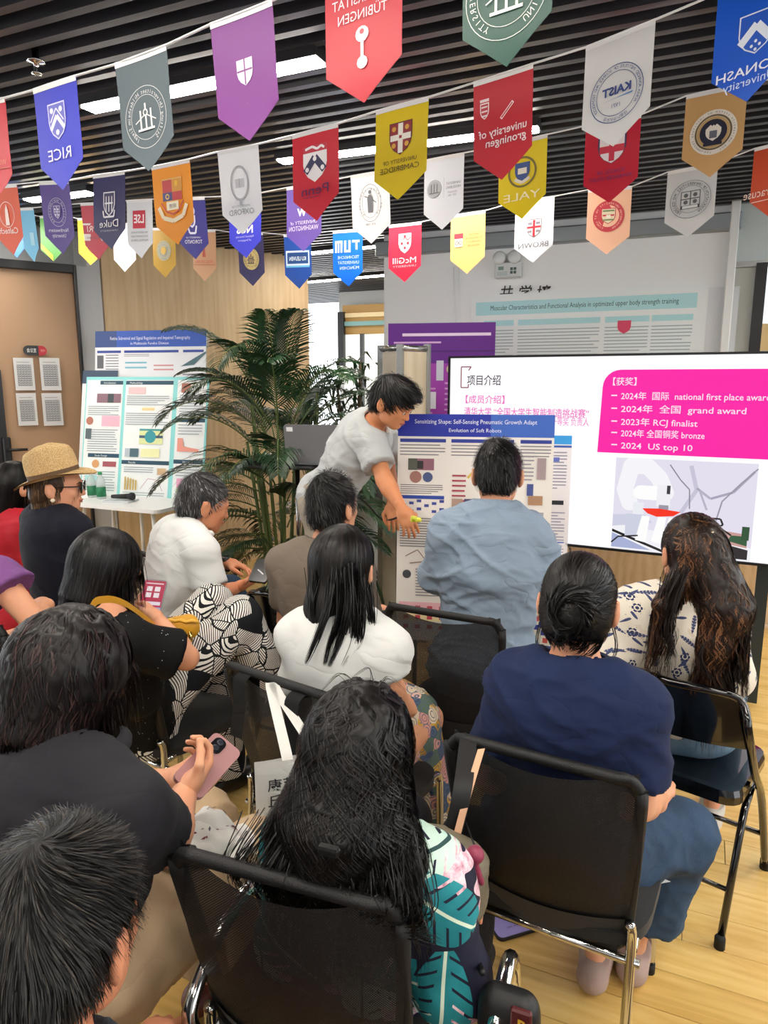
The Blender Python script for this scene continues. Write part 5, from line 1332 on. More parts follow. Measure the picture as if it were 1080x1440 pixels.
def snet(prims, res):
    pos = [q for q in prims if not q.sub]
    lo = np.min([q.lo for q in pos], 0) - 2.5 * res; hi = np.max([q.hi for q in pos], 0) + 2.5 * res
    n = np.ceil((hi - lo) / res).astype(int) + 1
    ax = [lo[i] + res * np.arange(n[i]) for i in range(3)]
    D = np.full(n, .5)
    for q in prims:
        mg = .05 + q.k + res
        i0 = np.clip(((q.lo - mg - lo) / res).astype(int), 0, n - 1); i1 = np.clip(np.ceil((q.hi + mg - lo) / res).astype(int) + 1, 1, n)
        if (i1 <= i0).any(): continue
        sl = tuple(slice(i0[k], i1[k]) for k in range(3))
        g = np.stack(np.meshgrid(*[ax[k][sl[k]] for k in range(3)], indexing='ij'), -1)
        D[sl] = comb_sdf(D[sl], q.d(g), q)
    S = D < 0
    c = [S[dx:n[0] - 1 + dx, dy:n[1] - 1 + dy, dz:n[2] - 1 + dz] for dx in (0, 1) for dy in (0, 1) for dz in (0, 1)]
    cnt = sum(x.astype(np.int8) for x in c); act = (cnt > 0) & (cnt < 8)
    idx = np.full(act.shape, -1, dtype=np.int64); ii = np.argwhere(act); idx[act] = np.arange(len(ii))
    acc = np.zeros((len(ii), 3)); num = np.zeros(len(ii))
    corners = [(dx, dy, dz) for dx in (0, 1) for dy in (0, 1) for dz in (0, 1)]
    for a in corners:
        for k in range(3):
            if a[k] == 1: continue
            b = list(a); b[k] = 1
            da = D[ii[:, 0] + a[0], ii[:, 1] + a[1], ii[:, 2] + a[2]]; db = D[ii[:, 0] + b[0], ii[:, 1] + b[1], ii[:, 2] + b[2]]
            m = (da < 0) != (db < 0); t = np.where(m, da / (da - db + 1e-20), 0)
            pt = np.array(a, float)[None, :].repeat(len(ii), 0); pt[:, k] = t
            acc[m] += pt[m]; num[m] += 1
    Vt = lo + res * (ii + acc / num[:, None])
    F = []
    for k in range(3):
        u, v = (k + 1) % 3, (k + 2) % 3
        s0 = [slice(1, n[j] - 1) for j in range(3)]; s0[k] = slice(0, n[k] - 1); s1 = list(s0); s1[k] = slice(1, n[k])
        A = S[tuple(s0)]; B = S[tuple(s1)]
        for cond, flip in ((A & ~B, False), (~A & B, True)):
            e = np.argwhere(cond)
            if not len(e): continue
            off = np.array([1, 1, 1]); off[k] = 0; e = e + off
            q = []
            for (du, dv) in ((-1, -1), (0, -1), (0, 0), (-1, 0)):
                w = e.copy(); w[:, u] += du; w[:, v] += dv; q.append(idx[w[:, 0], w[:, 1], w[:, 2]])
            q = np.stack(q, 1)
            F.append(q[:, ::-1] if flip else q)
    F = np.concatenate(F) if F else np.zeros((0, 4), int)
    F = F[(F >= 0).all(1)]
    return Vt, F
def vnormals(Vt, F):
    a, b, c, d = (Vt[F[:, i]] for i in range(4)); n = np.cross(c - a, d - b); N = np.zeros_like(Vt)
    for i in range(4):
        for k in range(3): N[:, k] += np.bincount(F[:, i], n[:, k], len(Vt))
    return N / (np.linalg.norm(N, axis=1, keepdims=True) + 1e-12)
def hsh(i, j, k, s):
    h = (i * 374761393 + j * 668265263 + k * 2147483647 + s * 974634777) & 0xffffffff
    h = ((h ^ (h >> 13)) * 1274126177) & 0xffffffff
    return ((h ^ (h >> 16)) & 0xffff) / 65535.0
def vnoise(p, s=0):
    f = np.floor(p).astype(np.int64); t = p - f; t = t * t * (3 - 2 * t); r = 0
    for dx in (0, 1):
        for dy in (0, 1):
            for dz in (0, 1):
                w = (t[:, 0] if dx else 1 - t[:, 0]) * (t[:, 1] if dy else 1 - t[:, 1]) * (t[:, 2] if dz else 1 - t[:, 2])
                r = r + w * hsh(f[:, 0] + dx, f[:, 1] + dy, f[:, 2] + dz, s)
    return r
def ridge(p, s=0): return 1 - np.abs(2 * vnoise(p, s) - 1)
def wrinkle(Vt, F, amp, M, fr=(7, 7, 16), seed=0, warp=.6):
    """cloth folds : ridged noise squeezed along the body axes M (columns right, fwd, up)"""
    N = vnormals(Vt, F); q = Vt @ M
    w = np.stack([vnoise(q * 5 + 3, seed + 5), vnoise(q * 5 + 9, seed + 6), vnoise(q * 5 + 17, seed + 7)], 1) - .5
    q2 = q + w * warp * .22
    def rot(a):
        c, s_ = math.cos(a), math.sin(a); return np.stack([q2[:, 0] * c - q2[:, 2] * s_, q2[:, 1], q2[:, 0] * s_ + q2[:, 2] * c], 1)
    side = vnoise(q * 4 + 31, seed + 12)
    r1 = ridge(rot(.55) * np.array(fr) * np.array([.8, 1, 1.15]), seed) ** 2.6; r2 = ridge(rot(-.5) * np.array(fr) * np.array([.8, 1, 1.15]) + 9, seed + 3) ** 2.6
    r = r1 * side + r2 * (1 - side) + ridge(q2 * np.array(fr) * 2.2 + 5, seed + 1) ** 3 * .3
    mask = .3 + .9 * vnoise(q * 6 + 11, seed + 9)
    return Vt + N * ((r - .28) * amp * mask)[:, None]

# ---- hair
HAIRM = {}
def hair_mats(col):
    if col not in HAIRM:
        L = []
        for i, c in enumerate(col.split(',')):
            m = mat(c, .42, spec=.3, key='hair' + c); L.append(m)
        while len(L) < 3: L.append(L[-1])
        HAIRM[col] = L
    return HAIRM[col]
def strands(prims, hm, n, length, dirfn, seed=0, width=.0016, steps=12, wav=0.0, wfreq=30, lift=.002, free_below=-.35, straight=.55, off=0.0, noise=.35, rise=.75):
    """ribbons combed over the surface of the hair volume; hm : head matrix (columns) and centre"""
    rs = np.random.RandomState(seed)
    V0, F0 = snet(prims, .012)
    N0 = vnormals(V0, F0)
    pick = rs.randint(0, len(V0), n); p = V0[pick] + rs.normal(0, .006, (n, 3))
    def grad(p, D0):
        e = .003; g = np.stack([sdf(prims, p + np.array(v) * e) - D0 for v in ((1, 0, 0), (0, 1, 0), (0, 0, 1))], -1)
        return g / (np.linalg.norm(g, axis=1, keepdims=True) + 1e-9)
    L = rs.uniform(length[0], length[1], n); st = (L / steps)[:, None]
    P_ = []; Nn = []; offs = (rs.uniform(0, 1, n) * lift + off)[:, None]
    ph = rs.uniform(0, 6.28, n); prev = None; free = np.zeros(n, bool); sid = rs.randint(0, 1000, n)
    clump = (vnoise(p * 28, seed) - .5) * 6.28 * 1.5 + ph * .25
    for i in range(steps + 1):
        D0 = sdf(prims, p); g = grad(p, D0)
        p = np.where(free[:, None], p, p - g * (D0[:, None] - offs * (.25 + rise * i / steps)))
        P_.append(p.copy()); Nn.append(g)
        d = dirfn(p, g)
        d = d - g * ((d * g).sum(1))[:, None] * (~free)[:, None]
        jit = np.stack([vnoise(p * 22 + 7 * k, seed + k) for k in range(3)], 1) - .5
        d = d / (np.linalg.norm(d, axis=1, keepdims=True) + 1e-9) + jit * noise
        if prev is not None: d = d * (1 - straight) + prev * straight
        d = d / (np.linalg.norm(d, axis=1, keepdims=True) + 1e-9)
        free |= (g[:, 2] < free_below)
        fd = np.array([0, 0, -1.0]); d = np.where(free[:, None], d * .6 + fd * .4, d); prev = d
        stp = d * st
        if wav:
            sd = np.cross(d, g); stp = stp + sd * (np.cos(clump + i * wfreq * L / steps) * wav)[:, None] * st
        p = p + stp
    P_ = np.stack(P_, 1); Nn = np.stack(Nn, 1)          # n, steps+1, 3
    T = np.gradient(P_, axis=1); T /= np.linalg.norm(T, axis=2, keepdims=True) + 1e-9
    B = np.cross(T, Nn); B /= np.linalg.norm(B, axis=2, keepdims=True) + 1e-9
    tp = np.linspace(0, 1, steps + 1); w = width * (.35 + .65 * np.sin(np.pi * np.clip(.15 + .8 * tp, 0, 1))) * (1 - tp ** 4 * .85)
    W_ = B * w[None, :, None] * rs.uniform(.6, 1.5, (n, 1, 1))
    VV = np.stack([P_ - W_, P_ + W_ + Nn * .0004], 2).reshape(-1, 3)
    base = (np.arange(n) * (steps + 1) * 2)[:, None] + (np.arange(steps) * 2)[None, :]
    FF = np.stack([base, base + 1, base + 3, base + 2], -1).reshape(-1, 4)
    mi = np.repeat(rs.choice([0, 1, 2], n, p=[.55, .3, .15]), steps)
    return V0, F0, VV, FF, mi
def hair_mesh(parent, prims, col, n, length, dirfn, label=None, res=.006, bumps=.0, name='hair', extra=None, **kw):
    V1, F1 = snet(prims, res)
    if bumps:
        N = vnormals(V1, F1); V1 = V1 + N * ((ridge(V1 * np.array([60, 60, 14.0]), 3) - .5) * bumps)[:, None]
    _, _, VV, FF, mi = strands(prims, None, n, length, dirfn, **kw)
    Vs = [V1, VV]; Fs = [F1, FF + len(V1)]; ms = [np.zeros(len(F1), int), mi]
    k = len(V1) + len(VV)
    if extra is not None:
        for (v, f) in extra: Vs.append(v); Fs.append(f + k); ms.append(np.zeros(len(f), int)); k += len(v)
    o = npmesh(name, np.concatenate(Vs), np.concatenate(Fs), None, parent, parent['_o'], True, hair_mats(col), np.concatenate(ms))
    if label: o['label'] = label
    return o
def free_locks(paths, w=.0016, n=40, spread=.006, seed=0, taper=True):
    """loose locks following explicit 3-D paths"""
    rs = np.random.RandomState(seed); out = []
    for path in paths:
        pts = np.array([tuple(q) for q in smooth_path(path, 6)]); K = len(pts)
        T = np.gradient(pts, axis=0); T /= np.linalg.norm(T, axis=1, keepdims=True)
        for i in range(n):
            o = rs.normal(0, 1, 3) * spread; o2 = rs.normal(0, 1, 3) * spread; t = np.linspace(0, 1, K)[:, None]
            end = 1 - rs.uniform(0, .15); conv = 1 - .75 * t ** 1.5 if taper else 1
            q = pts + (o * (1 - t) + o2 * t) * conv
            B = np.cross(T, rs.normal(0, 1, 3)); B /= np.linalg.norm(B, axis=1, keepdims=True) + 1e-9
            ww = w * np.clip(1.05 - t ** 3 / end, .1, 1)
            v = np.stack([q - B * ww, q + B * ww], 1).reshape(-1, 3); b = np.arange(K - 1) * 2
            out.append((v, np.stack([b, b + 1, b + 3, b + 2], -1)))
    return out

# ---- anatomy
def norm(v): return v / (np.linalg.norm(v) + 1e-12)
def frame(az, pitch=0, roll=0):
    """columns right, forward, up ; pitch > 0 nods down"""
    F_ = Vector((math.sin(az), math.cos(az), 0)); Rr = Vector((math.cos(az), -math.sin(az), 0))
    q = Matrix.Rotation(-pitch, 3, Rr); F2 = q @ F_; U2 = q @ Vector((0, 0, 1))
    q = Matrix.Rotation(roll, 3, F2); R2 = q @ Rr; U2 = q @ U2
    return np.array([[R2.x, F2.x, U2.x], [R2.y, F2.y, U2.y], [R2.z, F2.z, U2.z]])
def head_prims(c, M, s=1.0, nose=True):
    c = A_(c)
    def l(x, y, z): return c + M @ (np.array([x, y, z]) * s)
    def e(x, y, z, a, b, d, k=.02, sub=False): return Ell(l(x, y, z), (a * s, b * s, d * s), M, k, sub)
    pr = [e(0, -.012, .025, .074, .092, .088), e(0, .035, .005, .066, .06, .085, .03), e(0, .045, -.055, .05, .045, .05, .035), e(0, .068, -.085, .026, .022, .02, .03),
          e(.042, .02, -.06, .02, .035, .03, .03), e(-.042, .02, -.06, .02, .035, .03, .03), e(.036, .07, -.018, .02, .018, .018, .02), e(-.036, .07, -.018, .02, .018, .018, .02),
          e(0, .088, .022, .04, .012, .01, .02)]
    pr += [e(.03, .097, .004, .016, .012, .01, .01, True), e(-.03, .097, .004, .016, .012, .01, .01, True)]
    pr += [Cone(l(0, .09, .012), l(0, .108, -.024), .007 * s, .011 * s, k=.012), e(.011, .099, -.028, .008, .008, .007, .006), e(-.011, .099, -.028, .008, .008, .007, .006),
           e(0, .092, -.05, .021, .012, .006, .006), e(0, .089, -.061, .018, .012, .007, .006)]
    pr += [e(.03, .086, .003, .013, .011, .009, .003), e(-.03, .086, .003, .013, .011, .009, .003)]
    for sx in (-1, 1):
        pr += [Ell(l(sx * .082, -.008, -.01), (.011 * s, .021 * s, .033 * s), M @ np.array(Matrix.Rotation(sx * .35, 3, 'Z')), .006),
               Ell(l(sx * .094, -.002, -.006), (.007 * s, .011 * s, .018 * s), M, .001, True), Cone(l(sx * .088, -.024, .016), l(sx * .088, -.024, -.016), .005 * s, .004 * s, k=.006), Ell(l(sx * .079, .002, -.036), (.006 * s, .008 * s, .009 * s), M, .006)]
    return pr
def hand_prims(w, d, n, side, s=1.0, curl=.5, spread=0.06, thumb=.5, curls=None):
    """w wrist, d direction of fingers, n palm normal (where the fingers bend to), side = +1 if the thumb lies at cross(d, n)"""
    w = A_(w); d = norm(A_(d)); n = A_(n); n = norm(n - d * (n @ d)); x = np.cross(d, n) * side
    M = np.stack([x, d, n], 1)
    def l(a, b, c): return w + M @ (np.array([a, b, c]) * s)
    pr = [Ell(l(0, .045, 0), (.039 * s, .05 * s, .016 * s), M, .01), Ell(l(.024, .03, .006), (.017 * s, .032 * s, .015 * s), M, .012), Cone(l(0, -.03, 0), l(0, .02, 0), .026 * s, .026 * s, k=.02)]
    for i, (fx, ln, r) in enumerate(((.029, .068, .0088), (.010, .078, .0092), (-.009, .073, .0088), (-.027, .058, .0078))):
        a = l(fx, .082 - abs(i - 1) * .004, .0); c_ = curls[i] if curls else curl
        dirx = math.sin((1.4 - i) * spread)
        ang = c_ * .9; p = a; L3 = (ln * .45, ln * .32, ln * .26)
        rr = r * s
        pr.append(Cone(l(fx * .8, .045, 0), a, rr * 1.25, rr * 1.1, k=.008))
        for j, q in enumerate(L3):
            dd = M @ np.array([dirx, math.cos(ang), math.sin(ang)]); b = p + norm(dd) * q * s
            pr.append(Cone(p, b, rr * (1 - .08 * j), rr * (.92 - .1 * j), k=.002)); p = b; ang += c_ * 1.0
    a = l(.03, .02, .006); b = l(.052, .045, .016 + .01 * thumb); c_ = l(.056 - .012 * thumb, .074, .02 + .02 * thumb); e = l(.05 - .022 * thumb, .098, .022 + .032 * thumb)
    pr += [Cone(a, b, .013 * s, .0115 * s, k=.012), Cone(b, c_, .0112 * s, .0098 * s, k=.004), Cone(c_, e, .0098 * s, .0078 * s, k=.003)]
    return pr

SKINS = {}
def skin(col):
    if col not in SKINS:
        m, g = newmat(.5, spec=.35); n = g.noise(g.obj((1, 1, 1)), 14, 3)
        c = tuple(int(col[i:i + 2], 16) for i in (0, 2, 4)); c2 = (min(255, c[0] + 4), int(c[1] * .88), int(c[2] * .84))
        g.color(g.mix(g.m('MULTIPLY', n, .8), c, c2)); g.b.inputs['Subsurface Weight'].default_value = .08; g.b.inputs['Subsurface Radius'].default_value = (.02, .008, .005)
        g.bump(g.noise(g.obj((1, 1, 1)), 180, 2), .05, .002)
        SKINS[col] = m
    return SKINS[col]

class Person:
    def __init__(s, label, neck, az, head, head_az=None, pitch=.1, roll=0, lean=.06, lz=None, sw=.175, sc=1.0, hip=None, skin_='d9a583', female=True, hipz=.54, knees=None, bend=.0, hs=1.0):
        """neck, head : world points (base of the neck at the back, centre of the skull)"""
        s.az = az; s.N = Vector(neck); s.H = Vector(head); s.sc = sc; s.skin = skin_; s.hs = hs
        s.F = Vector((math.sin(az), math.cos(az), 0)); s.R = Vector((math.cos(az), -math.sin(az), 0))
        s.hip = Vector(hip) if hip is not None else Vector((s.N.x, s.N.y, hipz)) - s.F * lean
        s.T = (s.N - s.hip).normalized(); s.Fw = s.T.cross(s.R).normalized() * 1.0
        if s.Fw.dot(s.F) < 0: s.Fw = -s.Fw
        s.M = np.array([[s.R.x, s.Fw.x, s.T.x], [s.R.y, s.Fw.y, s.T.y], [s.R.z, s.Fw.z, s.T.z]])
        s.HM = frame(head_az if head_az is not None else az, pitch, roll)
        s.L = (s.N - s.hip).length
        s.root = thing('person', (s.hip.x, s.hip.y, 0), label, 'person')
        s.bend = bend
        top = s.N - s.T * .075 + s.Fw * .01
        s.SR = top + s.R * sw; s.SL = top - s.R * sw
        s.sw = sw
        kd = knees or [s.hip + s.F * .42 + s.R * sx * .1 + Vector((0, 0, .0)) for sx in (-1, 1)]
        s.KL, s.KR = kd
        s.AL = Vector((s.KL.x, s.KL.y, .08)) - s.F * .02; s.AR = Vector((s.KR.x, s.KR.y, .08)) - s.F * .02
        s.ER = s.SR - Vector((0, 0, .26)) + s.F * .06 + s.R * .03; s.EL = s.SL - Vector((0, 0, .26)) + s.F * .06 - s.R * .03
        s.WR = s.ER + s.F * .22 - s.R * .06; s.WL = s.EL + s.F * .22 + s.R * .06
        s.hands = {}
    def pt(s, r, f, u): return s.hip + s.R * r + s.Fw * f + s.T * u     # torso coordinates
    def torso(s, g=0.0, wide=1.0, k=.06):
        q = s.sc; L = s.L
        w = wide
        return [Ell(s.pt(0, -.0, .02), (.158 * q * w + g, .125 * q + g, .12 + g), s.M, k), Ell(s.pt(0, .01 - s.bend * .5, L * .36), (.132 * q * w + g, .108 * q + g, .15 + g), s.M, k),
                Ell(s.pt(0, -.005 - s.bend, L * .66), (.15 * q * w + g, .115 * q + g, .16 + g), s.M, k), Ell(s.pt(0, -.01 - s.bend * .6, L * .84), (.14 * q + g, .085 * q + g, .085 + g), s.M, k),
                Cone(s.SL, s.SR, .05 * q + g, .05 * q + g, k=.05), Cone(s.pt(-.07, .0, L * .93), s.pt(.07, .0, L * .93), .05 * q + g, .05 * q + g, k=.04),
                Cone(s.SL + s.T * .0, s.N - s.T * .01, .038 * q + g, .036 * q + g, k=.04), Cone(s.SR, s.N - s.T * .01, .038 * q + g, .036 * q + g, k=.04)]
    def neck_prims(s, g=0.0):
        hb = s.H + Vector(tuple(s.HM @ np.array([0, -.02, -.07])))
        return [Cone(s.N - s.T * .05 + s.Fw * .02, hb, .056 * s.sc + g, .053 * s.sc + g, k=.03)]
    def limbs(s, g=0.0):
        q = s.sc; pr = []
        for S_, E_, W_ in ((s.SL, s.EL, s.WL), (s.SR, s.ER, s.WR)):
            mid = E_.lerp(W_, .28)
            pr += [Cone(S_, E_, .05 * q + g, .039 * q + g, k=.04), Cone(E_, mid, .039 * q + g, .04 * q + g, k=.02), Cone(mid, W_, .04 * q + g, .027 * q + g, k=.02)]
        return pr
    def legs(s, g=0.0, k=.04):
        q = s.sc; pr = []
        for sx, K_, A__ in ((-1, s.KL, s.AL), (1, s.KR, s.AR)):
            h = s.hip + s.R * sx * .085 * q
            pr += [Cone(h, K_, .088 * q + g, .062 * q + g, k=k), Cone(K_, K_.lerp(A__, .3), .06 * q + g, .058 * q + g, k=.03), Cone(K_.lerp(A__, .3), A__, .058 * q + g, .038 * q + g, k=.03)]
        return pr
    def feet(s, g=0.0):
        pr = []
        for A__ in (s.AL, s.AR):
            b = Vector((A__.x, A__.y, .04)); pr += [Cone(b - s.F * .03, b + s.F * .15, .038 + g, .03 + g, k=.02), Cone(b + Z * .04, b + s.F * .05 + Z * .0, .038 + g, .036 + g, k=.02)]
        return pr
    def body(s, legs=False, res=.011, face=True):
        pr = s.torso(-.012) + s.neck_prims() + s.limbs() + (s.legs(-.012) + s.feet(-.006) if legs else [])
        V1, F1 = snet(pr, res); V2, F2 = snet(head_prims(s.H, s.HM, s.hs), .0055)
        Vs = [V1, V2]; Fs = [F1, F2 + len(V1)]; k = len(V1) + len(V2)
        for h in s.hands.values():
            v, f = snet(hand_prims(**h), .0042); Vs.append(v); Fs.append(f + k); k += len(v)
        o = npmesh('body', np.concatenate(Vs), np.concatenate(Fs), None, s.root, s.root['_o'], True, [skin(s.skin)])
        s.face()
        return o
    def hl(s, x, y, z): return s.H + Vector(tuple(s.HM @ (np.array([x, y, z]) * s.hs)))
    def face(s):
        R3 = Matrix(s.HM.tolist())
        m = MB()
        for sx in (-1, 1):
            m.lathe([(0, -.0105), (.006, -.0085), (.0105, 0), (.006, .0085), (0, .0105)], mat('e9e4df', .2), s.hl(sx * .03, .0885, .002), 12, R3)
            m.lathe([(0, .0022), (.0045, .001), (.005, 0)], mat('1a0f0a', .15), s.hl(sx * .03, .0983, .002), 12, R3 @ Matrix.Rotation(-math.pi / 2, 3, 'X'))
        m.build('eye', s.root)
        m = MB()
        for sx in (-1, 1): m.tube([s.hl(sx * .014, .1, .024), s.hl(sx * .03, .099, .028), s.hl(sx * .047, .09, .022)], [.003, .0036, .002], mat('17110e', .7), 6, flat=.5)
        m.build('eyebrow', s.root)
        m = MB(); m.tube([s.hl(-.02, .096, -.0555), s.hl(-.008, .1035, -.053), s.hl(.0, .1035, -.0545), s.hl(.008, .1035, -.053), s.hl(.02, .096, -.0555)], [.002, .004, .0035, .004, .002], mat('b0655c', .5), 6)
        m.tube([s.hl(-.016, .096, -.06), s.hl(0, .102, -.062), s.hl(.016, .096, -.06)], [.002, .0045, .002], mat('b8736a', .5), 6)
        m.build('lips', s.root)
    def shirt(s, m, sleeve=.55, g=.014, sg=.018, hem=-.04, neck=.062, wr=.005, seed=1, res=.008, fr=(7, 7, 16), name='shirt', label=None, nd=.0, wide=1.0, flare=.0, extra=None, subs=None, sleeves=(1, 1), k=.06):
        pr = s.torso(g, wide, k)
        if hem < -.03:
            pr.append(Cone(s.pt(-.05, 0, .0), s.pt(.05, 0, .0), .13 * s.sc + g, .13 * s.sc + g, k=.06))
        for S_, E_, W_, on in ((s.SL, s.EL, s.WL, sleeves[0]), (s.SR, s.ER, s.WR, sleeves[1])):
            if not on: continue
            if sleeve <= 1:
                e = S_.lerp(E_, sleeve); pr.append(Cone(S_, e, .047 * s.sc + g, .043 * s.sc + sg + flare, fb=True, k=.035))
            else:
                e = E_.lerp(W_, sleeve - 1); pr += [Cone(S_, E_, .05 * s.sc + g, .043 * s.sc + sg, k=.045), Cone(E_, e, .043 * s.sc + sg, .036 * s.sc + sg, fb=True, k=.02)]
        if extra: pr += extra
        nb = s.N + s.Fw * (.015 + nd)
        hb = s.H + Vector(tuple(s.HM @ np.array([0, -.02, -.07])))
        pr.append(Cone(s.N - s.T * .02 + s.Fw * (.03 + nd), s.N + (hb - s.N) * .9 + s.Fw * .01, neck, neck + .02, sub=True, k=0))
        pr.append(Plane(s.pt(0, 0, hem), -s.T, s.pt(0, 0, 0), .5)) if hem > -.3 else None
        if subs: pr += subs
        V1, F1 = snet(pr, res)
        if wr: V1 = wrinkle(V1, F1, wr, s.M, fr, seed)
        o = npmesh(name, V1, F1, m, s.root, s.root['_o'])
        if label: o['label'] = label
        return o
    def collar(s, m, r=.066, h=.03, up=.0, name='collar', flat=1.0, open_=0.5, label=None, tilt=0.0):
        """band around the neck, open at the front"""
        mb = MB(); c = s.N + s.Fw * .03 + s.T * (up + (.02 if name == 'collar' else .004))
        def f(u, v):
            a = math.radians(-90) + (u - .5) * (2 * math.pi - open_); rr_ = r + .012 * math.sin(v * math.pi) + (.01 * (1 - v))
            return c + s.R * math.cos(a) * rr_ + s.Fw * math.sin(a) * rr_ * flat + s.T * (h * (v - .5)) + s.Fw * 0 - s.T * (math.sin(a) + 1) * tilt
        mb.grid(f, 28, 4, m); mb.grid(lambda u, v: f(1 - u, v) * 1.0 + (c - f(1 - u, v)) * .05, 28, 4, m)
        return mb.build(name, s.root, label=label)
    def trousers(s, m, cuff=.92, g=.012, cg=.02, wr=.006, seed=3, res=.009, fr=(9, 9, 9), name='trousers', label=None, k=.05):
        q = s.sc
        pr = [Ell(s.pt(0, 0, .02), (.17 * q + g, .13 * q + g, .12 + g), s.M, .05)]
        for sx, K_, A__ in ((-1, s.KL, s.AL), (1, s.KR, s.AR)):
            h = s.hip + s.R * sx * .085 * q; e = K_.lerp(A__, cuff)
            pr += [Cone(h, K_, .092 * q + g, .066 * q + g, k=k), Cone(K_, e, .062 * q + g, .042 * q + cg, fb=True, k=.03)]
        V1, F1 = snet(pr, res)
        if wr: V1 = wrinkle(V1, F1, wr, s.M, fr, seed)
        o = npmesh(name, V1, F1, m, s.root, s.root['_o'])
        if label: o['label'] = label
        return o
    def shoes(s, m, label=None):
        for A__ in (s.AL, s.AR):
            b = Vector((A__.x, A__.y, .045)); pr = [Cone(b - s.F * .04, b + s.F * .16, .044, .036, k=.02), Cone(b + Z * .05 - s.F * .01, b + s.F * .05, .046, .04, fa=True, k=.02), Plane(Vector((b.x, b.y, .004)), Vector((0, 0, -1)), b, .4)]
            V1, F1 = snet(pr, .008); npmesh('shoe', V1, F1, m, s.root, s.root['_o'])
    def dirf(s, mode='down', o=(0, -.03, .1), tgt=None, g=1.0):
        oc = A_(s.hl(*o)); up = s.HM[:, 2]
        if mode == 'down':
            def f(p, n):
                a = p - oc; d = a / (np.linalg.norm(a, axis=1, keepdims=True) + 1e-6); return d * .8 + np.array([0, 0, -1.0]) * g
        elif mode == 'to':
            t = A_(s.hl(*tgt))
            def f(p, n):
                a = t - p; return a / (np.linalg.norm(a, axis=1, keepdims=True) + 1e-6)
        elif mode == 'side':     # parted, swept to the sides and down
            def f(p, n):
                x = (p - oc) @ s.HM[:, 0]; return np.sign(x)[:, None] * s.HM[:, 0] * .5 + np.array([0, 0, -1.0]) * g
        elif mode == 'swirl':
            def f(p, n):
                a = p - oc; d = a / (np.linalg.norm(a, axis=1, keepdims=True) + 1e-6); return d + np.cross(np.tile(up, (len(p), 1)), d) * .6 + np.array([0, 0, -1.0]) * g
        return f
    def he(s, x, y, z, a, b, c, k=.02, sub=False): return Ell(s.hl(x, y, z), (a * s.hs, b * s.hs, c * s.hs), s.HM, k, sub)
    def hc(s, a, b, r1, r2, **kw): return Cone(s.hl(*a), s.hl(*b), r1 * s.hs, r2 * s.hs, **kw)
    def short_hair(s, col='0c0b0b,1d1b1b,2c2a2a', n=3800, thick=.012, back=-.075, fade=True, seed=1, label=None, mode='swirl', length=(.012, .04), lift=.008, width=.0011, noise=.7):
        t = thick
        pr = [s.he(0, -.014, .034, .074 + t * .6, .094 + t * .7, .084 + t * 1.2), s.he(0, -.045, -.025, .068, .063, .06, .03),
              s.he(0, .125, -.035, .085, .07, .1, sub=True), s.he(.096, .006, -.032, .03, .036, .052, sub=True), s.he(-.096, .006, -.032, .03, .036, .052, sub=True), Plane(s.hl(0, 0, back), -Vector(tuple(s.HM[:, 2])), s.hl(0, 0, -.1), .3)]
        return hair_mesh(s.root, pr, col, n, length, s.dirf(mode, (0, -.05, .105), g=.35), label, seed=seed, width=width, steps=4, lift=lift, noise=noise, free_below=-2, rise=1.6)
# ------------------------------------------------------------------ cloth materials
def cloth(col, rough=.8, col2=None, weave=260, bump=.12, key=None, sheen=.02, fold=.5):
    m, g = newmat(rough, spec=.25, sheen=sheen)
    v = g.obj((1, 1, 1)); n = g.noise(v, 9, 3)
    g.color(g.mix(n, col, col2 or col))
    wv = g.vm('ADD', g.vm('MULTIPLY', v, (1.0, 1.0, 1.9)), g.vm('SCALE', g.noise(v, 3.5, 2, out=1), .35))
    f = g.m('ABSOLUTE', g.m('SUBTRACT', g.noise(wv, 5.5, 2), .5)); f = g.m('POWER', g.m('MINIMUM', g.m('MULTIPLY', f, 5.0), 1.0), .6)
    f = g.m('ADD', g.m('MULTIPLY', f, fold), g.m('MULTIPLY', g.noise(v, weave, 2), bump * .12)); g.bump(f, .4, .01)
    return m
def leaf_layer(g, v2, scale, seed, length, width, thr=0.0, notch=True, prob=.0):
    """stamps of notched leaves, one per voronoi cell; returns mask, midrib, random"""
    v = g.vm('ADD', g.vm('SCALE', v2, scale), (seed * 3.7, seed * 1.3, 0))
    vo = g.vor(v, 1, '2D', 'F1', .75)
    q = g.vm('SUBTRACT', v, vo.outputs['Position'])
    rnd = g.xyz(vo.outputs['Color'])
    ang = g.m('MULTIPLY', rnd[0], 6.283)
    q = g.rotz(q, ang); x, y, z = g.xyz(q)
    a = g.m('DIVIDE', x, length); a2 = g.m('MULTIPLY', a, a)
    prof = g.m('MULTIPLY', g.m('POWER', g.m('MAXIMUM', g.m('SUBTRACT', 1.0, a2), 0.0), .6), g.m('MULTIPLY_ADD', a, .28, .72))
    hw = g.m('MULTIPLY', prof, width); ay = g.m('ABSOLUTE', y)
    mask = g.m('LESS_THAN', ay, hw)
    if notch:
        ph = g.m('FRACT', g.m('ADD', g.m('MULTIPLY', a, 3.6), g.m('MULTIPLY', ay, -4.0)))
        cut = g.m('MULTIPLY', g.m('LESS_THAN', ph, .22), g.m('GREATER_THAN', ay, g.m('MULTIPLY', hw, .32)))
        mask = g.m('MULTIPLY', mask, g.m('SUBTRACT', 1.0, cut))
    mask = g.m('MULTIPLY', mask, g.m('GREATER_THAN', rnd[1], prob))
    rib = g.m('MULTIPLY', mask, g.m('LESS_THAN', ay, .018))
    return mask, rib, rnd[2], q
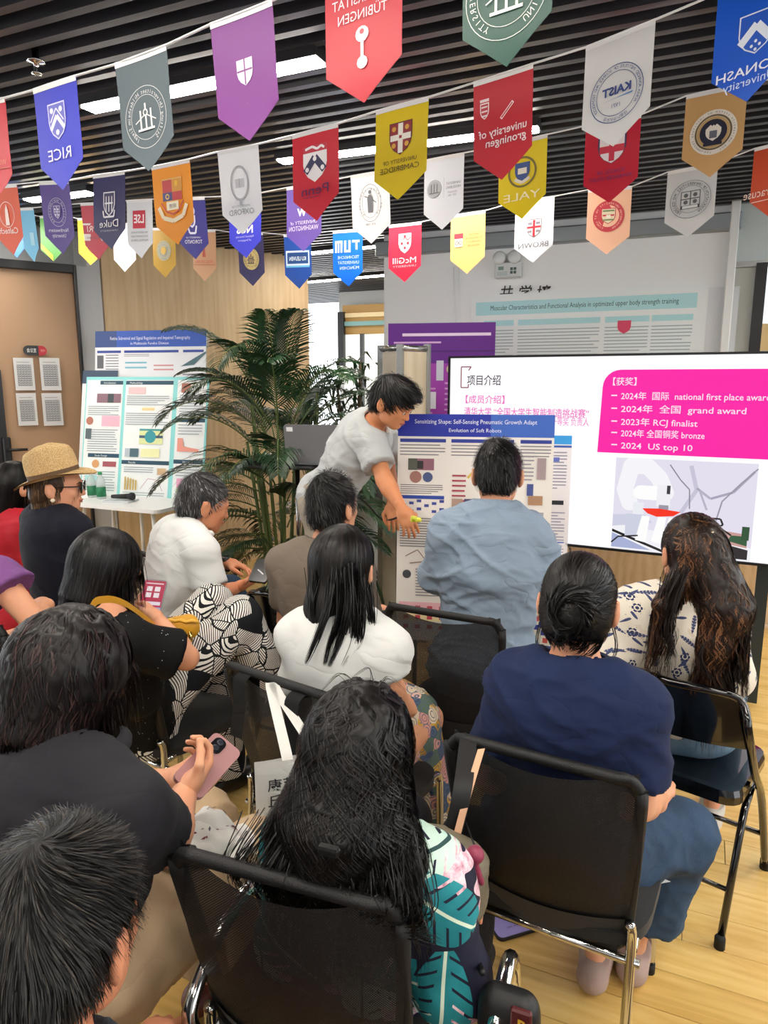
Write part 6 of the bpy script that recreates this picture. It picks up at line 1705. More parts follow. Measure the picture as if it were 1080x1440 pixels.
def back_coords(g, person_az):
    """cloth coordinates : across the back and up, wrapping a little with depth"""
    v = g.obj((1, 1, 1), 'Object', (0, 0, person_az)); x, y, z = g.xyz(v)
    return g.comb(g.m('ADD', x, g.m('MULTIPLY', y, .5)), g.m('ADD', z, g.m('MULTIPLY', y, .35)))
def tropical_mat(az):
    m, g = newmat(.75, spec=.3); v2 = back_coords(g, az)
    base = g.mix(g.noise(g.obj((1, 1, 1)), 6, 2), '15162a', '1e2036')
    # blossoms
    vf = g.vm('ADD', g.vm('SCALE', v2, 9.0), (4.2, 9.1, 0)); vo = g.vor(vf, 1, '2D', 'F1', .9); q = g.vm('SUBTRACT', vf, vo.outputs['Position']); x, y, z = g.xyz(q)
    an = g.m('ARCTAN2', y, x); rr = g.m('LENGTH' if False else 'SQRT', g.m('ADD', g.m('MULTIPLY', x, x), g.m('MULTIPLY', y, y)))
    pet = g.m('MULTIPLY_ADD', g.m('COSINE', g.m('MULTIPLY', an, 5)), .12, .36); fm = g.m('MULTIPLY', g.m('LESS_THAN', rr, pet), g.m('GREATER_THAN', g.xyz(vo.outputs['Color'])[0], .35))
    pink = g.ramp(g.noise(g.obj((1, 1, 1)), 45, 4, .7), [(.3, '8f5468'), (.45, 'd9a9b8'), (.6, 'ecd5dc'), (.75, 'c88a9c')])
    c = g.mix(fm, base, pink)
    m1, r1, z1, _ = leaf_layer(g, v2, 6.4, 1, .56, .4, notch=True, prob=.15)
    mint = g.mix(g.noise(v2, 30, 2), 'a9cdbf', 'd2e6da'); c = g.mix(m1, c, mint); c = g.mix(r1, c, '2c4a4a')
    m2, r2, z2, _ = leaf_layer(g, v2, 5.2, 5, .56, .42, notch=True, prob=.25)
    teal = g.mix(g.noise(v2, 22, 3), '0f6a74', '2f98a0'); c = g.mix(m2, c, teal); c = g.mix(r2, c, 'dcecd5')
    g.color(c); g.bump(g.noise(g.obj((1, 1, 1)), 200, 2), .1, .002)
    return m
def blossom_print(az):
    m, g = newmat(.8, spec=.25); v2 = back_coords(g, az)
    base = g.mix(g.noise(g.obj((1, 1, 1)), 12, 2), 'd9d2c2', 'e6e0d3')
    blot = g.noise(g.vm('SCALE', v2, 1.0), 16, 2); c = g.mix(g.m('MULTIPLY', g.m('GREATER_THAN', blot, .66), .5), base, 'cdb9a5')
    m1, r1, z1, _ = leaf_layer(g, v2, 21, 2, .42, .12, notch=False, prob=.25)
    m2, r2, z2, _ = leaf_layer(g, v2, 15, 7, .5, .13, notch=True, prob=.3)
    area = g.m('GREATER_THAN', g.noise(v2, 9, 1), .37)
    navy = g.mix(g.noise(v2, 60, 2), '27304f', '56608a')
    c = g.mix(g.m('MULTIPLY', m1, area), c, navy); c = g.mix(g.m('MULTIPLY', m2, area), c, navy)
    vf = g.vm('SCALE', v2, 13.0); vo = g.vor(vf, 1, '2D', 'F1', .9); q = g.vm('SUBTRACT', vf, vo.outputs['Position']); x, y, z = g.xyz(q)
    an = g.m('ARCTAN2', y, x); rr = g.m('SQRT', g.m('ADD', g.m('MULTIPLY', x, x), g.m('MULTIPLY', y, y)))
    pet = g.m('MULTIPLY_ADD', g.m('COSINE', g.m('MULTIPLY', an, 6)), .06, .2); ringy = g.m('GREATER_THAN', g.m('SINE', g.m('MULTIPLY', rr, 50)), -.3)
    fm = g.m('MULTIPLY', g.m('MULTIPLY', g.m('LESS_THAN', rr, pet), ringy), g.m('GREATER_THAN', g.xyz(vo.outputs['Color'])[0], .45))
    c = g.mix(fm, c, '333c62')
    g.color(c); g.bump(g.noise(g.obj((1, 1, 1)), 240, 2), .12, .002)
    return m
def stripe_print():
    m, g = newmat(.8, spec=.25); v = g.obj((1, 1, 1))
    wv = g.noise(v, 7, 1, out=1); v = g.vm('ADD', v, g.vm('SCALE', wv, .03))
    vo = g.vor(v, 13, '3D', 'F1', 1); r = g.xyz(vo.outputs['Color'])
    dirv = g.vm('NORMALIZE', g.vm('SUBTRACT', vo.outputs['Color'], (.5, .5, .5)))
    t = g.vm('DOT_PRODUCT', v, dirv)
    s_ = g.m('GREATER_THAN', g.m('FRACT', g.m('MULTIPLY', t, 140.0)), .42)
    ed = g.vor(v, 13, '3D', 'DISTANCE_TO_EDGE', 1).outputs['Distance']
    s_ = g.m('MULTIPLY', s_, g.m('GREATER_THAN', ed, .03)); s_ = g.m('MULTIPLY', s_, g.m('GREATER_THAN', r[1], .08))
    g.color(g.mix(s_, '101218', 'e2e0da'))
    return m
def garden_print():
    m, g = newmat(.85, spec=.2); v = g.obj((1, 1, 1)); v = g.vm('ADD', v, g.vm('SCALE', g.noise(v, 10, 2, out=1), .03))
    vo = g.vor(v, 26, '3D', 'F1', 1); r = g.xyz(vo.outputs['Color'])
    c = g.ramp(r[0], [(.0, '4a5a74'), (.2, 'b58a3a'), (.4, 'd8c9b0'), (.52, 'd39a92'), (.66, '5a6e5c'), (.8, 'c9a04a'), (.92, 'e0b8a8')], 'CONSTANT')
    ringy = g.m('GREATER_THAN', g.m('SINE', g.m('MULTIPLY', vo.outputs['Distance'], 26.0)), .72)
    g.color(g.mix(ringy, c, '5a6a80'))
    return m
def hat_mat():
    m, g = newmat(.8, spec=.2); v = g.obj((1, 1, 1))
    w1 = g.wave(v, 90, 1.5, 2, 'Z'); n = g.vor(v, 220).outputs['Distance']
    f = g.m('ADD', g.m('MULTIPLY', w1, .35), g.m('MULTIPLY', n, .8))
    g.color(g.ramp(f, [(.1, '8a6c42'), (.45, 'c29f6c'), (.8, 'd9bd8c')])); g.bump(f, .6, .003)
    return m
def denim(c1, c2):
    m, g = newmat(.85, spec=.2); v = g.obj((1, 1, 1)); f = g.m('ADD', g.m('MULTIPLY', g.noise(v, 10, 3), .8), g.m('MULTIPLY', g.noise(v, 240, 2), .3))
    g.color(g.ramp(f, [(.35, c1), (.75, c2)])); g.bump(g.noise(v, 300, 2), .15, .002)
    return m
def sparkle_mat():
    m, g = newmat(.8, spec=.2); v = g.obj((1, 1, 1)); vo = g.vor(v, 70); s_ = g.m('MULTIPLY', g.m('LESS_THAN', vo.outputs['Distance'], .1), g.m('GREATER_THAN', g.xyz(vo.outputs['Color'])[0], .45))
    g.color(g.mix(s_, '0b0b0d', 'b8ccd8')); g.put(g.b.inputs['Roughness'], g.m('SUBTRACT', .8, g.m('MULTIPLY', s_, .5)))
    return m
SK = 'dba98a'
BLK = '0a0909,191716,262322'
DBR = '0d0a0a,1f1716,302320'

# ------------------------------------------------------------------ the people
# 1 navy t-shirt, hair twisted up
p = Person('woman with black hair twisted up, navy t-shirt and blue trousers', P(811, 944, 1.6), math.radians(26), P(814, 850, 1.66), math.radians(24), .22, 0, hip=(.45, 1.64, .54), sw=.135, sc=1.0)
p.ER = P(893, 1130, 1.6); p.WR = P(925, 1120, 1.82); p.EL = p.SL + Vector((-.05, .03, -.26)); p.WL = p.EL + p.F * .22 + p.R * .1
p.KR = P(955, 1172, 1.93); p.KL = p.KR - p.R * .2 + Vector((0, .02, 0)); p.AR = PZ(893, 1325, .1); p.AL = PZ(838, 1335, .1)
p.hands['r'] = dict(w=p.WR, d=p.F, n=(0, 0, -1), side=1, curl=.6); p.hands['l'] = dict(w=p.WL, d=p.F, n=(0, 0, -1), side=-1, curl=.6)
p.body(legs=True)
p.shirt(cloth('121d3c', .85, '18264a'), sleeve=.74, g=.016, sg=.026, hem=-.12, neck=.07, wr=.013, seed=3, res=.0075, flare=.006)
p.collar(cloth('152144', .85), .071, .016, up=.004, open_=.1, name='neckband', tilt=.012)
p.trousers(denim('2a3b50', '3d536d'), cuff=.72, g=.02, cg=.045, wr=.022)
p.shoes(cloth('9c8680', .85, 'b09a92', bump=.3))
pr = [p.he(0, -.012, .028, .083, .102, .096), p.he(0, -.045, -.03, .078, .068, .07, .03), p.he(.005, -.112, -.015, .043, .03, .05, .02),
      p.he(0, .12, -.035, .068, .07, .1, sub=True), Plane(p.hl(0, -.06, -.074), -Vector(tuple(p.HM[:, 2])), p.hl(0, 0, -.12), .2)]
ex = free_locks([[p.hl(-.075, .02, -.02), p.hl(-.09, .01, -.09), p.hl(-.082, .0, -.16)], [p.hl(.075, .02, -.03), p.hl(.09, .005, -.09), p.hl(.07, -.01, -.16)], [p.hl(-.01, -.1, .0), p.hl(-.02, -.13, -.06), p.hl(-.03, -.11, -.1)], [p.hl(.015, -.1, .0), p.hl(.03, -.125, -.05), p.hl(.035, -.1, -.1)],
                 [p.hl(0, -.11, .0), p.hl(-.03, -.1, .06), p.hl(-.02, -.06, .12), p.hl(-.035, -.05, .14)]], n=9, spread=.004, w=.0008)
ex += free_locks([[p.hl(math.cos(a) * .05, -.09, .01 + math.sin(a) * .05), p.hl(math.cos(a + .9) * .042, -.135, -.01 + math.sin(a + .9) * .045), p.hl(math.cos(a + 2) * .03, -.145, -.012 + math.sin(a + 2) * .03)] for a in np.arange(0, 6.28, .42)], n=26, spread=.007, w=.0012, seed=3)
hair_mesh(p.root, pr, BLK, 2600, (.05, .13), p.dirf('to', tgt=(.003, -.14, -.005)), seed=2, width=.0014, wav=.25, extra=ex, lift=.004)
navy = p

# 2 long wavy hair, floral blouse, jeans
p = Person('woman with long wavy brown hair, cream blouse with navy flowers, on a folding chair', P(948, 842, 2.2), math.radians(30), P(972, 778, 2.2), math.radians(2), .12, 0, hip=tuple(PZ(958, 1008, .56)), sw=.13, sc=.95, hipz=.56)
p.ER = P(1028, 950, 2.25); p.EL = P(868, 925, 2.3); p.WL = p.EL + p.F * .2 + p.R * .1; p.WR = p.ER + p.F * .22 - p.R * .1
p.KL = p.hip + p.F * .42 - p.R * .1 - Z * .03; p.KR = p.hip + p.F * .42 + p.R * .1 - Z * .03
p.AL = Vector((p.KL.x, p.KL.y, .1)) - p.F * .1; p.AR = Vector((p.KR.x, p.KR.y, .1)) - p.F * .1
p.hands['r'] = dict(w=p.WR, d=p.F, n=(0, 0, -1), side=1, curl=.6); p.hands['l'] = dict(w=p.WL, d=p.F, n=(0, 0, -1), side=-1, curl=.6)
p.body(legs=True)
p.shirt(blossom_print(math.radians(30)), sleeve=1.05, g=.02, sg=.026, hem=.03, neck=.066, wr=.009, seed=5, res=.008, fr=(9, 9, 9), name='blouse')
p.trousers(denim('5f7f9a', '86a2b8'), cuff=.9, g=.016, cg=.03, wr=.006, name='jeans')
dm = mat('56708a', .9); dk = mat('2f4258', .9)
p.shoes(mat('c9c4bc', .7))
pr = [p.he(0, -.012, .028, .085, .104, .097), p.hc((.015, -.07, .0), (.06, -.105, -.15), .066, .078, k=.04), Cone(p.hl(.06, -.105, -.15), P(1005, 900, 2.12), .07, .062, k=.03), Cone(p.hl(-.03, -.05, -.05), P(930, 850, 2.1), .04, .025, k=.03),
      Cone(P(1005, 900, 2.12), P(1000, 935, 2.12), .06, .035, k=.03), p.he(0, .12, -.035, .072, .07, .1, sub=True), p.he(-.1, .02, -.05, .032, .035, .05, sub=True)]
pp = lambda x, y, d=2.08: P(x, y, d)
ex = free_locks([[pp(990, 800), pp(1020, 860), pp(1045, 905), pp(1035, 950), pp(1045, 965)], [pp(980, 820), pp(1000, 880), pp(985, 925), pp(1000, 958)], [pp(1000, 830), pp(1030, 880), pp(1018, 930), pp(1032, 975)], [pp(985, 830), pp(1010, 890), pp(1005, 930), pp(1018, 960)],
                 [pp(960, 800), pp(945, 850), pp(938, 890), pp(950, 925)], [pp(950, 810), pp(935, 850), pp(945, 880), pp(935, 905)]], n=40, spread=.012, w=.0014, seed=4)
hair_mesh(p.root, pr, '1d130e,49301f,7a5438', 4200, (.08, .3), p.dirf('to', tgt=(.02, -.115, .07)) if False else (lambda q_, n_, f1=p.dirf('to', tgt=(.02, -.1, .06)), f2=p.dirf('down', (0, -.1, .1)), c=A_(p.hl(.0, -.0, .02)), u=p.HM: np.where((((q_ - c) @ u[:, 2] > -.04) & ((q_ - c) @ u[:, 1] > -.085))[:, None], f1(q_, n_), f2(q_, n_))), seed=5, width=.0017, steps=16, wav=.75, wfreq=70, extra=ex, bumps=.012, lift=.006, straight=.4)
MB().lathe([(0, .004), (.006, .002), (.006, -.002), (0, -.004)], mat('e6d8b0', .2, .5), p.hl(.015, -.108, .075), 10).build('hair_pin', p.root)
wavy = p

# 3 curly hair, tropical blouse
p = Person('woman with long curly black hair and navy blouse with teal leaves and pink flowers', P(508, 1186, 1.25), math.radians(24), P(509, 1056, 1.27), math.radians(20), .2, 0, hip=(-.03, 1.33, .5), sw=.13, sc=.96)
p.ER = P(632, 1376, 1.31); p.WR = P(636, 1310, 1.5); p.EL = p.SL + Vector((-.03, .04, -.25)); p.WL = p.EL + p.F * .2 + p.R * .12
p.hands['r'] = dict(w=p.WR, d=p.F, n=(0, 0, -1), side=1, curl=.6); p.hands['l'] = dict(w=p.WL, d=p.F, n=(0, 0, -1), side=-1, curl=.6)
p.body(legs=True)
p.shirt(tropical_mat(math.radians(24)), sleeve=1.12, g=.014, sg=.03, hem=-.12, neck=.066, wr=.012, seed=8, res=.007, fr=(6, 6, 8), name='blouse', flare=.01)
p.trousers(cloth('15151a'), cuff=.95, wr=.004); p.shoes(mat('18181a', .6))
pr = [p.he(0, -.012, .028, .082, .102, .098), p.hc((0, -.04, .0), (-.005, -.06, -.12), .082, .088, k=.05), p.hc((-.005, -.06, -.12), (-.01, -.07, -.18), .088, .05, k=.05), p.hc((-.05, -.04, -.08), (-.11, -.04, -.15), .05, .042, k=.04), p.hc((.05, -.04, -.08), (.1, -.05, -.15), .05, .042, k=.04),
      p.he(0, .125, -.035, .07, .07, .12, sub=True)]
ex = free_locks([[p.hl(x, -.08, -.12), p.hl(x * 1.3 + .01, -.13, -.18), p.hl(x * 1.2 - .012, -.11, -.22), p.hl(x * 1.4 + .02, -.1, -.235 - .02 * abs(x))] for x in (-.13, -.1, -.08, -.055, -.03, 0, .03, .055, .08, .1, .12)], n=46, spread=.016, w=.0009, seed=8)
ex += free_locks([[p.hl(.03, -.02, .12), p.hl(.05, -.03, .145), p.hl(.09, -.05, .13)], [p.hl(-.02, -.02, .12), p.hl(-.04, -.04, .14), p.hl(-.07, -.06, .1)], [p.hl(.02, 0, .12), p.hl(.0, .01, .145), p.hl(-.03, .0, .125)]], n=6, spread=.006, w=.0005, seed=9)
hair_mesh(p.root, pr, '080707,151211,221d1c', 6500, (.06, .2), p.dirf('down', (0, .0, .11), g=1.2), seed=9, width=.001, steps=20, wav=1.25, wfreq=85, extra=ex, bumps=.016, lift=.012, noise=.55, straight=.4)
clp = p.hl(.025, -.185, -.095)
MB().box(clp, (.035, .014, .014), mat('151515', .3), Matrix.Rotation(-.35, 3, 'Z'), bev=.003).box(clp + Vector((.0, -.004, .008)), (.03, .01, .006), mat('2a2a2a', .3), Matrix.Rotation(-.35, 3, 'Z')).build('hair_clip', p.root)
curly = p

# 4 charcoal polo
p = Person('woman with dark brown bob and charcoal polo shirt, holding a pink phone', P(90, 1062, 1.3), math.radians(34), P(106, 948, 1.37), math.radians(32), .3, 0, lean=-.02, sw=.185, sc=1.12)
p.hip = Vector((-.42, 1.32, .54)); 
p = Person('woman with dark brown bob and charcoal polo shirt, holding a pink phone', P(90, 1062, 1.3), math.radians(34), P(106, 948, 1.37), math.radians(32), .3, 0, hip=(-.63, 1.27, .54), sw=.165, sc=1.0) if not bpy.data.objects.remove(p.root) else None
p.ER = P(234, 1186, 1.36); p.WR = P(260, 1114, 1.5); p.EL = p.SL + Vector((.02, .1, -.25)); p.WL = P(236, 1098, 1.58)
p.AR = Vector((p.KR.x + .02, p.KR.y - .02, .1)); p.AL = Vector((p.KL.x, p.KL.y, .1))
p.hands['r'] = dict(w=p.WR, d=(.2, .45, .25), n=(-.35, .25, .8), side=1, curl=.75, thumb=.9, s=.92); p.hands['l'] = dict(w=p.WL, d=(.9, .1, -.15), n=(.1, -.2, 1), side=-1, curl=.55, s=.92)
p.body(legs=True)
p.shirt(cloth('1f1f24', .9, '28282d', weave=320, bump=.2), sleeve=.72, g=.018, sg=.018, hem=.17, neck=.066, wr=.016, seed=12, res=.0075, fr=(5, 5, 9), flare=.008, name='polo_shirt')
p.collar(cloth('232329', .9), .078, .04, up=.0, open_=.7, tilt=.012)
p.trousers(cloth('b59c7c', .85, 'c4ab8b'), cuff=.9, g=.018, cg=.04, wr=.018, fr=(14, 6, 10))
p.shoes(mat('5a2620', .5))
pr = [p.he(0, -.012, .028, .088, .108, .099), p.hc((0, -.03, .01), (0, -.035, -.085), .095, .088, k=.05), p.he(0, .13, -.03, .07, .075, .12, sub=True), Plane(p.hl(0, 0, -.112), -Vector(tuple(p.HM[:, 2])), p.hl(0, 0, -.13), .2)]
hair_mesh(p.root, pr, '0e0a0a,221818,3c2a28', 5200, (.06, .17), p.dirf('down', (-.01, .0, .11), g=.9), seed=12, width=.0012, steps=14, wav=.45, wfreq=40, bumps=.014, lift=.008, noise=.5)
w = MB()
for k in range(14):
    a = k / 14 * 6.283; pass
char = p

# 5 sparkling black top, bob
p = Person('woman with glossy black bob, sparkling black top and striped trousers, looking at her phone', P(148, 868, 2.15), math.radians(48), P(150, 800, 2.24), math.radians(45), .5, 0, hip=tuple(PZ(205, 975, .54) + Vector((-.02, -.12, 0))), sw=.135, sc=.93)
p.ER = P(262, 925, 2.2); p.WR = P(222, 872, 2.36); p.EL = P(130, 900, 2.4); p.WL = P(190, 862, 2.5)
p.KR = P(338, 868, 2.68); p.KL = P(300, 850, 2.85); p.AR = P(378, 965, 2.85); p.AL = Vector((p.KL.x + .02, p.KL.y - .05, .1))
p.hands['r'] = dict(w=p.WR, d=(-.5, .5, .35), n=(-.6, -.1, -.3), side=1, curl=.9, s=.92); p.hands['l'] = dict(w=p.WL, d=(.7, .1, .3), n=(.2, -.5, .8), side=-1, curl=.6, s=.9)
p.body(legs=True)
p.shirt(sparkle_mat(), sleeve=.8, g=.014, sg=.03, hem=-.12, neck=.1, wr=.005, seed=15, res=.0085, name='top', nd=-.045, flare=.01)
p.trousers(stripe_print(), cuff=1.0, g=.016, cg=.055, wr=.01, fr=(7, 7, 7), label='black and white striped wide trousers')
p.shoes(mat('141414', .4))
pr = [p.he(0, -.012, .028, .086, .106, .098), p.hc((0, -.02, .01), (0, -.02, -.095), .09, .084, k=.05), p.he(0, .135, -.03, .062, .075, .13, sub=True), Plane(p.hl(0, 0, -.12), -Vector(tuple(p.HM[:, 2])), p.hl(0, 0, -.15), .2)]
hair_mesh(p.root, pr, '0a090a,19181b,29282c', 3600, (.07, .19), p.dirf('down', (0, .01, .11), g=.9), seed=16, width=.0015, steps=12, noise=.12, bumps=.004, lift=.003)
MB().tube(smooth_path([p.N + Vector(tuple(p.M @ np.array(q_))) for q_ in ((-.075, .02, .015), (-.05, -.045, -.005), (0, -.065, -.012), (.05, -.045, -.005), (.075, .02, .015))], 5), .0014, mat('d8c07a', .25, 1), 5).build('necklace', p.root)
bobw = p

# 6 white blouse, long straight hair
p = Person('woman with long straight black hair and white puff-sleeved blouse, seen from behind', P(478, 870, 1.98), math.radians(24), P(484, 797, 2.05), math.radians(20), .15, 0, lean=-.04, sw=.12, sc=.88)
p.ER = P(545, 960, 1.97); p.WR = P(568, 992, 2.16); p.EL = p.SL + Vector((-.02, .05, -.24)); p.WL = p.EL + p.F * .2 + p.R * .1
p.hands['r'] = dict(w=p.WR, d=(.35, .8, -.35), n=(-.7, .1, -.5), side=1, curl=.85, s=.9); p.hands['l'] = dict(w=p.WL, d=p.F, n=(0, 0, -1), side=-1, curl=.6)
p.body(legs=True)
p.shirt(cloth('d2d4d2', .75, 'd9dbd9', bump=.06), sleeve=.72, g=.018, sg=.034, hem=-.12, neck=.064, wr=.014, seed=19, res=.0075, fr=(6, 6, 5), flare=.0, name='blouse', extra=[Ell(p.SR + Vector((.015, 0, .0)), (.07, .07, .055), None, .03), Ell(p.SL - Vector((.015, 0, .0)), (.07, .07, .055), None, .03)])
p.shoes(mat('d8d2c8', .6))
# long floral skirt
kk = p.hip + p.F * .38 - Z * .0
pr = [Ell(p.hip, (.18, .15, .12), p.M, .05), Cone(p.hip, kk, .13, .11, k=.06), Cone(kk, Vector((kk.x, kk.y, .16)) + p.F * .03 + p.R * .05, .11, .14, fb=True, k=.06), Cone(kk + p.R * .06, Vector((kk.x, kk.y, .16)) + p.R * .12, .08, .09, fb=True, k=.06)]
V1, F1 = snet(pr, .012); V1 = wrinkle(V1, F1, .03, p.M, (10, 10, 2.5), 4, .2); npmesh('skirt', V1, F1, garden_print(), p.root, p.root['_o'])['label'] = 'long skirt with colourful flower print'
pr = [p.he(0, -.012, .028, .083, .102, .096), p.hc((0, -.04, .02), (0, -.06, -.12), .08, .074, k=.04), p.hc((0, -.06, -.12), (.0, -.085, -.2), .074, .06, k=.04), p.hc((.045, -.05, -.1), (.07, -.06, -.24), .05, .03, k=.03), p.he(0, .125, -.03, .072, .07, .13, sub=True)]
hd = lambda x, y, d=1.9: P(x, y, d)
ex = free_locks([[hd(470, 790, 1.95), hd(462, 850, 1.9), hd(448, 890, 1.88), hd(430, 932, 1.88)], [hd(480, 790, 1.95), hd(478, 860, 1.88), hd(466, 900, 1.88), hd(456, 934, 1.88)], [hd(486, 800, 1.93), hd(488, 860, 1.88), hd(478, 900, 1.88), hd(463, 936, 1.88)],
                 [hd(495, 800, 1.93), hd(500, 860, 1.88), hd(497, 900, 1.88), hd(482, 934, 1.88)], [hd(500, 800, 1.93), hd(506, 870, 1.88), hd(505, 905, 1.88), hd(490, 930, 1.88)], [hd(515, 820, 1.93), hd(522, 860, 1.9), hd(525, 885, 1.92)], [hd(445, 800, 1.96), hd(440, 840, 1.93), hd(440, 868, 1.92)]], n=60, spread=.011, w=.0013, seed=21)
hair_mesh(p.root, pr, '080707,14110f,221a18', 4200, (.1, .28), p.dirf('down', (0, .01, .11), g=1.3), seed=22, width=.0016, steps=14, noise=.08, bumps=.003, lift=.003, extra=ex, straight=.6)
whiteb = p

# 7 taupe t-shirt man
p = Person('man with short black hair in a taupe t-shirt, seen from behind under the laptop stand', P(447, 772, 2.75), math.radians(20), P(468, 714, 2.77), math.radians(35), .1, -.05, lean=-.02, sw=.152, sc=.98, hs=1.03)
p.hands['r'] = dict(w=p.WR, d=p.F, n=(0, 0, -1), side=1, curl=.6); p.hands['l'] = dict(w=p.WL, d=p.F, n=(0, 0, -1), side=-1, curl=.6)
p.body(legs=True)
p.shirt(cloth('6c6156', .85, '786c60'), sleeve=.7, g=.018, sg=.026, hem=-.12, neck=.062, wr=.011, seed=24, res=.009, fr=(5, 5, 6))
p.collar(cloth('5e544a', .85), .068, .016, open_=.1, name='neckband', tilt=.01)
p.trousers(cloth('20242c'), wr=.006); p.shoes(mat('202022', .5))
p.short_hair('0b0b0b,171717,262626', 3200, .017, -.07, seed=25, lift=.012)
taupe = p

# 8 grey haired man, white polo
p = Person('grey haired man in a white polo shirt leaning forward over his phone', P(266, 746, 3.2), math.radians(52), P(286, 709, 3.26), math.radians(62), .35, 0, hip=tuple(PZ(238, 870, .54) + Vector((-.02, -.1, 0))), sw=.16, sc=1.04, skin_='c98f6c', hs=1.1)
p.ER = P(300, 838, 3.1); p.WR = P(333, 826, 3.24); p.EL = P(300, 800, 3.52); p.WL = P(322, 792, 3.42)
p.KR = P(330, 852, 3.4); p.KL = P(322, 832, 3.65); p.AR = Vector((p.KR.x, p.KR.y, .1)); p.AL = Vector((p.KL.x, p.KL.y, .1))
p.hands['r'] = dict(w=p.WR, d=(.75, .25, .25), n=(-.1, .1, 1), side=1, curl=.4); p.hands['l'] = dict(w=p.WL, d=(.9, -.25, -.15), n=(-.1, -.3, -.9), side=-1, curl=.35)
p.body(legs=True, res=.012)
p.shirt(cloth('d2d5d4', .75, 'd9dcdb', bump=.06), sleeve=.78, g=.018, sg=.03, hem=-.12, neck=.045, wr=.014, seed=28, res=.009, fr=(6, 6, 8), name='polo_shirt')
p.collar(cloth('eef0ef', .75), .07, .034, open_=.8, tilt=.012)
p.trousers(denim('1f2c3e', '33455c'), wr=.008, name='jeans'); p.shoes(mat('303034', .5))
p.short_hair('2c2c2d,5a5a5b,8f8f90', 3200, .012, -.07, seed=29, lift=.008)
w = MB(); d_ = (p.WL - p.EL).normalized(); c = p.WL - d_ * .02; pts = []
o1 = d_.orthogonal().normalized(); o2 = d_.cross(o1)
w.tube([c + (o1 * math.cos(a) + o2 * math.sin(a)) * .033 for a in [k * math.pi / 8 for k in range(16)]], .0085, mat('22262a', .4), 6, closed=True, flat=.5)
w.lathe([(0, .009), (.017, .008), (.019, 0), (.019, -.004)], mat('15171a', .2), c + Vector((0, -.02, .03)), 14, Matrix.Rotation(.6, 3, 'X'))
w.build('wristwatch', p.root, label='dark sports watch')
gray = p

# 9 straw hat woman
p = Person('woman in a straw trilby hat, sunglasses and dark navy top, face turned right', P(72, 716, 3.1), math.radians(38), P(80, 684, 3.1), math.radians(78), .08, 0, lean=-.03, sw=.145, sc=1.0)
p.hands['r'] = dict(w=p.WR, d=p.F, n=(0, 0, -1), side=1, curl=.6); p.hands['l'] = dict(w=p.WL, d=p.F, n=(0, 0, -1), side=-1, curl=.6)
p.body(legs=True, res=.012)
p.shirt(cloth('12141f', .85, '181b28'), sleeve=.9, g=.018, sg=.03, hem=-.12, neck=.07, wr=.01, seed=31, res=.009, fr=(4, 4, 14), name='top')
p.trousers(cloth('1b1b20'), wr=.005); p.shoes(mat('202022', .5))
pr = [p.he(0, -.014, .02, .083, .102, .09), p.he(0, -.055, -.045, .07, .055, .055, .03), p.he(0, .115, -.05, .08, .07, .11, sub=True), p.he(.1, .02, -.05, .04, .04, .06, sub=True), p.he(-.1, .02, -.05, .04, .04, .06, sub=True)]
hair_mesh(p.root, pr, '3a2a1c,5f4830,8a6c48', 2000, (.04, .1), p.dirf('down', (0, 0, .11)), seed=33, width=.0014, steps=8, bumps=.006)
hm_ = hat_mat(); R3 = Matrix(p.HM.tolist()) @ Matrix.Rotation(.3, 3, 'X'); hc_ = p.hl(0, -.012, .05)
m = MB(); n = 36
def hatp(a, r, z, sx=.9, sy=1.08): return hc_ + R3 @ Vector((r * math.cos(a) * sx, r * math.sin(a) * sy, z))
prof = [(.098, 0), (.101, .025), (.1, .06), (.096, .1), (.088, .118), (.06, .126), (.03, .112), (0, .105)]
m.grid(lambda u, v: (lambda q_: hatp(-u * 6.2832, q_[0], q_[1] + (.012 * math.cos(2 * u * 6.2832) if q_[1] > .08 else 0)))(prof[int(round(v * 7))]), n, 7, hm_)
m.grid(lambda u, v: hatp(-u * 6.2832, .098 + .062 * v, .0 - .008 * v + .02 * v * v * (math.cos(2 * (u * 6.2832)) * .9 + .2 * math.sin(u * 6.28))), n, 4, hm_)
m.grid(lambda u, v: hatp(u * 6.2832, .098 + .062 * v, -.005 - .008 * v + .02 * v * v * (math.cos(2 * (u * 6.2832)) * .9 - .2 * math.sin(u * 6.28))), n, 4, hm_)
m.build('straw_hat', p.root)
m = MB(); m.grid(lambda u, v: hatp(-u * 6.2832, .1005, .003 + .018 * v), n, 1, mat('5c4630', .7)); m.build('hat_band', p.root)
m = MB()
for sx in (-1, 1): m.lathe([(0, .003), (.024, .002), (.026, 0), (.024, -.002)], mat('14100e', .15), p.hl(sx * .034, .108, .004), 16, Matrix(p.HM.tolist()) @ Matrix.Rotation(math.pi / 2, 3, 'X')); m.tube([p.hl(sx * .058, .1, .012), p.hl(sx * .078, .04, .01), p.hl(sx * .08, -.01, .004)], .0025, mat('14100e', .3), 6)
m.tube([p.hl(-.012, .11, .01), p.hl(.012, .11, .01)], .002, mat('14100e', .3), 6); m.build('sunglasses', p.root)
MB().lathe([(0, .009), (.008, .005), (.01, 0), (.006, -.008), (0, -.01)], mat('f0e2c8', .2), p.hl(.084, .002, -.048), 10).build('earring', p.root)
hat = p

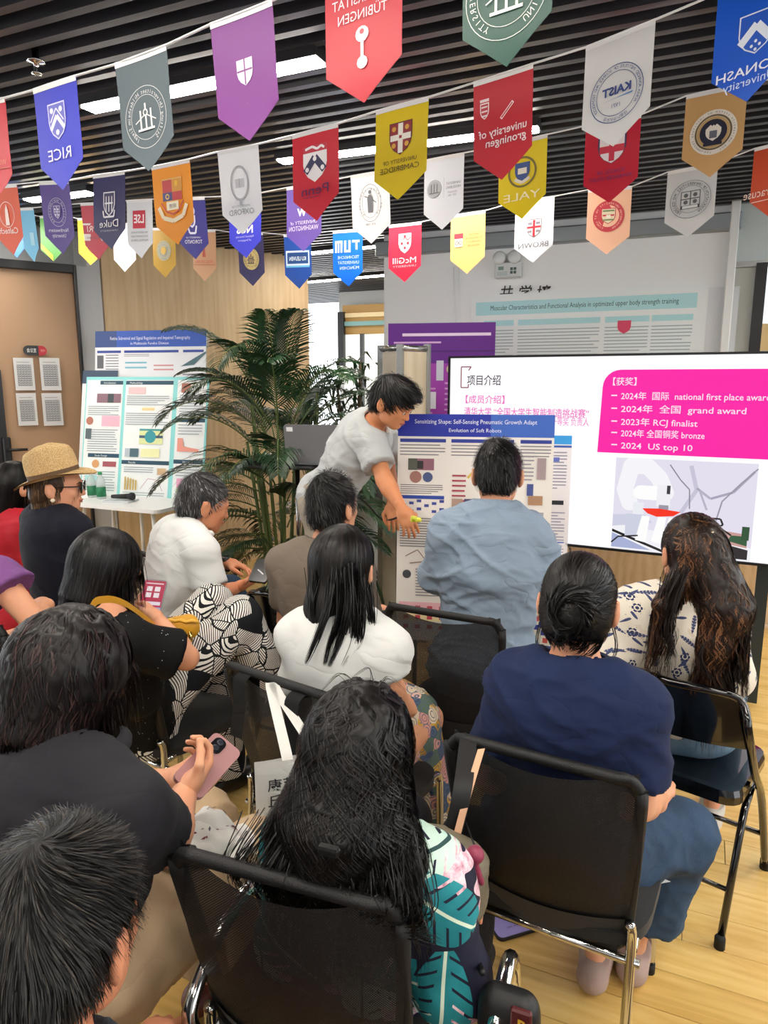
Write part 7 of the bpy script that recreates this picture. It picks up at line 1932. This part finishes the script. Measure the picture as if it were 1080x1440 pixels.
# 10 red dress
p = Person('woman in red with long straight black hair, at the far left edge', P(8, 718, 3.45), math.radians(38), P(24, 684, 3.45), math.radians(40), .1, 0, lean=-.02, sw=.16, sc=.98)
p.hands['r'] = dict(w=p.WR, d=p.F, n=(0, 0, -1), side=1, curl=.6); p.hands['l'] = dict(w=p.WL, d=p.F, n=(0, 0, -1), side=-1, curl=.6)
p.body(legs=True, res=.012)
p.shirt(cloth('b01e2c', .7, 'c42836'), sleeve=.6, g=.016, sg=.03, hem=-.12, neck=.07, wr=.007, seed=35, res=.01, name='dress_top')
p.trousers(cloth('b01e2c', .7), cuff=.5, wr=.008, name='dress_skirt'); p.shoes(mat('602020', .5))
pr = [p.he(0, -.012, .028, .084, .103, .097), p.hc((0, -.04, .0), (0, -.085, -.2), .082, .06, k=.04), p.he(0, .125, -.03, .072, .07, .13, sub=True)]
hair_mesh(p.root, pr, '060606,100e0e,1a1817', 2200, (.1, .26), p.dirf('down', (0, .01, .11), g=1.3), seed=36, width=.002, steps=10, noise=.08, lift=.003)

# 11 purple ruffle sleeve, bare arm
p = Person('woman in a purple ruffled top at the left edge, only her bare arm in view', P(-78, 812, 2.45), math.radians(30), P(-90, 755, 2.5), math.radians(30), .2, 0, lean=-.02, sw=.17, sc=1.02)
p.ER = P(50, 876, 2.4); p.SR = P(-5, 812, 2.42); p.WR = P(62, 850, 2.62)
p.hands['r'] = dict(w=p.WR, d=(-.6, .6, -.1), n=(-.2, .2, -1), side=1, curl=.6); p.hands['l'] = dict(w=p.WL, d=p.F, n=(0, 0, -1), side=-1, curl=.6)
p.body(legs=True, res=.011)
p.shirt(cloth('6a3f78', .7, '7d4f8a'), sleeve=.32, g=.016, sg=.04, hem=-.12, neck=.07, wr=.012, seed=37, res=.009, name='ruffled_top', fr=(12, 12, 4), flare=.01)
p.trousers(cloth('2a2430', .8), wr=.006); p.shoes(mat('302830', .5))
p.short_hair('0b0b0b,171717,262626', 1200, .014, seed=38)

# 12 blue shirt man
hipb = P(684, 936, 2.8)
p = Person('man with short black hair and grey-blue shirt at the poster board, from behind', P(690, 722, 2.72), math.radians(14), P(700, 668, 2.76), math.radians(12), .25, 0, hip=tuple(hipb), sw=.16, sc=1.08, hs=1.07, bend=.01)
p.SL = P(636, 750, 2.72); p.SR = P(742, 753, 2.72)
p.ER = P(768, 806, 2.76); p.WR = P(792, 838, 2.95); p.EL = P(618, 806, 2.84); p.WL = P(640, 815, 3.05)
p.hands['r'] = dict(w=p.WR, d=(-.1, .8, -.3), n=(-.8, .1, -.3), side=1, curl=.5); p.hands['l'] = dict(w=p.WL, d=(.2, .9, -.1), n=(.9, -.1, -.2), side=-1, curl=.5)
p.body(legs=True)
p.shirt(cloth('7d8fa2', .85, '8d9eb0', weave=300, bump=.15, fold=.9), sleeve=1.12, g=.022, sg=.03, hem=-.14, neck=.062, wr=.024, seed=41, res=.0075, fr=(6, 6, 17), k=.05, wide=1.12)
p.collar(cloth('8494a7', .85), .072, .04, up=.02, open_=.5, tilt=.008)
M_ = p
m = MB()
for dx in (-.006, .006): m.tube([p.pt(dx, -.118 - .0, p.L * .82), p.pt(dx, -.135, p.L * .62), p.pt(dx, -.128, p.L * .5)], .003, cloth('8797a9', .85), 5)
m.build('back_pleat', p.root)
p.trousers(denim('1c2530', '2c3a4a'), wr=.008, cg=.03); p.shoes(mat('e0e0de', .6))
p.short_hair('0a0a0a,161616,242424', 3600, .013, -.072, seed=42, lift=.009)
blue = p

# 13 presenter
hipp = P(456, 705, 3.72)
p = Person('young man in a light grey t-shirt bending over and pointing at the poster board', P(522, 592, 3.56), math.radians(88), P(551, 566, 3.42), math.radians(116), .55, .1, hip=tuple(hipp), sw=.165, sc=1.0, skin_='cf9368', hs=1.0)
p.SR = P(522, 622, 3.46); p.ER = P(541, 676, 3.38); p.WR = P(565, 716, 3.3); p.SL = P(540, 612, 3.72); p.EL = P(546, 668, 3.66); p.WL = P(553, 708, 3.55)
p.KR = Vector((hipp.x + .03, hipp.y - .1, .52)); p.KL = Vector((hipp.x + .08, hipp.y + .12, .52)); p.AR = Vector((hipp.x - .02, hipp.y - .1, .09)); p.AL = Vector((hipp.x + .04, hipp.y + .14, .09))
p.hands['r'] = dict(w=p.WR, d=(.35, -.3, -.75), n=(-.1, .75, -.3), side=1, curl=.45, thumb=.8, spread=.1); p.hands['l'] = dict(w=p.WL, d=(.1, -.5, -.8), n=(0, .5, -.3), side=-1, curl=.5)
p.body(legs=True, res=.01)
p.shirt(cloth('a9adae', .85, 'b9bdbd'), sleeve=.62, g=.016, sg=.026, hem=-.03, neck=.07, wr=.02, seed=45, res=.008, fr=(5, 7, 11), flare=.012, extra=[Ell(p.pt(0, .0, .02), (.17, .14, .1), p.M, .05)])
p.trousers(cloth('9c9486', .85, 'aaa294'), cuff=.95, g=.016, cg=.045, wr=.008); p.shoes(mat('d6d6d4', .6))
pr = [p.he(0, -.012, .038, .084, .105, .094), p.he(0, -.05, -.02, .07, .06, .06, .03), p.he(0, .03, .09, .07, .085, .04, .03), p.he(0, .13, -.035, .09, .072, .09, sub=True), p.he(.1, .01, -.04, .036, .045, .055, sub=True), p.he(-.1, .01, -.04, .036, .045, .055, sub=True), Plane(p.hl(0, 0, -.07), -Vector(tuple(p.HM[:, 2])), p.hl(0, 0, -.1), .3)]
hair_mesh(p.root, pr, '090909,141414,222222', 2800, (.03, .08), p.dirf('swirl', (0, -.05, .11), g=.2), seed=46, width=.0014, steps=6, noise=.8, lift=.014, free_below=-2, rise=1.6)
pres = p

# 14 head in the bottom-left corner
p = Person('man with short black hair in the bottom left corner, only his head in view', P(30, 1520, .84), math.radians(22), P(88, 1312, .9), math.radians(12), .28, .0, lean=-.02, sw=.15, sc=1.0, skin_='c98d6c', hs=1.04)
p.hands['r'] = dict(w=p.WR, d=p.F, n=(0, 0, -1), side=1, curl=.6); p.hands['l'] = dict(w=p.WL, d=p.F, n=(0, 0, -1), side=-1, curl=.6)
p.ER = p.SR + Vector((.0, .02, -.26)); p.WR = p.ER + Vector((-.2, .12, -.1)); p.KL = p.hip + Vector((-.3, .22, 0)); p.KR = p.hip + Vector((-.16, .3, 0)); p.AL = Vector((p.KL.x, p.KL.y, .1)); p.AR = Vector((p.KR.x, p.KR.y, .1))
p.body(legs=True, res=.011)
p.shirt(cloth('3a4048', .85), sleeve=.6, hem=-.12, wr=.006, seed=50, res=.01)
p.trousers(cloth('20242c'), wr=.006); p.shoes(mat('202022', .5))
p.short_hair('0b0b0c,1a1b1c,35302b', 9000, .014, -.085, seed=51, lift=.012, width=.0006, length=(.015, .045), noise=.8)
corner = p
# ------------------------------------------------------------------ things people hold, carry and hang on chairs
def axes(pc, pu, pr_):     # centre, a point up the long axis, a point across
    ey = (pu - pc).normalized(); ex = (pr_ - pc); ex = (ex - ey * ex.dot(ey)).normalized(); n = ex.cross(ey).normalized()
    if n.dot(CAM - pc) < 0: n = -n
    return ex, ey, n
def rrect(w, h, r, k=5):
    pts = []
    for sx, sy, a0 in ((1, 1, 0), (-1, 1, 90), (-1, -1, 180), (1, -1, 270)):
        for i in range(k): a = math.radians(a0 + 90 * i / (k - 1)); pts.append((sx * (w / 2 - r) + r * math.cos(a), sy * (h / 2 - r) + r * math.sin(a)))
    return pts
# pink phone, back to the camera
c = P(292, 1076, 1.56); ex, ey, n = axes(c, P(322, 1044, 1.63), P(316, 1092, 1.56))
t = thing('phone', c, 'dusty pink phone with a black camera bump held by the woman in charcoal', 'phone')
MB().prism(rrect(.078, .158, .014), c - n * .005, ex, ey, n, .01, mat('a87d7e', .35)).build('phone_body', t)
cp = c + ey * .05 - ex * .013 + n * .005
MB().prism(rrect(.03, .042, .013), cp, ex, ey, n, .003, mat('141316', .2)).build('camera_bump', t)
for s_ in (-.009, .009): MB().lathe([(.008, 0), (.008, .002), (.005, .0025), (0, .0025)], mat('2a2d38', .1), cp + ey * s_ + n * .003, 12, Matrix((ex, ey, n)).transposed()).build('camera_lens', t)
# phone of the woman in the sparkling top
c = P(214, 841, 2.42); ex, ey, n = axes(c, P(221, 812, 2.48), P(230, 845, 2.42))
t = thing('phone', c, 'phone with a red and white app screen held by the woman in the sparkling top', 'phone')
MB().prism(rrect(.076, .15, .01), c - n * .004, ex, ey, n, .008, mat('8f9096', .3, .6)).build('phone_body', t)
pr = Print(plane_map(c - ex * .035 - ey * .07, ex, ey, n), lambda q: mat(q, .3, emit=.8), .0045, .0002)
pr.rect(0, 0, .07, .14, 'a5b0dc'); pr.rect(0, .03, .07, .14, 'b8264a'); pr.rects([(.012 + .026 * i, .095 - .026 * j, .03 + .026 * i, .115 - .026 * j) for i in range(2) for j in range(2)], 'f3e3e6'); pr.rect(.004, .038, .066, .052, 'e8dce6'); pr.rect(.006, .125, .064, .13, 'f0d0d6')
pr.build('phone_screen', t)
# black phone of the grey haired man
c = P(368, 803, 3.2); ex, ey, n = axes(c, P(374, 789, 3.24), P(382, 808, 3.18))
t = thing('phone', c, 'black phone in a folio case held by the grey haired man', 'phone')
MB().prism(rrect(.085, .13, .012), c - n * .006, ex, ey, n, .012, mat('0b0b0d', .2)).build('phone_body', t)
MB().prism([(-.02, .0), (-.016, .004), (.018, -.02), (.014, -.024)], c + n * .0062, ex, ey, n, .0004, mat('c9c9c9', .3)).build('logo_print', t)
# yellow pointer and its cable
c = P(585, 731, 3.24)
t = thing('pointer', c, 'small bright yellow clip-on pointer in the bending man\'s hand', 'pointer')
MB().box(c, (.05, .022, .02), mat('dce04a', .4), bev=.005).lathe([(0, -.012), (.014, -.01), (.016, 0), (.014, .01), (0, .012)], mat('c9cf3a', .4), c + Vector((-.01, 0, .006)), 12).build('pointer_body', t)
q = [P(488, 692, 4.3), P(512, 705, 4.1), P(534, 728, 3.7), P(548, 731, 3.5), P(560, 727, 3.38)]
o = MB().tube(smooth_path(q, 8), .005, black, 6).build('hand_cable', None, q[0]); tag(o, 'thin black cable sagging from the planter to the bending man\'s hand', 'cable')

# tote bag on the chair of the woman in white
def bag_frame(ch):
    t_, L, back = ch
    return L, back
L, back = bag_frame(CH['white'])
tc = P(404, 1066, 1.74); 
bn = (CAM - tc); bn.z = 0; bn.normalize(); ex = Z.cross(bn).normalized(); ex = ex if ex.x > 0 else -ex
ex = (ex * .97 + bn * -.1).normalized(); n = ex.cross(Z).normalized(); n = n if n.dot(CAM - tc) > 0 else -n
t = thing('tote_bag', tc, 'white canvas tote bag with black Chinese lettering hanging on a mesh chair', 'bag')
W2, H2 = .27, .3
org = tc + ex * .055
canv = cloth('cfcfcb', .85, 'd8d8d4', bump=.2)
def tote(u, v, off=0.0):
    x = -W2 / 2 + W2 * u; y = -H2 * v
    return org + ex * x + Z * y + n * (off * math.sin(math.pi * u) * (.35 + .65 * v) + .004 * math.sin(u * 9 + v * 5))
m = MB(); m.grid(lambda u, v: tote(u, v, .03), 12, 10, canv); m.grid(lambda u, v: tote(1 - u, v, -.03), 12, 10, canv); m.build('bag_body', t)
m = MB(); m.grid(lambda u, v: tote(u, .11 * v, .03) + n * .0012, 12, 1, cloth('d5d5d1', .85)); m.build('top_hem', t)
def bagmap(x, y, z): return tote((x + W2 / 2) / W2, -y / H2, .03) + n * z
pr = Print(bagmap, lambda q: mat(q, .7), .0018, .0002)
pr.text('康莱德创新', -.105, -.075, .036, '23242c', 'l', bold=.008); pr.text('国际合成', -.065, -.1, .022, '3a3b44', 'l'); pr.text('ISEF', -.065, -.145, .055, '23242c', 'l', w=.12, bold=.01)
for i, ch in enumerate('丘成桐'): pr.text(ch, -.088, -.118 - .04 * i, .038, '23242c', bold=.008)
pr.text('科学竞赛', -.06, -.175, .02, '5a5b62', 'l')
pr.build('bag_print', t)
topz = back(0.1, 1).z + .02
hook = back(-.02, 1.0)
m = MB()
for dx, hx in ((-.055, 0), (.02, .012)):
    a = org + ex * (dx - .0) ; b = hook + Z * .015 + n * .016 + ex * (hx - .0); wv = ex * .0135
    pts = [(a - Z * .03 + n * .004), a + n * .004, a.lerp(b, .55) + n * .002, b, b + Z * .006 - n * .03, b - Z * .05 - n * .04]
    pts = smooth_path(pts, 4); vs = []
    for p_ in pts: vs += [p_ - wv, p_ + wv]
    m.add(vs, [(2 * i, 2 * i + 1, 2 * i + 3, 2 * i + 2) for i in range(len(pts) - 1)], canv, True)
m.build('bag_handle', t)
# backpack hanging in front of the same chair, its straps over the rim
bk_ = back(.1, .5) + (back(.1, .5) - back(.1, .5, -.1)).normalized() * .0
t = thing('backpack', L(.06, -.1, .5), 'black backpack hung by its straps over the mesh chair beside the tote bag', 'backpack')
bm_ = cloth('101113', .8)
fwd = (L(0, 1, 0) - L(0, 0, 0)).normalized(); rgt = (L(1, 0, 0) - L(0, 0, 0)).normalized()
V1, F1 = snet([Ell(L(.07, -.19, .68), (.13, .05, .14), frame(math.atan2(fwd.x, fwd.y)), .04), Ell(L(.07, -.17, .62), (.14, .055, .1), frame(math.atan2(fwd.x, fwd.y)), .04)], .01)
npmesh('backpack_body', V1, F1, bm_, t, t['_o'])
for s0 in (-.55, .42):
    m = MB(); pts = []
    for k in range(9):
        a = math.pi * k / 8; b = back(s0, .97); pts.append(b + Z * (.025 * math.sin(a) + (0 if 0 < k < 8 else -.0)) - fwd * (.028 * math.cos(a)) )
    pts = [pts[0] - Z * .16 - rgt * .02] + [pts[0] - Z * .05] + pts + [pts[-1] - Z * .12]
    vs = []
    for p_ in pts: vs += [p_ - rgt * .024, p_ + rgt * .024]
    m.add(vs, [(2 * i, 2 * i + 1, 2 * i + 3, 2 * i + 2) for i in range(len(pts) - 1)], bm_, True); m.build('strap', t)

# white cloth bag with branch print on the lap of the woman in charcoal
t = thing('cloth_bag', P(290, 1165, 1.62), 'crumpled white cloth bag with dark red branch print lying on the lap', 'bag')
C4 = [P(196, 1188, 1.56), P(244, 1226, 1.5), P(362, 1172, 1.62), P(306, 1122, 1.76)]
def lapmap(u, v):
    a = C4[0].lerp(C4[3], u); b = C4[1].lerp(C4[2], u); p_ = a.lerp(b, v)
    nz = float(vnoise(np.array([[u * 5, v * 4, 1.3]]), 4)[0]); nz2 = float(vnoise(np.array([[u * 11, v * 9, 7.3]]), 6)[0])
    return p_ + Z * (.035 * math.sin(math.pi * u) * math.sin(math.pi * v) + .03 * (nz - .5) + .014 * (nz2 - .5)) - Z * .04 * max(0, u - .8) * 5
m = MB(); wc_ = cloth('d2d2ce', .85); m.grid(lapmap, 26, 18, wc_); m.grid(lambda u, v: lapmap(1 - u, v) - Z * .012, 26, 18, wc_); m.build('bag_body', t)
pr = Print(lambda x, y, z: lapmap(x, y) + Z * (.002 + z), lambda q: mat(q, .7), .0004, .0002)
BR = random.Random(4)
for k in range(34):
    x, y = BR.uniform(.3, .9), BR.uniform(.1, .8); a = BR.uniform(0, 3.1); l = BR.uniform(.02, .05); dx, dy = math.cos(a) * l, math.sin(a) * l
    pr.shape([(x - dx, y - dy), (x + dy * .35, y - dx * .35), (x + dx, y + dy), (x - dy * .35, y + dx * .35)], BR.choice(['6a2a3a', '8a4a5a', '5a5a60']))
pr.build('branch_print', t)
m = MB(); a = lapmap(.97, .5); b = P(322, 1215, 1.5); wv = Vector((.02, .01, 0)); pts = smooth_path([a, P(345, 1180, 1.6), P(332, 1205, 1.53), b], 5); vs = []
for p_ in pts: vs += [p_ - wv, p_ + wv]
m.add(vs, [(2 * i, 2 * i + 1, 2 * i + 3, 2 * i + 2) for i in range(len(pts) - 1)], wc_, True); m.build('bag_handle', t)

# mustard bag and strap of the woman in the sparkling top
c = P(254, 884, 2.45)
t = thing('shoulder_bag', c, 'small mustard yellow braided shoulder bag on striped trousers', 'bag')
ym = mat('c99320', .5, bump=(60, .3)); V1, F1 = snet([Ell(c, (.065, .04, .045), None, .02), Ell(c + Vector((.03, 0, .02)), (.03, .03, .03), None, .02)], .006); npmesh('bag_body', V1, F1, ym, t, t['_o'])
m = MB(); m.tube([c + Vector((-.05 + .02 * k, -.03 + .005 * math.sin(k), .035 + .006 * (k % 2))) for k in range(7)], .006, mat('d9a83a', .45), 6); m.tube([c + Vector((.04, -.03, .0)), c + Vector((.045, -.035, -.035))], .006, mat('d8c07a', .2, 1), 6); m.build('bag_trim', t)
N_ = bobw.N; q = [N_ + Vector((-.03, -.12, -.075)), P(128, 855, 2.0), P(148, 843, 2.04), P(172, 847, 2.08), P(196, 862, 2.2), P(225, 885, 2.36)]
m = MB(); pts = smooth_path(q, 5); vs = []
for p_ in pts: vs += [p_ + Vector((0, -.004, .012)), p_ + Vector((0, .004, -.012))]
m.add(vs, [(2 * i, 2 * i + 1, 2 * i + 3, 2 * i + 2) for i in range(len(pts) - 1)], mat('d39a2a', .5), True); m.build('bag_strap', t)
# leopard bag and black bag between the rows
lm, g = newmat(.7); vo = g.vor(g.obj((1, 1, 1)), 60); g.color(g.ramp(vo.outputs['Distance'], [(.0, '8a6a44'), (.25, '1c1410'), (.42, 'cdb28c')], 'CONSTANT'))
c = P(180, 828, 2.75); t = thing('leopard_bag', c, 'small leopard print bag behind the chin of the woman with the bob', 'bag'); V1, F1 = snet([Ell(c, (.06, .04, .06), None, .02), Ell(c + Vector((.0, 0, -.05)), (.07, .045, .05), None, .03)], .008); npmesh('bag_body', V1, F1, lm, t, t['_o'])
# olive bag with leather handles, tan strap and mauve charm hanging from the navy woman's chair
L, back = CH['navy'][1:]
c = P(624, 1216, 1.42)
t = thing('handbag', c, 'soft olive brown bag with tan leather handles hanging beside the floral skirt', 'bag')
om = mat('6a6250', .6, bump=(25, .5)); V1, F1 = snet([Ell(c, (.085, .06, .06), None, .04), Ell(c + Vector((.02, .0, -.07)), (.07, .05, .07), None, .04), Ell(c + Vector((-.05, .02, .03)), (.05, .04, .035), None, .04)], .008)
V1 = wrinkle(V1, F1, .014, np.eye(3), (14, 14, 14), 5); npmesh('bag_body', V1, F1, om, t, t['_o'])
tan = mat('c79a70', .45)
def strap(m_, pts, w, mm, wv):
    pts = smooth_path(pts, 5); vs = []
    for p_ in pts: vs += [p_ - wv * w, p_ + wv * w]
    k = len(vs); nn = 0
    m_.add(vs, [(2 * i, 2 * i + 1, 2 * i + 3, 2 * i + 2) for i in range(len(pts) - 1)], mm, True)
m = MB(); strap(m, [P(616, 1200, 1.34), P(628, 1203, 1.33), P(636, 1222, 1.33), P(633, 1250, 1.33), P(626, 1275, 1.34)], .009, tan, Vector((1, 0, .1))); strap(m, [P(640, 1228, 1.45), P(632, 1250, 1.42), P(645, 1290, 1.4)], .008, tan, Vector((1, 0, .1))); m.build('bag_handle', t)
m = MB(); strap(m, [P(677, 1053, 1.53), P(660, 1110, 1.47), P(645, 1165, 1.45), P(633, 1215, 1.44)], .008, mat('d3a583', .45), Vector((1, .1, .1))); m.build('shoulder_strap', t)
m = MB(); strap(m, [back(-.8, 1.0) + Z * .01, P(652, 1100, 1.47), P(640, 1160, 1.46), P(628, 1200, 1.47)], .02, mat('0c0c0d', .6), Vector((1, .1, 0))); m.build('black_strap', t)
c = P(668, 1202, 1.3)
t = thing('silicone_charm', c, 'mauve pink ball-shaped silicone charm with a tail hanging on the chair back', 'charm')
mm = mat('8a2f4c', .5); MB().lathe([(0, -.017)] + [(.017 * math.cos(a), .017 * math.sin(a)) for a in [math.radians(-75 + 15 * k) for k in range(11)]] + [(0, .017)], mm, c, 18).build('charm_ball', t)
MB().tube(smooth_path([c - Z * .014, c + Vector((.006, 0, -.035)), c + Vector((.014, 0, -.06))], 4), [.006] * 8 + [.005], mm, 8).build('charm_tail', t)
MB().tube([c + Z * .015, back(-.85, .55) + Vector((0, -.01, 0))], .002, black, 5).build('cord', t)
# lilac tablet on the floor
c = PZ(708, 1284, .006); a = math.radians(20)
t = thing('tablet', c, 'lilac tablet in a dark rimmed case lying on the floor under the chair', 'tablet')
exx = Vector((math.cos(a), math.sin(a), 0)); eyy = Vector((-math.sin(a), math.cos(a), 0))
MB().prism(rrect(.14, .2, .018), c - Z * .004, exx, eyy, Z, .008, mat('1f1d24', .5)).build('case_rim', t)
MB().prism(rrect(.13, .19, .015), c + Z * .004, exx, eyy, Z, .002, mat('a59be0', .35)).build('back_cover', t)
MB().lathe([(.012, 0), (.012, .002), (.008, .003), (0, .003)], mat('3a3530', .2), c + exx * .035 - eyy * .05 + Z * .006, 16).build('camera_lens', t)
pr = Print(plane_map(c + Z * .006, exx, eyy, Z), pf, .0004, .0002); pr.ring(.035, -.05, .018, .002, 'c9a96a'); pr.text('one sky', -.005, -.068, .012, '5a5480'); pr.line([(.02, .0), (.04, -.008)], .004, 'e9e6fb'); pr.build('cover_print', t)
# black bag behind the nearest chair arm
c = P(716, 1452, 1.22)
t = thing('handbag', c, 'black bag with a dark red top edge and small yellow letter behind the chrome armrest', 'bag')
rb = Matrix.Rotation(-.4, 3, 'Z'); V1, F1 = snet([Cone(c + rb @ Vector((-.025, 0, z_)), c + rb @ Vector((.022, 0, z_)), .026, .026, k=.03) for z_ in (.06, .03, .0, -.03, -.06)], .006); npmesh('bag_body', V1, F1, mat('0d0d10', .5), t, t['_o'])
MB().box(c + Z * .065 + rb @ Vector((.025, -.031, 0)), (.035, .012, .04), mat('4a0f14', .5), rb, bev=.003).build('red_patch', t)
pr = Print(plane_map(c + Z * .065 + rb @ Vector((.028, -.0375, -.012)), rb @ Vector((1, 0, 0)), Z, rb @ Vector((0, -1, 0))), pf, .001, .0003); pr.text('B', 0, .0, .026, 'c9a02a', bold=.04); pr.build('letter_print', t)
MB().tube(smooth_path([c + Z * .1 + rb @ Vector((-.05, 0, 0)), P(668, 1330, 1.35), P(660, 1262, 1.42), back(-.9, .3)], 6), .006, black, 6).build('bag_strap', t)
# small white tissue under the navy woman's leg
c = P(922, 1234, 1.8)
o = MB().add([c + Vector((-.03, 0, .008)), c + Vector((.0, -.01, .012)), c + Vector((.035, -.01, -.004)), c + Vector((.0, -.012, -.01)), c + Vector((-.03, 0, -.008))], [(0, 1, 2, 3, 4)], mat('c5ced6', .7)).build('tissue', None, c); tag(o, 'small white tissue peeping out under the blue trousers', 'tissue')

# small white print on the back of the chair of the woman in the sparkling top
t, L, back = CH['bobw']
nn = (back(.8, .75, -.05) - back(.8, .75)).normalized(); o_ = back(.78, .78) + nn * .004; e_ = (back(.9, .78) - back(.7, .78)).normalized()
pr = Print(plane_map(o_, e_, Z, nn), pf, .002, .0003); pr.text('P', 0, -.02, .035, 'e2e2e2', bold=.02, sk=.2); pr.build('back_print', t, t['_o'])
